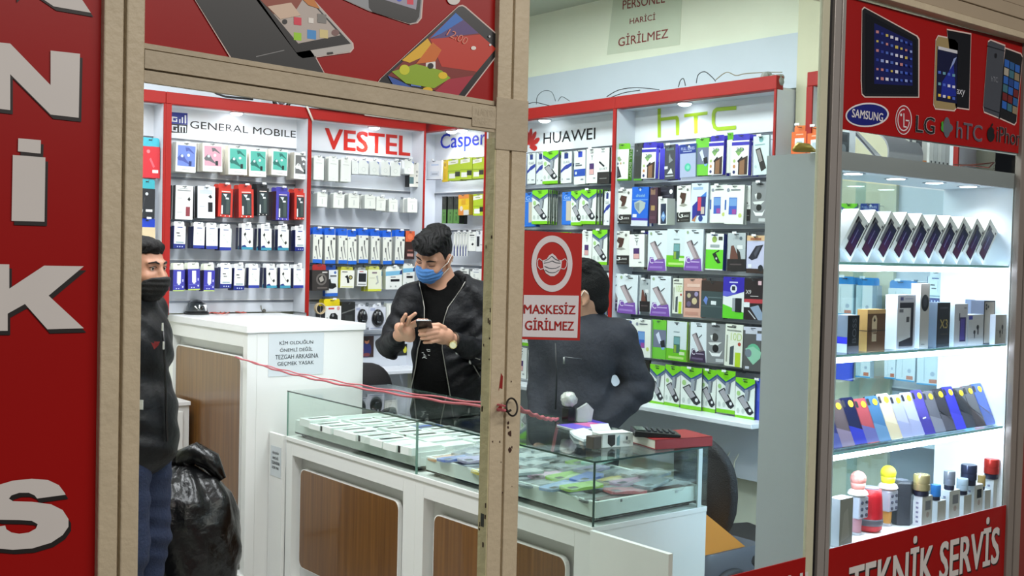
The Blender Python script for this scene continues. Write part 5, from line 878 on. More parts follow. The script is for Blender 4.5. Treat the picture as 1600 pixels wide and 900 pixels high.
m.tube(pth, .006, PINK, 6); tag(m.build('barrier_cord', smooth=True), 'pink cord end running from the post across to the counter', 'cord', None)

# ------------------------------------------------------------------ floor things
def office_chair(c, yaw, bw, bh, z0, label, arms=True):
    root = thing('office_chair', (c[0], c[1], 0), label, 'chair'); BK = M('#1d1a1c', .6, bump=.4, bs=220); PL = M('#121213', .4)
    cy, sy = math.cos(yaw), math.sin(yaw); T = lambda x, y, z: (c[0]+x*cy-y*sy, c[1]+x*sy+y*cy, z)
    def B(nm, m, **k): m.v = [T(*p) for p in m.v]; return m.build(nm, root, **k)
    m = MB(); rg = []
    n = 28
    for d, s in ((-.02, .96), (-.012, 1), (.012, 1), (.02, .96)):
        rg.append([(bw/2*s*math.copysign(abs(math.cos(t))**.7, math.cos(t)), .20+d+.10*(math.cos(t)**2)*-.6, z0+bh/2+bh/2*s*math.copysign(abs(math.sin(t))**.8, math.sin(t))) for t in [2*math.pi*k/n for k in range(n)]])
    m.rings(rg, BK); B('backrest', m, smooth=True)
    m = MB(); m.ob((-.23, -.22, z0-.06), (.46, 0, 0), (0, .44, 0), (0, 0, .07), BK); B('seat', m, bevel=.03, seg=3)
    m = MB(); m.cyl((0, .02, .08), (0, .02, z0-.06), .028, PL); B('gas_column', m, smooth='auto')
    m = MB(); m.tube([(0, .2, z0-.04), (0, .26, z0+.02), (0, .225, z0+bh*.4)], .02, PL); B('back_bracket', m, smooth=True)
    for k in range(5):
        a = 2*math.pi*k/5; e = np.array([.28*math.cos(a), .02+.28*math.sin(a), .065]); m = MB(); m.tube([(0, .02, .10), e], [.026, .016], PL); B('base_arm', m, smooth='auto')
        m = MB(); m.cyl(e+[-.02, 0, -.038], e+[.02, 0, -.038], .026, PL); B('caster', m, smooth='auto')
    if arms:
        for s in (-1, 1):
            m = MB(); m.tube([(s*.24, .12, z0-.03), (s*.27, .10, z0+.14), (s*.27, -.12, z0+.15), (s*.24, -.14, z0-.03)], .014, PL); B('armrest', m, smooth=True)
    return root
office_chair((3.36, 5.25), 0, .30, .36, .62, 'black office chair behind the counter near the tall cabinet', False)
office_chair((3.50, 2.86), 1.25, .44, .44, .50, 'black mesh office chair beside the lit showcase', False)
# grey machine with orange top behind the counter end
gx, gy = 3.10, 2.66; root = thing('floor_machine', (gx+.17, gy+.12, 0), 'grey floor machine with orange slanted top beside the counter end', 'machine'); GREY = M('#55565e', .5)
m = MB(); rg = []
for z, s in ((.02, .92), (.05, 1), (.44, 1), (.50, .97), (.53, .86)): rg.append([(gx+.19+(a-.19)*s, gy+.13+(b-.13)*s, z) for a, b in rrect(.38, .26, .06)])
m.rings(rg, GREY); m.build('body', root, smooth='auto')
m = MB(); m.prism([(gx+.0, gy+.03, .53), (gx+.26, gy+.03, .53), (gx+.02, gy+.03, .69), (gx+.0, gy+.03, .69)], (0, .18, 0), M('#d58a35', .5)); m.build('orange_top', root, bevel=.006)
m = MB(); cc = np.array([gx+.14, gy-.006, .34]); m.tube([cc+.115*np.array([math.cos(t), 0, math.sin(t)]) for t in [2*math.pi*k/36 for k in range(36)]], .018, M('#2c2c30', .5), 8, True); m.build('dark_ring', root, smooth=True)
# sockets and leads under the shelf of the side wall
SW = 4.2
for k, (px, py, w) in enumerate(((1140, 693, .07), (1166, 696, .07), (1180, 699, .07))):
    p = onx(px, py, SW-.001); root = thing('wall_socket', p, ['white wall socket with a plug, on the end toward the shop corner', 'white wall socket with a dangling pale lead', 'white wall socket hard against the showcase edge'][k], 'socket', None)
    m = MB(); m.box(SW-.014, SW-.001, p[1]-w/2, p[1]+w/2, p[2]-.04, p[2]+.04, M('#e4e6e8', .35)); m.build('plate', root, bevel=.003)
    m = MB(); m.box(SW-.06, SW-.014, p[1]-.022, p[1]+.022, p[2]-.03, p[2]+.022, M('#eef0f4', .3)); m.build('plug', root, bevel=.006)
    m = MB(); q = p+np.array([-.06, 0, -.01]); m.tube([q, q+[-.03, .01, .005], q+[-.05, .03, -.05], q+[-.05, .04, -.15], q+[-.04, .03+.02*k, -.5], [q[0]-.03, q[1]+.05, .02]], .003, M('#e0dcc8', .5), 6); m.build('lead', root, smooth=True)
m = MB(); m.tube([onx(1084, 664, SW-.004), onx(1104, 676, SW-.004), onx(1122, 686, SW-.004), onx(1136, 689, SW-.004)], .004, M('#6a675e', .5), 6); tag(m.build('wall_cable', smooth=True), 'dark cable running down the side wall to the sockets', 'cable')
# refuse sack
c = onz(292, 1012, 0.0); c = np.array([1.99, 4.72, 0]); root = thing('refuse_sack', c, 'full black refuse sack on the floor between the man and the wood panel', 'bag')
SACK = M('#060607', .28, spec=.45, bump=1.0, bs=11); rs = random.Random(3); m = MB(); rg = []; n = 48
prof = [(.02, 0), (.17, .004), (.215, .05), (.235, .16), (.24, .30), (.235, .42), (.205, .52), (.15, .59), (.08, .635), (.045, .655)]
for j in range(40):
    t = j/39*(len(prof)-1); i = min(int(t), len(prof)-2); q = t-i; r = prof[i][0]*(1-q)+prof[i+1][0]*q; z = prof[i][1]*(1-q)+prof[i+1][1]*q; ring_ = []
    for k in range(n):
        a = 2*math.pi*k/n; up_ = max(0, (z-.35)/.3)
        d = 1+.035*math.sin(3*a+z*9)+.03*math.sin(5*a-z*14+1)+.10*up_*math.sin(9*a+2*math.sin(z*8))*min(1, r/.1)+.02*math.sin(13*a+z*30)
        ring_.append((c[0]+r*d*math.cos(a), c[1]+r*d*math.sin(a), z+.012*math.sin(4*a+z*20)*(1 if .03 < z < .6 else 0)))
    rg.append(ring_)
m.rings(rg, SACK); m.build('sack_body', root, smooth=True)
m = MB(); tp = c+np.array([0, 0, .65]); R_ = np.array([math.cos(YAW), -math.sin(YAW), 0]); 
m.tube([tp, tp+[0, 0, .03], tp+R_*.05+[0, 0, .055], tp+R_*.12+[0, 0, .02], tp+R_*.17+[0, 0, -.06]], [.045, .05, .05, .045, .02], SACK, 14)
m.tube([tp+R_*-.02, tp+R_*-.05+[0, 0, .04], tp+R_*-.12+[0, 0, .01]], [.035, .035, .012], SACK, 12); m.build('knotted_neck', root, smooth=True)
# cables on top of the wall units
for pts, lb in (([(822, 163), (836, 160), (850, 163), (862, 166)], 'dark cable arc beginning beside the door post'), ([(838, 163), (840, 150), (850, 142), (862, 144), (868, 158)], 'thin dark cable loop above the petal emblem'), ([(872, 158), (878, 151), (890, 158)], 'short thin grey cable above the petal emblem'),
   ([(948, 151), (966, 141), (990, 137), (1010, 138), (1030, 140)], 'pair of black cables lying on the red trim'), ([(955, 152), (975, 145), (1000, 141)], 'lower black cable lying on the red trim'), ([(1060, 136), (1063, 126), (1068, 123), (1071, 134)], 'short dark cable loop above the lime lettering'), ([(1088, 130), (1091, 117), (1101, 112), (1112, 120), (1118, 127)], 'tall dark cable loop above the lime lettering'), ([(1118, 125), (1135, 113), (1150, 118), (1165, 115), (1200, 113), (1222, 113)], 'beige cable bundle on the end of the red trim')):
    m = MB(); P = [onx(x, y, 4.02) for x, y in pts]; sm = []
    for i in range(len(P)-1):
        p0, p1, p2, p3 = P[max(i-1, 0)], P[i], P[i+1], P[min(i+2, len(P)-1)]
        for s in range(5):
            t = s/5; sm.append(.5*(2*p1+(p2-p0)*t+(2*p0-5*p1+4*p2-p3)*t*t+(3*p1-p0-3*p2+p3)*t**3))
    sm.append(P[-1]); m.tube(sm, .0022 if 'thin' not in lb else .0016, M('#8a7f62' if 'beige' in lb else '#1a1c1c', .5), 6); tag(m.build('cable', smooth=True), lb, 'cable')
m = MB(); cc = onx(1205, 124, 3.99)
for k in range(14): m.ball(cc+[R0.uniform(-.02, .02), R0.uniform(-.05, .05), R0.uniform(-.02, .02)], R0.uniform(.012, .022), M('#9a9d96', .6, bump=.8, bs=60), 6)
tag(m.build('paper_scrap', smooth='auto'), 'crumpled grey paper ball on the red trim end', 'paper')
for pts, r, h, lb in (([(326, 138), (338, 146), (352, 151), (395, 155)], .006, '#15161a', 'black cable sagging over the red trim above the black-letter unit'), ([(480, 163), (500, 167), (540, 172), (585, 178)], .012, '#1a1a1c', 'thick black cable on the red trim above the red-letter unit'), ([(476, 160), (482, 172), (489, 189)], .006, '#d8d0c4', 'pale cable hanging down over the red trim'), ([(570, 178), (600, 182), (640, 187), (690, 193)], .010, '#d9d6cc', 'white cable duct on the red trim toward the shop corner')):
    m = MB(); m.tube([ony(x, y, 5.675) for x, y in pts], r, M(h, .5), 8); tag(m.build('cable', smooth=True), lb, 'cable')
cc = ony(440, 158, 5.73); m = MB(); m.tube([cc+[.045*math.cos(t), 0, .045*math.sin(t)] for t in [2*math.pi*k/24 for k in range(24)]], .012, BLACK, 8, True); m.ball(cc, .022, M('#8a8d90', .3), 8); tag(m.build('cable_reel', smooth=True), 'small black coil above the unit with thin black lettering', 'coil')
# notice lettering painted on a sheet high on the side wall
P = lambda x, y: onx(x, y, 4.1985)
q = [P(948, 86), P(1062, 70), P(1066, -14), P(958, 0)]; m = MB(); m.prism(q, (.0008, 0, 0), M('#d3dac4', .5)); st = tag(m.build('staff_notice'), 'pale paper notice with dark red lettering high on the side wall', 'notice')
INKR = mk('#8a2f2a')
for t, bl, br, tl in (('PERSONEL', (973, 15), (1039, 4), (973, 1)), ('HARİCİ', (984, 38), (1024, 31), (985, 26)), ('GİRİLMEZ', (966, 73), (1044, 59), (966, 55))):
    o = P(*bl)-[.0006, 0, 0]; ux = P(*br)-P(*bl); uy = np.array([0, 0, P(*tl)[2]-o[2]]); m = MB(); m.text(t, o, ux, uy, INKR, .012); m.build('lettering', st)
# ------------------------------------------------------------------ lit showcase
VX0, VX1, VY0, VY1, VZT, VZH = 2.905, 3.984, 2.012, 2.285, 1.955, 1.90
SH = [1.619, 1.333, 1.031]; VZB = .725
GREYP = M('#b6bcc0', .4, var=.01); VW = M('#eef0f4', .4, var=0); VGL = glass('#eef8fb', 1.45, name='showcase_glass')
root = thing('showcase', ((VX0+VX1)/2, (VY0+VY1)/2, 0), 'tall lit showcase full of phones and boxes behind the window', 'showcase')
m = MB(); m.box(VX0, VX0+.018, VY0, VY1, 0, VZT, GREYP); m.build('side_panel', root)
m = MB(); m.box(VX1-.006, VX1, VY0, VY1, 0, VZT, VW); m.build('side_panel', root)
m = MB(); m.box(VX0+.018, VX1-.0065, VY0, VY1, 0, VZB, VW); m.build('base', root)
m = MB(); m.box(VX0, VX1, VY0-.002, VY0+.016, VZH, VZT, M('#a9a5a8', .45, var=.02)); m.build('header_board', root)
m = MB(); m.box(VX0+.018, VX1-.0065, VY0+.016, VY1, VZH+.005, VZT, VW); m.build('top_board', root)
m = MB(); m.box(VX0+.018, VX0+.55, VY1-.006, VY1-.002, VZB, VZH, VGL); m.box(VX0+.5, VX1-.0065, VY1-.0015, VY1+.0025, VZB, VZH, VGL)
for x in (VX0+.215, VX0+.235, VX0+.25): m.box(x, x+.006, VY1-.008, VY1, VZB, VZH, M('#b9d4e0', .2))
m.build('sliding_glass', root)
m = MB(); m.box(VX0+.262, VX0+.30, VY1-.004, VY1+.012, VZB, VZH, M('#c2ccd8', .35)); m.build('back_stile', root)
LED = emit('#dfe6ff', 16)
for i, z in enumerate(SH):
    m = MB(); m.box(VX0+.018, VX1-.0065, VY0+.008, VY1-.02, z-.008, z, glass('#e6f2f6', 1.5, name='shelf_glass')); m.box(VX0+.018, VX1-.0065, VY0+.006, VY0+.008, z-.008, z, M('#7fb4b0', .15)); m.build('glass_shelf', root)
    m = MB(); m.box(VX0+.02, VX1-.008, VY0+.010, VY0+.024, z-.026, z-.010, LED); m.build('light_strip', root)
    area('showcase_strip_light', ((VX0+VX1)/2, VY0+.03, z-.03), (math.radians(35), 0, 0), 1.02, .02, 2.6*LIGHT_LED, (.80, .86, 1))
for px, py in ((1333, 272), (1400, 280), (1460, 286.5), (1513, 292)):
    q = onz(px, py, VZH+.003); m = MB(); m.cyl((q[0], q[1], VZH+.003), (q[0], q[1], VZH+.006), .040, M('#b4b6bb', .3, .7), n=24); m.cyl((q[0], q[1], VZH+.002), (q[0], q[1], VZH+.004), .029, LENS, n=24); m.build('downlight', root)
    l = bpy.data.lights.new('showcase_spot', 'SPOT'); l.energy = 3.2*LIGHT_LED; l.spot_size = math.radians(140); l.spot_blend = .8; l.shadow_soft_size = .03; l.color = (.82, .87, 1)
    o = bpy.data.objects.new('showcase_spot', l); COL.objects.link(o); o.location = (q[0], q[1], VZH-.01)
# leaning phone cartons on the upper shelf
WBX = M('#e6e2de', .45, var=0); yf = VY0+.05
xa, xb = ony(1342.5, 322, yf)[0], VX1-.00655-.062; a = math.radians(38.5); Sx, Lx = np.array([math.cos(a), 0, -math.sin(a)]), np.array([math.sin(a), 0, math.cos(a)])
for i in range(10):
    x = xa+(xb-xa)*i/9; w, h, d = .076, .157, .058; P0 = np.array([x, yf, SH[0]+.0005+w*math.sin(a)+h*math.cos(a)])
    O = P0-Lx*h; c0 = O+Sx*w/2+Lx*h/2
    def q(u, v, k=0): return O+Sx*w*u+Lx*h*v+np.array([0, -.0004-.0002*k, 0])
    m = MB(); m.ob(O, Sx*w, Lx*h, (0, d, 0), WBX)
    m.poly([q(.16, .28), q(.50, .28), q(.50, .88), q(.16, .88)], mk('#6d6a72')); m.poly([q(.18, .72), q(.26, .72), q(.26, .87), q(.18, .87)], mk('#1d1d22'))
    if i in (6, 8): m.poly([q(.30, .30, 1), q(.62, .30, 1), q(.62, .80, 1), q(.30, .80, 1)], mk('#6f7460'))
    for k_, (v0, v1, col) in enumerate(((.10, .28, '#4a1f3c'), (.28, .48, '#40204c'), (.48, .66, '#2f2550'), (.66, .80, '#2a2c48'))): m.poly([q(.34, v0, 2), q(.84, v0, 2), q(.84, v1, 2), q(.34, v1, 2)], mk(col))
    fr = mk('#141318')
    for b in ((.32, .09, .35, .81), (.83, .09, .86, .81), (.32, .08, .86, .10), (.32, .80, .86, .82)): m.poly([q(b[0], b[1], 3), q(b[2], b[1], 3), q(b[2], b[3], 3), q(b[0], b[3], 3)], fr)
    m.poly([q(.50, .30, 4), q(.56, .30, 4), q(.56, .66, 4), q(.50, .66, 4)], mk('#6f668f')); m.poly([q(.82, .86, 1), q(.92, .86, 1), q(.92, .92, 1), q(.82, .92, 1)], mk('#5c5a60'))
    m.v = [(p[0]-c0[0], p[1]-c0[1], p[2]-c0[2]) for p in m.v]; o = m.build('phone_carton', loc=None); o.location = Vector(c0.tolist())
    tag(o, f'white phone carton leaning on the top showcase shelf, {WORDS[i]} from the window frame', 'box', 'phone cartons leaning on the top shelf')
# boxes on the second shelf
def carton(nm, px0, px1, yt, z, depth, front, side, prints, label, cat='box', y=VY0+.03, group=None, top=None):
    A = ony(px0, yt, y); B = ony(px1, yt, y); w, h = B[0]-A[0], A[2]-z; x0 = A[0]
    m = MB(); F, S = mk(front), mk(side)
    m.box(x0, x0+w, y, y+depth, z, z+h, S); q = lambda u, v, k: (x0+w*u, y-.0005-.00015*k, z+h*v); qs = lambda u, v, k: (x0-.0005-.00015*k, y+depth*(1-u), z+h*v)
    m.poly([q(0, 0, 0), q(1, 0, 0), q(1, 1, 0), q(0, 1, 0)], F)
    if top: m.poly([(x0, y, z+h+.0004), (x0+w, y, z+h+.0004), (x0+w, y+depth, z+h+.0004), (x0, y+depth, z+h+.0004)], mk(top))
    for k, p in enumerate(prints):
        f_ = qs if p[0][0] == 's' else q; t = p[0][-1]
        if t == 'r': m.poly([f_(p[1], p[2], k+1), f_(p[3], p[2], k+1), f_(p[3], p[4], k+1), f_(p[1], p[4], k+1)], mk(p[5]))
        elif t == 'c': m.poly([f_(p[1]+p[3]*math.cos(t_), p[2]+p[4]*math.sin(t_), k+1) for t_ in [2*math.pi*j/20 for j in range(20)]], mk(p[5]))
        elif t == 'p': m.poly([f_(u, v, k+1) for u, v in p[1]], mk(p[2]))
        elif t == 't': o_ = np.array(f_(p[1], p[2], k+1)); m.text(p[6], o_, np.array(f_(p[3], p[2], k+1))-o_, np.array(f_(p[1], p[4], k+1))-o_, mk(p[5]), .01)
        elif t == 'v': o_ = np.array(f_(p[1], p[2], k+1)); m.text(p[6], o_, np.array(f_(p[1], p[4], k+1))-o_, np.array(f_(p[3], p[2], k+1))-o_, mk(p[5]), .01)
    o = m.build(nm, bevel=.0006); return tag(o, label, cat, group)
z2 = SH[1]+.0005
carton('gift_box', 1325, 1343, 493, z2, .042, '#17181b', '#8f97a4', [('sr', 0, .24, 1, .42, '#3a3ae0'), ('sr', 0, 0, 1, .24, '#e4e8ec'), ('v', .74, .26, .40, .92, '#5c5f66', 'BOSS'), ('r', 0, 0, 1, .18, '#5f5a60')], 'black box with a blue banded side, beside the window frame on the second shelf', top='#e8ecf0')
carton('phone_box', 1356, 1384, 484, z2, .038, '#5a3d27', '#c99a58', [('r', 0, .9, 1, 1, '#b08a5c'), ('p', ((.24, .42), (.24, .78), (.34, .86), (.46, .86), (.52, .78), (.52, .46)), '#b9a284'), ('p', ((.32, .74), (.38, .82), (.44, .74), (.38, .70)), '#2a1e18'), ('r', .24, .44, .5, .54, '#7f6a55'), ('r', .24, .24, .5, .42, '#a8937a'), ('r', 0, .485, 1, .505, '#2f241c'), ('sr', 0, .485, 1, .505, '#5a3f24')], 'brown and gold box with a tan tag on the second shelf')
carton('phone_box', 1403, 1431, 461, z2, .045, '#aeaab0', '#e6e8f0', [('r', .12, .06, .9, .86, '#2a2830'), ('r', .0, .22, .74, .76, '#b4afae'), ('r', .10, .68, .32, .74, '#5a565a'), ('r', .5, .5, .66, .6, '#4a464a'), ('p', ((0, .22), (.1, .14), (.74, .22), (.74, .26), (0, .26)), '#b4afae'), ('r', .14, .9, .3, .96, '#4a4a78'), ('r', .4, .92, .84, .94, '#8a8aa0'), ('r', .1, .02, .9, .05, '#8f8b90')], 'tall pale phone box with a white card tied to its front')
carton('watch_box', 1439, 1453, 443, z2, .035, '#a49c96', '#eef0f4', [('c', .52, .70, .42, .13, '#17161a'), ('c', .52, .70, .22, .07, '#3a3a40'), ('r', .2, .05, .6, .07, '#7d7670')], 'tall narrow grey box with a round black seal on the second shelf')
carton('earbud_box', 1465, 1485, 473, z2, .038, '#26262b', '#6f7888', [('t', .22, .42, .82, .62, '#a08a50', 'X3'), ('r', .2, .86, .8, .9, '#45454c'), ('r', .3, .28, .84, .3, '#4a4438'), ('sr', .0, .38, .14, .74, '#c9c64a')], 'black box with dull gold characters on the second shelf')
carton('phone_box', 1492, 1512.5, 475, z2, .03, '#a9a3a6', '#e6eef4', [('r', .42, .10, .88, .68, '#2a2050'), ('r', .46, .14, .78, .64, '#4a3f80'), ('r', .34, .6, .42, .78, '#3c3a44'), ('r', .7, .88, .9, .92, '#7f7a80')], 'grey box with a purple phone picture on the second shelf')
def pods(c): return [('c', .42, .42, .07, .07, c), ('r', .40, .22, .46, .42, c), ('c', .62, .58, .08, .08, c), ('r', .61, .34, .68, .58, c)]
carton('earbud_box', 1513, 1537, 492, z2, .04, '#aba5a4', '#c8ccd4', [('r', .04, .84, .28, .96, '#3a3a90')]+pods('#26232a')+[('r', 0, .24, 1, .25, '#908a8a')], 'grey box with dark earbud picture and small blue sticker', group=None)
carton('phone_box', 1538, 1555, 470, z2, .05, '#9b8f84', '#5c6070', [('r', 0, 0, .07, 1, '#1d1b20'), ('r', .93, 0, 1, 1, '#1d1b20'), ('r', 0, .97, 1, 1, '#2a282c'), ('r', 0, 0, 1, .03, '#1d1b20'), ('c', .2, .90, .07, .035, '#1d1b1f'), ('c', .36, .86, .07, .035, '#1d1b1f'), ('c', .2, .82, .07, .035, '#1d1b1f')], 'dark edged box with a bronze phone back picture')
carton('phone_box', 1520, 1539, 468, z2, .03, '#8890a8', '#7a829a', [], 'blue grey box standing behind the small earbud box', y=VY0+.13)
carton('earbud_box', 1556, 1573, 492, z2, .04, '#a59f9d', '#c8ccd4', pods('#26232a')+[('r', 0, .46, 1, .475, '#8a8484')], 'grey box with dark earbud picture at the far end of the second shelf', y=VY0+.0085)
# phones leaning back on the third shelf
PHN = [('navy', '#3a3f78', '#5a60a0'), ('brown grey', '#6a5c60', '#8f7f98'), ('black and blue', '#22264a', '#3a42b8'), ('red', '#b4545c', '#6a6aa4'), ('teal blue', '#4f7aa4', '#6a8fb4'), ('cream', '#e4d8bc', '#d8c8a8'), ('pale lilac', '#b9bcd8', '#a4a8cc'), ('silver lilac', '#c0c4dc', '#a8acd0'), ('violet', '#5a50b0', '#4a42a0'), ('grey', '#6c6c78', '#8a8a98'), ('charcoal', '#3c3a42', '#5c5a64'), ('vivid blue', '#3f3fc8', '#4a4ad8'), ('black with aqua edge', '#33363e', '#4a4c56'), ('black with red edge', '#3a3438', '#4c464c'), ('bright blue', '#3a5fc8', '#2f4fb0')]
z3 = SH[2]+.001; n = 15; y3 = VY0+.03; x0, x1 = ony(1296, 700, y3)[0], VX1-.008-.076
for i, (nm, c1, c2) in enumerate(PHN):
    x = x0+(x1-x0)*i/(n-1); t = math.radians(24); w, h, d = .073, .150+.004*(i % 3), .009
    m = MB(); E = M('#1c1d24' if 'aqua' not in nm and 'red edge' not in nm else ('#2fb0c4' if 'aqua' in nm else '#b83a4a'), .25)
    A, B = M(c1, .06, spec=.7, coat=.8, var=0), M(c2, .06, spec=.7, coat=.8, var=0)
    O = rrect(w, h, .008); m.prism([(p, 0, q_) for p, q_ in O], (0, d, 0), E, A)
    m.poly([(.002, -.0003, .003), (w-.002, -.0003, .003), (w-.002, -.0003, h*.30), (.002, -.0003, h*.42)], B)
    if i in (10, 12, 13, 14): m.poly([(.001, -.0005, h*.52), (w, -.0005, h*.22), (w, -.0005, h*.20), (.001, -.0005, h*.49)], mk('#16161a'))
    if i == 8: m.poly([(w*.3, -.0005, h*.34), (w*.6, -.0005, h*.36), (w*.6, -.0005, h*.39), (w*.3, -.0005, h*.37)], mk('#e8e8f0'))
    m.poly([(w*.08+p, -.0006, h*.80+q_) for p, q_ in rrect(w*.2, h*.15, .004)], mk('#1a1b22'))
    ct = (lambda p: (p[0]-w/2, p[1]*math.cos(t)+p[2]*math.sin(t), p[2]*math.cos(t)-p[1]*math.sin(t)))
    m.v = [ct(p) for p in m.v]; o = m.build('smartphone'); o.location = (x+w/2, y3+.0, z3+.004)
    tag(o, f'{nm} used phone with yellow dot leaning on the third showcase shelf', 'phone', 'used phones on the third shelf')
    m = MB(); m.poly([ct((w*.68+w*.19*math.cos(s), -.0012, h*.86+h*.075*math.sin(s))) for s in [2*math.pi*k/16 for k in range(16)]], mk('#f2cf2a')); s_ = m.build('price_dot'); s_.parent = o
    m = MB(); m.v; sup = [(-w*.3, .03, -.003), (w*.3, .03, -.003), (w*.3, .075, -.003), (-w*.3, .075, -.003)]
    m.prism([(-w*.3, .018, -.004), (-w*.3, .075, -.004), (-w*.3, .05, .07)], (w*.6, 0, 0), M('#d8e4ea', .2)); s_ = m.build('rest'); s_.parent = o
# bottom deck
zd = VZB+.001
carton('speaker_box', 1313, 1333, 781, zd, .042, '#8f8b84', '#e4e8ee', [('p', ((.1, .1), (.3, .7), (.6, .8), (.8, .2)), '#a39e96')], 'tall grey and white carton beside the window frame on the lowest deck', y=VY0+.015, top='#eef0f4')
def mic(px, pyb, hd, rod, y, label):
    b = ony(px, pyb, y); x = b[0]; root = thing('karaoke_microphone', (x, y, zd), label, 'microphone'); top = b[2]; r = .026
    body = M('#c9cbda', .3, .2); P_ = lambda z: np.array([x, y, z])
    m = MB(); m.ball(P_(top), r, M(hd, .35, bump=.4, bs=400), 14); m.lathe(P_(top-.03), [(.018, -.012), (.022, 0), (.024, .018)], M(hd, .35)); m.build('mesh_head', root, smooth=True)
    m = MB(); m.lathe(P_(top-.055), [(.027, 0), (.034, .006), (.030, .016), (.018, .024)], M('#ece0d4', .3)); m.build('collar', root, smooth='auto')
    m = MB(); m.ob((x-.026, y-.024, top-.128), (.054, 0, 0), (0, .034, 0), (0, 0, .072), body); k = m.build('control_block', root, bevel=.005)
    m = MB()
    for i in range(2):
        for j in range(3): m.cyl((x-.012+.026*i, y-.0242, top-.074-.021*j), (x-.012+.026*i, y-.028, top-.074-.021*j), .0055, M('#4a4c5c', .3), n=10)
    m.build('control_buttons', k)
    m = MB(); m.cyl(P_(zd+.006), P_(top-.125), .014, M(rod, .3), .017); m.build('handle_rod', root, smooth='auto')
    m = MB(); m.cyl(P_(zd), P_(zd+.008), .018, M('#c8c8d0', .3)); m.build('foot_cap', root, smooth='auto')
mic(1341, 748, '#e4948a', '#c9909c', VY0+.085, 'microphone with a pink head and pale control block in the showcase')
mic(1388, 739, '#e6e02a', '#d89a4a', VY0+.10, 'microphone with a yellow head and pale control block in the showcase')
b = ony(1367, 763, VY0+.075); root = thing('speaker', (b[0], VY0+.09, zd), 'red cylindrical speaker between the two microphones', 'speaker'); R_ = .039; H_ = b[2]-zd
m = MB(); m.lathe((b[0], VY0+.09, zd), [(.03, 0), (R_, .008), (R_+.002, .03), (R_+.001, H_*.5), (R_-.002, H_*.8), (R_*.86, H_*.97), (R_*.5, H_)], M('#c21f2b', .35, bump=.2, bs=300), 28); m.build('body', root, smooth=True)
m = MB(); m.lathe((b[0], VY0+.09, zd), [(R_+.0025, .022), (R_+.0035, .03), (R_+.0035, .036), (R_+.0025, .044)], mk('#5c5a62'), 28); m.build('base_band', root, smooth=True)
m = MB(); m.lathe((b[0], VY0+.09, zd+H_-.004), [(.028, -.004), (.028, .006), (.0, .008)], M('#c8c8dc', .2, .4), 24); m.build('top_plate', root, smooth='auto')
b = ony(1417, 752, VY0+.07); H_ = b[2]-zd; root = thing('speaker', (b[0], VY0+.09, zd), 'dark grey six sided speaker beside the small cartons', 'speaker')
hx = [(b[0]+.043*math.cos(math.radians(60*k+18)), VY0+.09+.043*math.sin(math.radians(60*k+18))) for k in range(6)]
m = MB(); m.rings([[(x, y, zd) for x, y in hx], [(x, y, zd+H_*.96) for x, y in hx], [(b[0]+(x-b[0])*.9, VY0+.09+(y-VY0-.09)*.9, zd+H_) for x, y in hx]], M('#3c4048', .4, bump=.2, bs=300)); m.build('body', root, bevel=.003)
m = MB(); m.lathe((b[0], VY0+.09, zd+H_), [(.024, 0), (.024, .003), (0, .004)], M('#6a6e7a', .3), 6); m.build('control_plate', root)
# small cartons with mini speakers on top
MINI = [('gold', '#c9b888', 1425, 1453, 743, 776, 1430, 1457, .02, 'white carton with a grey picture under the gold mini speaker'), ('blue', '#3a82d0', 1453, 1470, 759, 783, 1456, 1478, .02, 'grey carton under the blue mini speaker'), ('silver', '#a4a8b8', 1473, 1492.5, 738, 767, 1472, 1500, .02, 'white carton with a grey picture under the silver mini speaker'),
  ('pale blue', '#b8c8d8', 1493, 1513, 749, 774, 1498, 1518, .02, 'slim grey carton under the pale blue mini speaker'), ('dark blue', '#3c425c', 1499, 1527, 726, 758, 1513, 1536, .02, 'white carton with a black picture under the dark blue mini speaker'), ('tan', '#b0945c', 1526, 1540, 744, 766, 1533, 1548, .02, 'slim grey carton under the tan mini speaker'), ('red', '#c8382f', 1535, 1562, 718, 749, 1541, 1569, .02, 'white carton with a dark picture under the red mini speaker')]
for nm, col, sx0, sx1, syt, syb, bx0, bx1, yo, lab in MINI:
    y = VY0+yo; hb = ony((bx0+bx1)/2, syb, y)[2]-zd; A = ony(bx0, syb, y)[0]; B = ony(bx1, syb, y)[0]
    pr = [('r', .3, .52, .84, .84, '#77767c' if 'black' not in lab and 'dark picture' not in lab else '#1e1f22'), ('c', .55, .36, .14, .10, '#a8948c')] if 'picture' in lab else []
    pr += [('sr', .3, .1+.16*k, .6, .17+.16*k, '#8a8aa8') for k in range(5)] if 'picture' in lab else []
    carton('mini_carton', bx0+.42*(bx1-bx0), bx1, syb+1, zd, .032, '#c4c0ba' if 'picture' in lab else '#b0aaa0', '#e8eaf0', pr, lab, y=y, top='#eceef2')
    c = np.array([(ony(sx0, syb, y+.016)[0]+ony(sx1, syb, y+.016)[0])/2, y+.016, zd+hb+.001]); r = (sx1-sx0)/2/505; h = ony(sx0, syt, y)[2]-ony(sx0, syb, y)[2]
    root = thing('mini_speaker', c, f'small {nm} round speaker standing on its carton in the showcase', 'speaker', 'mini speakers on cartons'); met = M(col, .2, .55 if nm in ('gold', 'silver', 'red', 'dark blue') else .1)
    m = MB(); m.lathe(c, [(r*.85, 0), (r*.9, .002), (r*.9, h*.22), (r*.85, h*.24)], M('#23243a', .3), 24); m.build('base', root, smooth='auto')
    m = MB(); m.lathe(c, [(r*.9, h*.24), (r, h*.27), (r, h*.56), (r*.96, h*.57), (r*.96, h*.60), (r, h*.61), (r, h*.95), (r*.93, h), (0, h)], met, 24); m.build('shell', root, smooth='auto')
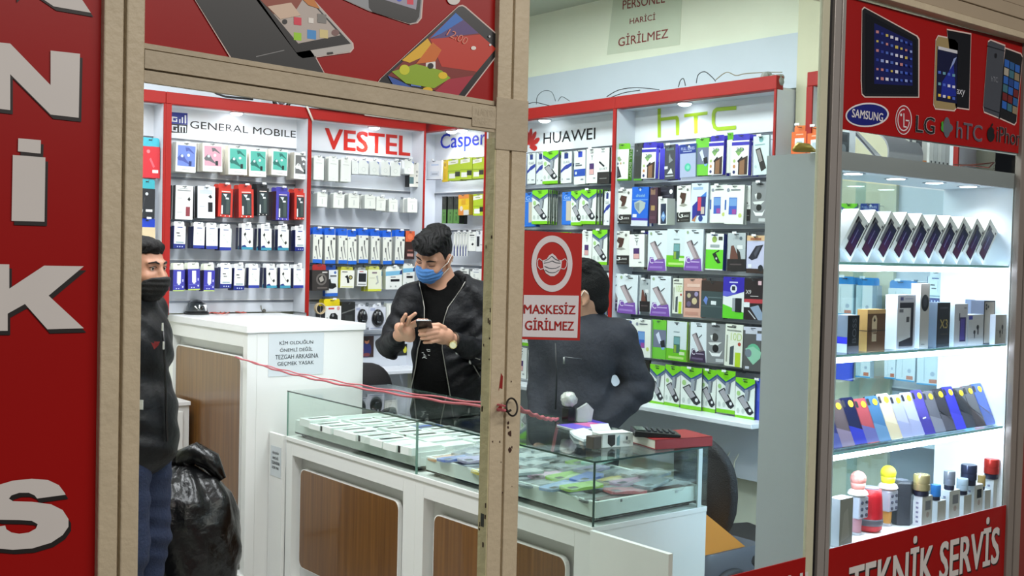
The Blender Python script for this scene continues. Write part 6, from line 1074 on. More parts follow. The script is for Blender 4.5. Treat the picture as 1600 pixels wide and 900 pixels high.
m = MB(); q = [ony(x, y, VY0+.1) for x, y in ((1566, 772), (1572, 763), (1580, 762), (1584, 768), (1576, 774), (1568, 778))]; m.tube(q, .0035, M('#6f9a72', .4), 6); tag(m.build('green_cable', smooth=True), 'coiled green cable in the far corner of the lowest deck', 'cable')
# things on top of the showcase
zt = VZT+.0008
m = MB(); rg = []
cxa = ony(1362, 236, VY0+.12)[0]; L = ony(1416, 240, VY0+.12)[0]-cxa
prof = [(.06+.13*(1-math.cos(k*math.pi/2/9)), .11*math.sin(k*math.pi/2/9)) for k in range(10)]
pts = [(cxa, VY0+y, zt+z) for y, z in prof]; back = [(cxa, VY0+y+.004, zt+z-.003) for y, z in prof][::-1]
pts = [(cxa+.055*(p[2]-zt)/.11, p[1], p[2]) for p in pts]; back = [(cxa+.055*(p[2]-zt)/.11, p[1], max(p[2], zt)) for p in back]
m.prism(pts+back, (L, 0, 0), M('#85858a', .5)); tag(m.build('grey_sheet', smooth='auto'), 'grey curved sheet of board lying on the showcase top', 'sheet')
m = MB(); m.prism([(cxa-.075, VY0+.05, zt), (cxa-.07, VY0+.05, zt), (cxa-.005, VY0+.19, zt+.11), (cxa-.02, VY0+.19, zt+.115)], (.012, .012, 0), mk('#20243a')); m.prism([(cxa-.06, VY0+.06, zt), (cxa-.015, VY0+.06, zt), (cxa+.03, VY0+.2, zt+.11), (cxa-.01, VY0+.2, zt+.11)], (.0, .004, 0), M('#aeb0b6', .5)); tag(m.build('bent_card'), 'pale bent card with a dark edge beside the grey sheet', 'card')
carton('charger_box', 1419, 1449, 213, zt, .055, '#e6e4dc', '#d9d6cc', [('r', 0, 0, 1, .22, '#d88a52'), ('t', .1, .36, .78, .48, '#3c3e40', 'WALL CHARGER'), ('r', .4, .66, .72, 1, '#3a3c40'), ('r', .08, .7, .2, .98, '#55585c')], 'white charger box with orange foot on the showcase top', y=VY0+.10)
for k in range(5): carton('white_carton', 1453+6.3*k, 1459+6.3*k, 220+1.2*k, zt, .08, ['#dcdcd8', '#cfd0ce', '#e2e2de', '#d4d5d4', '#c9cac8'][k], '#d9dad8', [('r', .3, .16, .7, .28, '#5a5c60')], f'slim white carton, {WORDS[k]} behind the charger box on the showcase top', y=VY0+.12)
carton('picture_box', 1312, 1327, 205, zt, .05, '#4a5054', '#dfe4e8', [('c', .4, .3, .3, .2, '#8a9094'), ('r', .2, .6, .8, .9, '#2a2e32')], 'dark picture box on the showcase top beside the frame', y=VY0+.10)
carton('white_box', 1327.5, 1337, 203, zt, .05, '#e2e6ea', '#dfe4e8', [], 'plain white box beside the dark picture box', y=VY0+.10)
m = MB(); q = [onx(x, y, 3.0) for x, y in ((1243, 238), (1252, 230), (1262, 229), (1275, 237))]; qq = [p+[0, 0, .0] for p in q]
m = MB(); c = onz(1258, 237, zt); m.tube([c+[-.03, .02, .004], c+[-.01, .02, .014], c+[.015, 0, .012], c+[.04, -.01, .004]], [.006, .016, .014, .004], M('#a8913c', .35, .4), 8); tag(m.build('gold_ribbon', smooth=True), 'crumpled gold ribbon lying on the showcase top', 'ribbon')
m = MB(); m.tube([ony(1490, 257, VY0+.12), ony(1510, 258, VY0+.1), ony(1545, 262, VY0+.08), ony(1553, 254, VY0+.12), ony(1535, 256, VY0+.14), ony(1500, 259, VY0+.16)], .0025, M('#8a4a3c', .5), 6); tag(m.build('thin_lead', smooth=True), 'thin brown lead looped on the far end of the showcase top', 'cable')

# ------------------------------------------------------------------ people
class SDF:
    def __init__(s, vox): s.h = vox; s.ops = []; s.lo = np.full(3, 1e9); s.hi = np.full(3, -1e9)
    def _ext(s, lo, hi): s.lo = np.minimum(s.lo, lo); s.hi = np.maximum(s.hi, hi)
    def cone(s, a, b, ra, rb=None, k=.02, op='u'):
        a, b = np.asarray(a, float), np.asarray(b, float); rb = ra if rb is None else rb
        lo, hi = np.minimum(a-ra, b-rb), np.maximum(a+ra, b+rb)
        def f(P):
            ab = b-a; t = np.clip(((P-a)@ab)/max(ab@ab, 1e-9), 0, 1); d = P-(a+t[..., None]*ab)
            return np.sqrt((d*d).sum(-1))-(ra+(rb-ra)*t)
        s.ops.append((f, lo, hi, k, op)); s._ext(lo, hi) if op == 'u' else None; return s
    def chain(s, pts, rs, k=.02):
        for i in range(len(pts)-1): s.cone(pts[i], pts[i+1], rs[i], rs[i+1], k)
        return s
    def ell(s, c, r, B=None, k=.02, op='u'):
        c = np.asarray(c, float); r = np.asarray(r, float); B = np.eye(3) if B is None else np.asarray(B, float)   # rows = axes
        e = np.sqrt(((B*r[:, None])**2).sum(0)); lo, hi = c-e, c+e
        def f(P):
            q = (P-c)@B.T; k0 = np.sqrt(((q/r)**2).sum(-1)); k1 = np.sqrt(((q/r**2)**2).sum(-1))+1e-9
            return k0*(k0-1)/k1
        s.ops.append((f, lo, hi, k, op)); s._ext(lo, hi) if op == 'u' else None; return s
    def fn(s, f, lo, hi, k, op): s.ops.append((f, np.asarray(lo, float), np.asarray(hi, float), k, op)); return s
    def grid(s):
        h = s.h; lo = s.lo-.03; n = np.ceil((s.hi+.03-lo)/h).astype(int)+1; D = np.full(n, .05, np.float32)
        for f, a, b, k, op in s.ops:
            m = k+2.5*h; i0 = np.maximum(np.floor((a-m-lo)/h).astype(int), 0); i1 = np.minimum(np.ceil((b+m-lo)/h).astype(int)+1, n)
            if (i1 <= i0).any(): continue
            ax = [lo[j]+h*np.arange(i0[j], i1[j]) for j in range(3)]
            P = np.stack(np.meshgrid(*ax, indexing='ij'), -1); d = f(P); sl = tuple(slice(i0[j], i1[j]) for j in range(3)); g = D[sl]
            if op == 'u': hh = np.clip(.5+.5*(g-d)/k, 0, 1); D[sl] = np.minimum(g*(1-hh)+d*hh-k*hh*(1-hh), g+.0)
            elif op == 's': d = -d; hh = np.clip(.5+.5*(d-g)/k, 0, 1); D[sl] = g*(1-hh)+d*hh+k*hh*(1-hh)
            elif op == 'add': D[sl] = g+d
            elif op == 'i': D[sl] = np.maximum(g, d)
        return D, lo
    def mesh(s, name, mat, parent, matfn=None, mats=None):
        D, lo = s.grid(); V, Q = nets(D, lo, s.h); off = np.array(wloc(parent)) if parent is not None else np.zeros(3)
        me = bpy.data.meshes.new(name); me.from_pydata((V-off).tolist(), [], Q.tolist())
        me.materials.append(mat)
        for x in mats or []: me.materials.append(x)
        if matfn is not None:
            C = V[Q].mean(1); me.polygons.foreach_set('material_index', matfn(C).astype(np.int32))
        me.polygons.foreach_set('use_smooth', [True]*len(me.polygons)); me.update()
        o = bpy.data.objects.new(name, me); COL.objects.link(o)
        if parent is not None: o.parent = parent
        return o
def nets(D, lo, h):
    S = D < 0; c = np.zeros(np.array(D.shape)-1, np.uint8)
    for i in (0, 1):
        for j in (0, 1):
            for k in (0, 1): c += S[i:D.shape[0]-1+i, j:D.shape[1]-1+j, k:D.shape[2]-1+k]
    act = np.argwhere((c > 0) & (c < 8)); idx = np.full(c.shape, -1, np.int64); idx[tuple(act.T)] = np.arange(len(act))
    acc = np.zeros((len(act), 3)); cnt = np.zeros(len(act)); cor = [(i, j, k) for i in (0, 1) for j in (0, 1) for k in (0, 1)]
    for p in cor:
        for ax in range(3):
            if p[ax]: continue
            q = list(p); q[ax] = 1; a = D[tuple((act+p).T)].astype(float); b = D[tuple((act+q).T)].astype(float); m = (a < 0) != (b < 0)
            t = np.where(m, a/np.where(m, a-b, 1), 0); v = np.array(p, float)[None].repeat(len(act), 0); v[:, ax] += t; acc[m] += v[m]; cnt += m
    V = lo+h*(act+acc/cnt[:, None]); Q = []
    for ax in range(3):
        b, e = [(1, 2), (2, 0), (0, 1)][ax]; s0 = [slice(None)]*3; s1 = [slice(None)]*3; s0[ax] = slice(0, -1); s1[ax] = slice(1, None)
        d = S[tuple(s0)].astype(int)-S[tuple(s1)]; E = np.argwhere(d != 0); sg = d[tuple(E.T)]
        ok = (E[:, b] > 0) & (E[:, e] > 0) & (E[:, b] < c.shape[b]) & (E[:, e] < c.shape[e]); E = E[ok]; sg = sg[ok]
        def at(db, de): q = E.copy(); q[:, b] -= db; q[:, e] -= de; return idx[tuple(q.T)]
        F = np.stack([at(1, 1), at(0, 1), at(0, 0), at(1, 0)], 1); F[sg < 0] = F[sg < 0][:, ::-1]; Q.append(F)
    Q = np.concatenate(Q); return V, Q[(Q >= 0).all(1)]
UP = np.array([0, 0, 1.])
FL = unit([_F[0], _F[1], 0]); RL = np.array([FL[1], -FL[0], 0])
class Head:
    """head frame: c = centre between the ears, f = where the face points, u = crown"""
    def __init__(s, c, f, u, sc=1.): s.c = np.asarray(c, float); s.f = unit(f); s.r = unit(np.cross(s.f, u)); s.u = np.cross(s.r, s.f); s.s = sc; s.B = np.stack([s.r, s.f, s.u])
    def p(s, r, f, u): return s.c+s.s*(s.r*r+s.f*f+s.u*u)
    def loc(s, P): return ((P-s.c)@s.B.T)/s.s
    def skull(s, S, plain=False, g=0.):
        k = s.s; E = lambda c, r, kk=.02, op='u': S.ell(s.p(*c), (np.array(r)+g)*k, s.B, kk*k, op)
        E((0, -.008, .045), (.074, .094, .088)); E((0, .025, -.01), (.064, .072, .075), .03); E((0, .048, -.062), (.043, .040, .040), .035); E((0, .02, -.045), (.056, .055, .05), .03)
        if plain: E((0, .09, -.03), (.018, .022, .03), .03); return
        for q in (-1, 1):
            E((q*.040, .068, -.020), (.024, .022, .022), .02)                       # cheek bones
            S.cone(s.p(q*.012, .090, .036), s.p(q*.046, .076, .037), .010*k, .009*k, .012*k)   # brow
            E((q*.033, .094, .016), (.020, .016, .013), .010, 's')                   # eye sockets
            E((q*.033, .074, .016), (.0145, .0145, .0125), .004)                     # lids
            S.cone(s.p(q*.020, .088, .022), s.p(q*.048, .080, .022), .004*k, .003*k, .006*k)
            E((q*.013, .098, -.026), (.009, .010, .009), .006)                       # nostrils
            E((q*.078, -.010, .002), (.010, .020, .033), .006)                       # ears
            E((q*.087, -.006, .004), (.006, .012, .021), .004, 's'); E((q*.080, -.001, -.030), (.007, .009, .010), .006)
            S.cone(s.p(q*.088, -.024, .022), s.p(q*.086, -.026, -.012), .004*k, .0035*k, .004*k)
        S.cone(s.p(0, .088, .026), s.p(0, .110, -.020), .009*k, .013*k, .012*k)
        E((0, .094, -.050), (.024, .010, .006), .008); E((0, .092, -.061), (.021, .011, .007), .008); S.cone(s.p(-.022, .1, -.0555), s.p(.022, .1, -.0555), .0016*k, op='s', k=.003*k)
        E((0, .082, -.088), (.020, .016, .014), .02)
def eyes(hd, parent, closed=False):
    for q in (-1, 1):
        m = MB()
        if not closed:
            m.ball(hd.p(q*.033, .0785, .0155), .0115*hd.s, M('#cfc8c2', .25), 10); e = hd.p(q*.033+.002, .0885, .0150)
            m.cyl(e-hd.f*.001, e+hd.f*.0014, .0052*hd.s, M('#1d120d', .15), .0042*hd.s, 12); m.build('eye', parent, smooth=True); m = MB()
        m.tube([hd.p(q*.012, .0985, .034), hd.p(q*.030, .0975, .0415), hd.p(q*.053, .080, .036)], [.0030, .0040, .0022], M('#120d0b', .8), 6); m.build('eyebrow', parent, smooth=True)
        m = MB(); z_ = (.0205, .0235, .019) if not closed else (.0135, .0095, .0125); m.tube([hd.p(q*.018, .0905, z_[0]), hd.p(q*.026, .0935, (z_[0]+z_[1]*2)/3), hd.p(q*.034, .0935, z_[1]), hd.p(q*.050, .083, z_[2])], .0015, M('#0f0b09', .7), 5); m.build('lash_line', parent, smooth=True)
def haircut(hd, name, parent, col, tops, side=.006, line=.06, vox=.0035, seed=1, back=-.055):
    S = SDF(vox); k = hd.s
    for c, r in tops: S.ell(hd.p(*c), np.array(r)*k, hd.B, .025*k)
    S.ell(hd.p(0, -.010, .043), np.array((.074+side, .096+side, .088+side))*k, hd.B, .02*k)
    lo, hi = S.lo.copy(), S.hi.copy()
    def cut(P):     # keeps what lies above the hairline
        q = hd.loc(P); fr = np.clip((q[..., 1]+.015)/.06, 0, 1); fr = fr*fr*(3-2*fr)
        z0 = back*(1-fr)+line*fr; z0 = z0+np.where((np.abs(q[..., 0]) > .055) & (q[..., 1] > .0) & (q[..., 1] < .05), -.045*(1-np.clip((q[..., 1]-.0)/.05, 0, 1)), 0)
        return (z0-q[..., 2])*k
    S.fn(cut, lo-.03, hi+.03, .01, 'i')
    for q in (-1, 1): S.ell(hd.p(q*.088, -.006, -.004), np.array((.030, .026, .043))*k, hd.B, .006*k, 's')
    def strand(P):
        q = hd.loc(P)*1.; a = q[..., 0]*70+np.sin(q[..., 1]*60)*1.4+seed; b = q[..., 1]*55+np.sin(q[..., 2]*50+q[..., 0]*40)*1.6
        w = np.clip((q[..., 2]-.03)/.08, 0, 1)
        return .0035*w*(np.sin(a*2.3+b)*.6+np.sin(b*2.9+a*1.3)*.5+np.sin(a*5+b*4)*.25)
    S.fn(strand, lo-.03, hi+.03, .01, 'add')
    return S.mesh(name, col, parent)
def mask_cover(hd, name, parent, mat, top=-.004, bot=-.108, g0=.006, side=.066, fold=True):
    S = SDF(.003); k = hd.s
    hd.skull(S, True, g0+.004); S.ell(hd.p(0, .098, -.030), np.array((.024, .024, .045))*k, hd.B, .03*k)
    lo, hi = S.lo.copy(), S.hi.copy(); T = SDF(.003); hd.skull(T, True, g0-.002)
    for op in T.ops: S.fn(op[0], op[1]-.0, op[2]+.0, .002, 's')
    def clip(P):
        q = hd.loc(P); a = np.abs(q[..., 0]); topz = top-.012*np.clip((a-.01)/.06, 0, 1)-.012*np.clip((a-.045)/.03, 0, 1); botz = bot+.050*np.clip((a-.018)/.05, 0, 1)
        return np.maximum.reduce([q[..., 2]-topz, botz-q[..., 2], .012+.30*a-q[..., 1]-.0, a-side])*k
    S.fn(clip, lo-.03, hi+.03, .01, 'i')
    if fold: S.fn(lambda P: .0012*np.sin(hd.loc(P)[..., 2]*300), lo, hi, .01, 'add')
    return S.mesh(name, mat, parent)
def folds(S, lo, hi, amp, dirs):
    """creases across cloth"""
    def f(P):
        o = 0
        for (d, w, ph, c, rad, a) in dirs:
            t = P@np.asarray(d, float); g = np.exp(-(((P-np.asarray(c, float))**2).sum(-1))/(rad*rad)); wob = np.sin(P[..., 2]*17+P[..., 0]*13+ph)*.8
            o = o+a*g*np.sin(t*w+ph+wob)
        return amp*o
    S.fn(f, lo, hi, .02, 'add')
SKIN = M('#b98a70', .5, bump=.08, bs=120, var=.06, vs=18); SKIN2 = M('#b07f66', .5, bump=.08, bs=120, var=.06, vs=18)
HAIR = M('#050404', .6, bump=.5, bs=160, spec=.25); HAIR2 = M('#0b0807', .7, bump=.6, bs=220, spec=.25)
def fingers(S, spec, k=.004):
    for pts, rs in spec: S.chain(pts, rs, k)
def shoe(root, a, d, mat, nm='shoe'):
    a = np.asarray(a, float); d = unit(d); S = SDF(.006); S.cone(a+[0, 0, .05], a+d*.15+[0, 0, .035], .045, .036, .03); S.ell(a+d*.06+[0, 0, .02], (.045, .13, .022), np.stack([np.cross(d, UP), d, UP]), .02)
    S.fn(lambda P: -P[..., 2]+.001, S.lo-.05, S.hi+.05, .01, 'i'); return S.mesh(nm, mat, root)

# --- young man in the open dark jacket, phone in his hands
DP = 5.70
def A2(px, py, dd=0.): return atd(px, py, DP+dd)
base = A2(700, 600); root = thing('person', (base[0], base[1], 0), 'young person in open dark jacket and blue mask tapping a phone', 'person')
hc = A2(678, 402, -.02); hd = Head(hc, -FL*.80-RL*.42-UP*.50, UP*.86-FL*.42+RL*.06, 1.06)
sR, sL = A2(642, 468, .02), A2(758, 466, .04); eR, eL = A2(608, 541, -.06), A2(757, 556, -.03); wR, wL = A2(624, 524, -.27), A2(706, 531, -.25)
neck = A2(700, 452, .05); chest = A2(700, 505, .06); waist = A2(698, 600, .06); hip = A2(698, 655, .07)
hipR, hipL = hip-RL*.10, hip+RL*.10
S = SDF(.0045); hd.skull(S)
S.cone(hd.p(0, -.03, -.04), neck, .056, .060, .03)
S.cone(A2(672, 462, .05), A2(730, 462, .06), .062, .062, .05); S.ell(chest, (.165, .105, .16), np.stack([RL, FL, UP]), .05); S.ell(waist, (.15, .10, .17), np.stack([RL, FL, UP]), .06); S.ell((chest+waist)/2, (.150, .098, .13), np.stack([RL, FL, UP]), .05); S.ell(hip, (.165, .11, .11), np.stack([RL, FL, UP]), .05)
for s_, e_, w_ in ((sR, eR, wR), (sL, eL, wL)): S.chain([s_, e_], [.055, .042], .03); S.chain([e_, w_], [.042, .028], .02)
for h_, q in ((hipR, -1), (hipL, 1)):
    kn = np.array([h_[0], h_[1], .48])-FL*.02; an = np.array([h_[0], h_[1], .09]); S.chain([h_, kn, an], [.085, .055, .038], .03); S.cone(an, an-FL*.13-UP*.05, .035, .028, .02)
# his hand that taps: palm, three raised fingers, forefinger and thumb on the phone
pR = A2(637, 517, -.32)
S.ell((wR*.35+pR*.65), (.040, .022, .048), np.stack([unit(A2(650, 512)-A2(630, 522)), unit(FL), UP]), .018); S.cone(wR, pR, .028, .034, .02)
fingers(S, [([A2(628, 512, -.33), A2(629, 500, -.37), A2(634, 491, -.385)], [.0115, .0100, .0085]), ([A2(636, 508, -.34), A2(640, 497, -.38), A2(649, 490, -.395)], [.0115, .0102, .0086]),
   ([A2(643, 507, -.34), A2(654, 501, -.385), A2(667, 500.5, -.385)], [.0115, .0100, .0085]), ([A2(641, 511, -.335), A2(656, 505, -.36), A2(670, 505, -.365)], [.0115, .0100, .0082]), ([A2(631, 521, -.33), A2(625, 513, -.36), A2(628, 507.5, -.375)], [.0135, .0118, .0100])])
# his hand that holds: palm behind, four fingers wrapped round, thumb along the edge
pL = A2(686, 522, -.31)
S.ell(wL*.3+pL*.7, (.052, .026, .040), np.stack([unit(A2(660, 520)-A2(700, 527)), FL, UP]), .018); S.cone(wL, pL, .029, .036, .02)
fingers(S, [([A2(684, 513, -.335), A2(668, 515, -.365), A2(656, 517, -.355)], [.0125, .0108, .0090]), ([A2(683, 519, -.34), A2(666, 522, -.37), A2(656, 523, -.355)], [.0125, .0108, .0090]), ([A2(684, 525, -.335), A2(668, 528, -.36), A2(659, 529, -.35)], [.0120, .0104, .0088]), ([A2(687, 531, -.325), A2(674, 534, -.345), A2(663, 535, -.34)], [.0112, .0096, .0082]),
   ([A2(694, 513, -.31), A2(685, 508, -.33), A2(673, 508, -.345)], [.0150, .0125, .0098])])
body = S.mesh('body', SKIN, root); eyes(hd, root, True)
haircut(hd, 'hair', root, HAIR, [((.0, .055, .125), (.062, .062, .040)), ((-.012, .095, .105), (.050, .040, .034)), ((0, -.02, .115), (.070, .085, .045)), ((.03, .07, .11), (.04, .05, .03))], .005, .075, seed=1, back=-.05)
MASKB = M('#4f86c8', .75, bump=.3, bs=120)
mask_cover(hd, 'face_mask', root, MASKB, -.002, -.112, .007)
for q in (-1, 1):
    m = MB(); m.tube([hd.p(q*.062, .052, -.022), hd.p(q*.082, .014, .0), hd.p(q*.088, -.018, .03), hd.p(q*.090, -.030, .012), hd.p(q*.084, .004, -.034), hd.p(q*.060, .050, -.068)], .0018, M('#e8e4da', .6), 6); m.build('mask_loop', root, smooth=True)
# shirt, jacket, trousers
def torso(S, g, low, kk=.05):
    B3 = np.stack([RL, FL, UP])
    S.ell((chest+waist)/2, (.166+g, .108+g, .14), B3, .05); S.cone(A2(668, 463, .05), A2(736, 463, .06), .066+g, .066+g, kk); S.ell(chest, (.172+g, .112+g, .165), B3, kk); S.ell(waist, (.162+g, .108+g, .19), B3, .06); S.ell(low, (.168+g, .115+g, .12), B3, .05)
S = SDF(.007); torso(S, .004, hip); S.cone(neck-UP*.03, neck+UP*.018, .072, .066, .02); S.mesh('shirt', M('#030303', .85, bump=.3, bs=80, spec=.15), root)
JK = M('#0a0b0f', .55, bump=.5, bs=35, var=.2, vs=9, spec=.25); JK2 = M('#202124', .55, bump=.3, bs=60)
S = SDF(.006); torso(S, .022, A2(698, 648, .07))
S.cone(sR, A2(680, 462, .05), .070, .075, .05); S.cone(sL, A2(722, 462, .06), .070, .075, .05)
for s_, e_, w_ in ((sR, eR, wR), (sL, eL, wL)): S.chain([s_, e_], [.078, .062], .035); S.chain([e_, e_*.12+w_*.88], [.062, .044], .02)
S.chain([A2(664, 456, -.04), A2(672, 448, .05), A2(694, 437, .135), A2(716, 430, .125), A2(728, 436, .06), A2(729, 450, -.02)], [.014, .020, .022, .022, .022, .016], .018)
lo, hi = S.lo.copy(), S.hi.copy()
folds(S, lo, hi, .010, [((.6, -.3, .8), 95, 0, eR, .13, 1), ((-.5, .3, .9), 90, 1, eL, .16, 1), ((.3, .2, 1), 60, 2, (eL+wL)/2, .13, .8), ((.9, -.6, .5), 55, .5, chest+RL*.15, .2, .7), ((.2, -.2, 1), 70, 3, (eR+sR)/2, .12, .7), ((1, -.8, .2), 48, 1, waist, .25, .5)])
# front opening following the zips, open collar
zl = [(440, 655), (452, 657), (465, 660), (480, 663), (512, 663), (545, 653), (575, 649), (603, 643), (700, 632)]; zr = [(440, 727), (452, 720), (465, 711), (480, 700), (495, 695), (512, 691), (545, 691), (575, 696), (603, 701), (700, 716)]
def opening(P):
    v = P-CP; k = v@_F; px = 800+FOC*(v@CR)/k; py = 450-FOC*(v@CU)/k
    a = np.interp(py, [q[0] for q in zl], [q[1] for q in zl]); b = np.interp(py, [q[0] for q in zr], [q[1] for q in zr]); front = (P-A2(698, 520, .045))@FL
    return np.maximum(np.maximum(a-px, px-b)*.0033, front)
S.fn(opening, lo, hi, .006, 's')
TT = SDF(.006); torso(TT, .008, A2(698, 648, .07)); TT.cone(neck-UP*.09, neck+UP*.25, .066, .074, .02)
for op in TT.ops: S.fn(op[0], op[1], op[2], .004, 's') if False else None
S.cone(neck-UP*.05, neck+UP*.12, .058, .066, .01, 's')
S.mesh('jacket', JK, root)
ZM = M('#8a8880', .35, .6)
for zz in (zl, zr):
    m = MB(); P = []
    for py, px in zz:
        dd = -.045 if py > 470 else .0
        P.append(A2(px, py, dd-.035 if py > 505 else dd-.03))
    m.tube(P, .0028, ZM, 6); m.build('zip', root, smooth=True)
for a, b, dd in (((715, 549), (750, 562), -.16), ((736, 564), (750, 589), -.09)):
    m = MB(); m.tube([A2(*a, dd), A2(*b, dd+.03)], .003, ZM, 6); p = A2(a[0]-1, a[1]+1, dd-.006); m.ball(p, .008, M('#c8c8c4', .3, .6), 6, (1, 1, 1.8)); m.build('pocket_zip', root, smooth=True)
m = MB(); m.tube([A2(605, 540, -.17), A2(613, 530, -.20)], .0035, ZM, 6); m.ob(A2(609, 533, -.225), RL*.022+UP*.012, -UP*.012+RL*.004, FL*.006, M('#d8dad8', .3, .3)); m.build('sleeve_zip', root)
m = MB()
for k in range(9):
    x, y = 656+R0.uniform(0, 13), 546+k*1.7; m.tube([A2(x, y, -.078), A2(x+R0.uniform(2, 6), y+R0.uniform(-2, 2.5), -.078)], .0016, M('#9a9c98', .6), 4)
m.build('shirt_print', root)
S = SDF(.008)
for h_ in (hipR, hipL):
    kn = np.array([h_[0], h_[1], .48])-FL*.02; an = np.array([h_[0], h_[1], .05]); S.chain([h_, kn, an], [.105, .082, .072], .03)
S.mesh('trousers', M('#15171c', .8, bump=.3, bs=60), root)
for h_ in (hipR, hipL): shoe(root, (h_[0], h_[1], 0), -FL, M('#17171a', .5))
# watch
m = MB(); ax = unit(wL-eL); a1 = unit(np.cross(ax, UP)); a2 = np.cross(ax, a1); wc = wL+ax*-.005
m.tube([wc+.036*(math.cos(t)*a1+math.sin(t)*a2) for t in [2*math.pi*k/24 for k in range(24)]], .007, M('#3a2a1a', .4, .4), 8, True); m.build('watch_strap', root, smooth=True)
m = MB(); n_ = unit(-FL-UP*.25); q = A2(708, 538, -.295); m.cyl(q, q+n_*.012, .021, M('#c8b07a', .25, .8), .019, 20); m.cyl(q+n_*.0122, q+n_*.013, .015, M('#e0d6b4', .3, .3), n=20); m.build('watch_case', root, smooth='auto')
# the phone in his hands
pc = A2(664, 510.5, -.365); nrm = unit(UP*.86+FL*.45); la = unit(FL*.86-UP*.45+RL*.05); la = unit(la-nrm*(la@nrm)); wa = np.cross(la, nrm)
m = MB(); m.prism([pc+wa*(a-.036)+la*(b-.075)+nrm*.0045 for a, b in rrect(.072, .150, .010)], -nrm*.009, M('#1a1b1e', .25), M('#3a3f48', .1))
ph = m.build('smartphone', bevel=.0015); tag(ph, 'dark smartphone held in both hands of the person in the blue mask', 'phone')
m = MB(); m.prism([pc+wa*(a-.0368)+la*(b-.0758)+nrm*.002 for a, b in rrect(.0736, .1516, .0105)], -nrm*.003, M('#b4b8bc', .25, .8)); m.build('metal_rim', ph)

# --- man in the black jacket by the door, black mask
D1 = 4.35
def A1(px, py, dd=0.): return atd(px, py, D1+dd)
base = A1(218, 600); root = thing('person', (base[0], base[1], 0), 'person in black jacket, black mask and jeans standing behind the doorway frame', 'person')
hc = A1(221, 424, .0); hd = Head(hc, RL*.93-FL*.40-UP*.02, UP, .98)
neck = A1(206, 480, .02); chest = A1(205, 545, .03); waist = A1(207, 650, .03); hip = A1(207, 705, .02)
FR = unit(RL*.98-FL*.12); SD = np.cross(UP, FR)      # facing, and his left side
B3 = np.stack([SD, FR, UP]); S = SDF(.005); hd.skull(S); S.cone(hd.p(0, -.03, -.04), neck, .058, .064, .03)
sN, sF = chest-SD*.20+UP*.135-FR*.02, chest+SD*.19+UP*.135-FR*.03
S.cone(sN, sF, .065, .065, .05); S.ell(chest, (.18, .125, .18), B3, .05); S.ell(waist, (.17, .14, .18), B3, .05); S.ell(hip, (.17, .13, .11), B3, .05)
arms = []
for s_, q in ((sN, -1), (sF, 1)):
    e_ = s_-UP*.29+SD*q*.03-FR*.07; w_ = e_-UP*.22+FR*.04-SD*q*.02; arms.append((s_, e_, w_)); S.chain([s_, e_, w_], [.055, .043, .03], .03)
    S.ell(w_-UP*.05+FR*.03, (.022, .04, .05), B3, .02)
    for k in range(4): b0 = w_-UP*.085+FR*(.055-.018*k)*1.0; S.chain([b0, b0-UP*.03, b0-UP*.055-FR*.012], [.0105, .0095, .008], .004)
    S.chain([w_-UP*.03+FR*.055, w_-UP*.07+FR*.075, w_-UP*.095+FR*.07], [.013, .0115, .0095], .004)
legs = []
for q in (-1, 1):
    h_ = hip+SD*q*.095-UP*.02; kn = np.array([h_[0], h_[1], .46])+FR*.02; an = np.array([h_[0], h_[1], .08])-FR*.03; legs.append((h_, kn, an)); S.chain([h_, kn, an], [.088, .058, .04], .03); S.cone(an, an+FR*.13-UP*.045, .036, .028, .02)
S.mesh('body', SKIN2, root); eyes(hd, root)
haircut(hd, 'hair', root, HAIR2, [((0, .030, .098), (.064, .062, .034)), ((0, -.03, .095), (.070, .080, .042))], .0025, .072, seed=4, back=-.03)
mask_cover(hd, 'face_mask', root, M('#0b0b0c', .7, bump=.3, bs=100), -.014, -.132, .012)
m = MB(); m.tube([hd.p(.062, .050, -.03), hd.p(.080, .012, .004), hd.p(.087, -.02, .03)], .0018, M('#0c0c0d', .6), 6); m.tube([hd.p(-.062, .050, -.03), hd.p(-.080, .012, .004), hd.p(-.087, -.02, .03)], .0018, M('#0c0c0d', .6), 6); m.build('mask_loop', root, smooth=True)
BJ = M('#060709', .5, bump=.5, bs=26, var=.2, vs=8, spec=.28)
S = SDF(.007); S.cone(sN, sF, .085, .085, .05); S.ell(chest, (.205, .150, .20), B3, .05); S.ell(waist, (.20, .168, .21), B3, .05); S.ell(hip+UP*.02, (.20, .165, .12), B3, .05)
for s_, e_, w_ in arms: S.chain([s_, e_, w_], [.078, .066, .052], .03)
S.cone(neck-UP*.03-FR*.01, neck+UP*.065+FR*.02, .090, .080, .03); lo, hi = S.lo.copy(), S.hi.copy()
folds(S, lo, hi, .008, [((.2, .3, 1), 70, 0, arms[0][1], .16, 1), ((.7, .2, .8), 55, 1, chest, .22, .7), ((.1, .4, 1), 60, 2, waist, .25, .6)])
S.cone(neck+UP*.03, neck+UP*.16+FR*.03, .060, .078, .01, 's')
S.mesh('jacket', BJ, root)
fz = [chest+FR*.15+UP*.17, chest+FR*.158+UP*.03, waist+FR*.172+UP*.05, waist+FR*.172-UP*.10, hip+FR*.165-UP*.05]
m = MB(); m.tube([A1(254, 508, -.06), A1(257, 545, -.07), A1(259, 600, -.06), A1(261, 690, -.06)], .005, M('#08080a', .4), 6); m.build('front_zip', root, smooth=True)
m = MB(); 
for px, py in ((252.5, 517), (254, 546)): p = A1(px, py, -.165); m.ob(p, RL*.006, UP*.03, FL*.004, M('#d8d8d6', .25, .5))
m.build('zip_pull', root)
m = MB(); p = A1(236, 535, -.185); m.poly([p, p+RL*.03-UP*.008, p+RL*.012-UP*.026][::-1], M('#7a1c22', .5)); m.poly([p+UP*.004+RL*.01, p+RL*.034+UP*.004, p+RL*.02-UP*.02][::-1], M('#7a1c22', .5)); m.build('chest_badge', root)
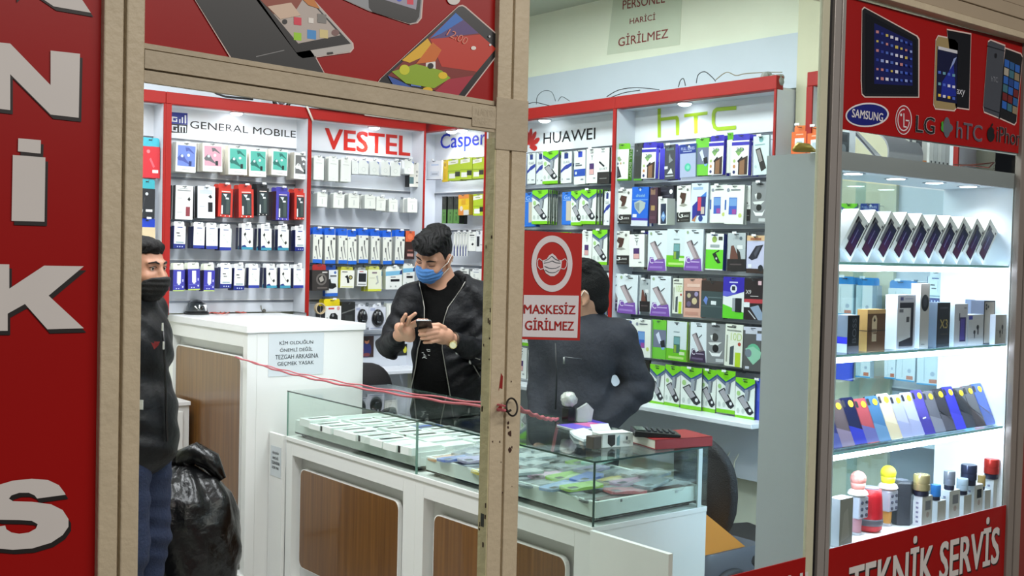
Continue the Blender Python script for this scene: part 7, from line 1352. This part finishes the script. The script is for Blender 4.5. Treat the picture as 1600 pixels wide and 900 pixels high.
m = MB(); p = A1(217.5, 640, -.20); m.ob(p, RL*.014, UP*.036, FL*.004, M('#d0d0ce', .25, .5)); m.build('pocket_pull', root)
S = SDF(.007)
for h_, kn, an in legs: S.chain([h_+UP*.02, kn, an-UP*.04], [.112, .088, .078], .03)
lo, hi = S.lo.copy(), S.hi.copy()
folds(S, lo, hi, .004, [((.2, .2, 1), 75, 0, legs[0][1], .25, 1), ((.3, -.2, 1), 75, 2, legs[1][1], .25, 1), ((.1, .3, 1), 60, 1, legs[0][0]-UP*.1, .2, .8)])
S.mesh('jeans', M('#16233f', .85, bump=.5, bs=90, var=.25, vs=7), root)
for h_, kn, an in legs: shoe(root, (an[0], an[1], 0), FR, M('#1a1a1c', .5))

# --- third person behind the window notice, back of the head toward us
D3 = 4.97
def A3(px, py, dd=0.): return atd(px, py, D3+dd)
base = A3(905, 560); root = thing('person', (base[0], base[1], 0), 'person in charcoal zip jacket behind the mask notice, hand on hip', 'person')
hc = A3(914, 464, .0); hd = Head(hc, -RL*.86+FL*.16-UP*.14, UP*.98-RL*.12, .99)
neck = A3(916, 496, .03); chest = A3(905, 548, .05); waist = A3(902, 635, .05); hip = A3(904, 690, .05)
FR = unit(-RL*.55-FL*.80); SD = np.cross(UP, FR); B3 = np.stack([SD, FR, UP])
sA, sB = A3(966, 526, .0), A3(852, 520, .08)
eA, wA = A3(998, 606, .02), A3(940, 664, -.05); eB, wB = A3(846, 610, .10), A3(843, 690, .0)
S = SDF(.0055); hd.skull(S); S.cone(hd.p(0, -.03, -.03), neck, .056, .064, .03); S.cone(sA, sB, .062, .06, .05); S.ell(chest, (.17, .11, .17), B3, .05); S.ell(waist, (.155, .11, .17), B3, .05); S.ell(hip, (.165, .12, .11), B3, .05)
for s_, e_, w_ in ((sA, eA, wA), (sB, eB, wB)):
    S.chain([s_, e_, w_], [.054, .042, .03], .03); d = unit(w_-e_); S.ell(w_+d*.05, (.022, .04, .05), np.stack([SD, np.cross(d, SD), d]), .02)
    for k in range(4): b0 = w_+d*.09+np.cross(d, SD)*(.028-.018*k); S.chain([b0, b0+d*.03, b0+d*.05+SD*.015], [.0105, .0095, .008], .004)
    S.chain([w_+d*.03+np.cross(d, SD)*.035, w_+d*.06+np.cross(d, SD)*.055, w_+d*.085+np.cross(d, SD)*.055], [.013, .0115, .0095], .004)
legs = []
for q in (-1, 1):
    h_ = hip+SD*q*.095-UP*.02; kn = np.array([h_[0], h_[1], .47])+FR*.02; an = np.array([h_[0], h_[1], .08])-FR*.02; legs.append((h_, kn, an)); S.chain([h_, kn, an], [.088, .058, .04], .03); S.cone(an, an+FR*.13-UP*.045, .036, .028, .02)
S.mesh('body', SKIN, root); eyes(hd, root)
haircut(hd, 'hair', root, M('#0e0c0b', .75, bump=.7, bs=220, spec=.25), [((0, .0, .128), (.066, .085, .048)), ((0, .045, .122), (.055, .055, .038)), ((0, -.06, .06), (.066, .055, .07)), ((0, -.055, -.03), (.058, .05, .06))], .008, .07, seed=9, back=-.088)
mask_cover(hd, 'face_mask', root, M('#c8d0d8', .7), -.006, -.112, .008)
m = MB()
for q in (-1, 1): m.tube([hd.p(q*.062, .050, -.03), hd.p(q*.082, .014, .0), hd.p(q*.089, -.012, .034), hd.p(q*.092, -.028, .014)], .0018, M('#e0dcd4', .6), 6)
m.build('mask_loop', root, smooth=True)
CJ = M('#37373e', .8, bump=.5, bs=40, var=.15, vs=9, spec=.25)
S = SDF(.0065); S.cone(sA, sB, .078, .078, .05); S.ell(chest, (.195, .135, .19), B3, .05); S.ell(waist, (.18, .135, .20), B3, .05); S.ell(hip+UP*.03, (.185, .14, .12), B3, .05)
S.chain([sA, eA, eA*.1+wA*.9], [.080, .067, .058], .028); S.chain([sB, eB, eB*.1+wB*.9], [.076, .062, .052], .025); S.cone(neck-UP*.02, neck+UP*.045, .082, .070, .03); lo, hi = S.lo.copy(), S.hi.copy()
folds(S, lo, hi, .0055, [((.5, .2, .9), 70, 0, eA, .15, 1), ((.6, .3, -.8), 90, 1, (eA+wA)/2, .14, .8), ((.8, -.3, .6), 55, 2, chest, .2, .6), ((.4, .1, 1), 65, 1, sA, .12, .7)])
S.cone(neck+UP*.015, neck+UP*.14, .058, .068, .01, 's'); S.mesh('jacket', CJ, root)
m = MB(); m.tube([A3(868, 536, -.14), A3(870, 580, -.15), A3(868, 640, -.15)], .004, M('#1c1c20', .4), 6); m.tube([A3(882, 558, -.145), A3(909, 561, -.13)], .0025, M('#5a5a5e', .4, .4), 6); p = A3(880, 558, -.155); m.ob(p, RL*.008, -UP*.03, FL*.004, M('#8a8a88', .3, .5)); m.build('jacket_zips', root, smooth=True)
S = SDF(.008)
for h_, kn, an in legs: S.chain([h_+UP*.02, kn, an-UP*.04], [.108, .084, .074], .03)
S.mesh('trousers', M('#1a1b20', .85), root)
for h_, kn, an in legs: shoe(root, (an[0], an[1], 0), FR, M('#1a1a1c', .5))
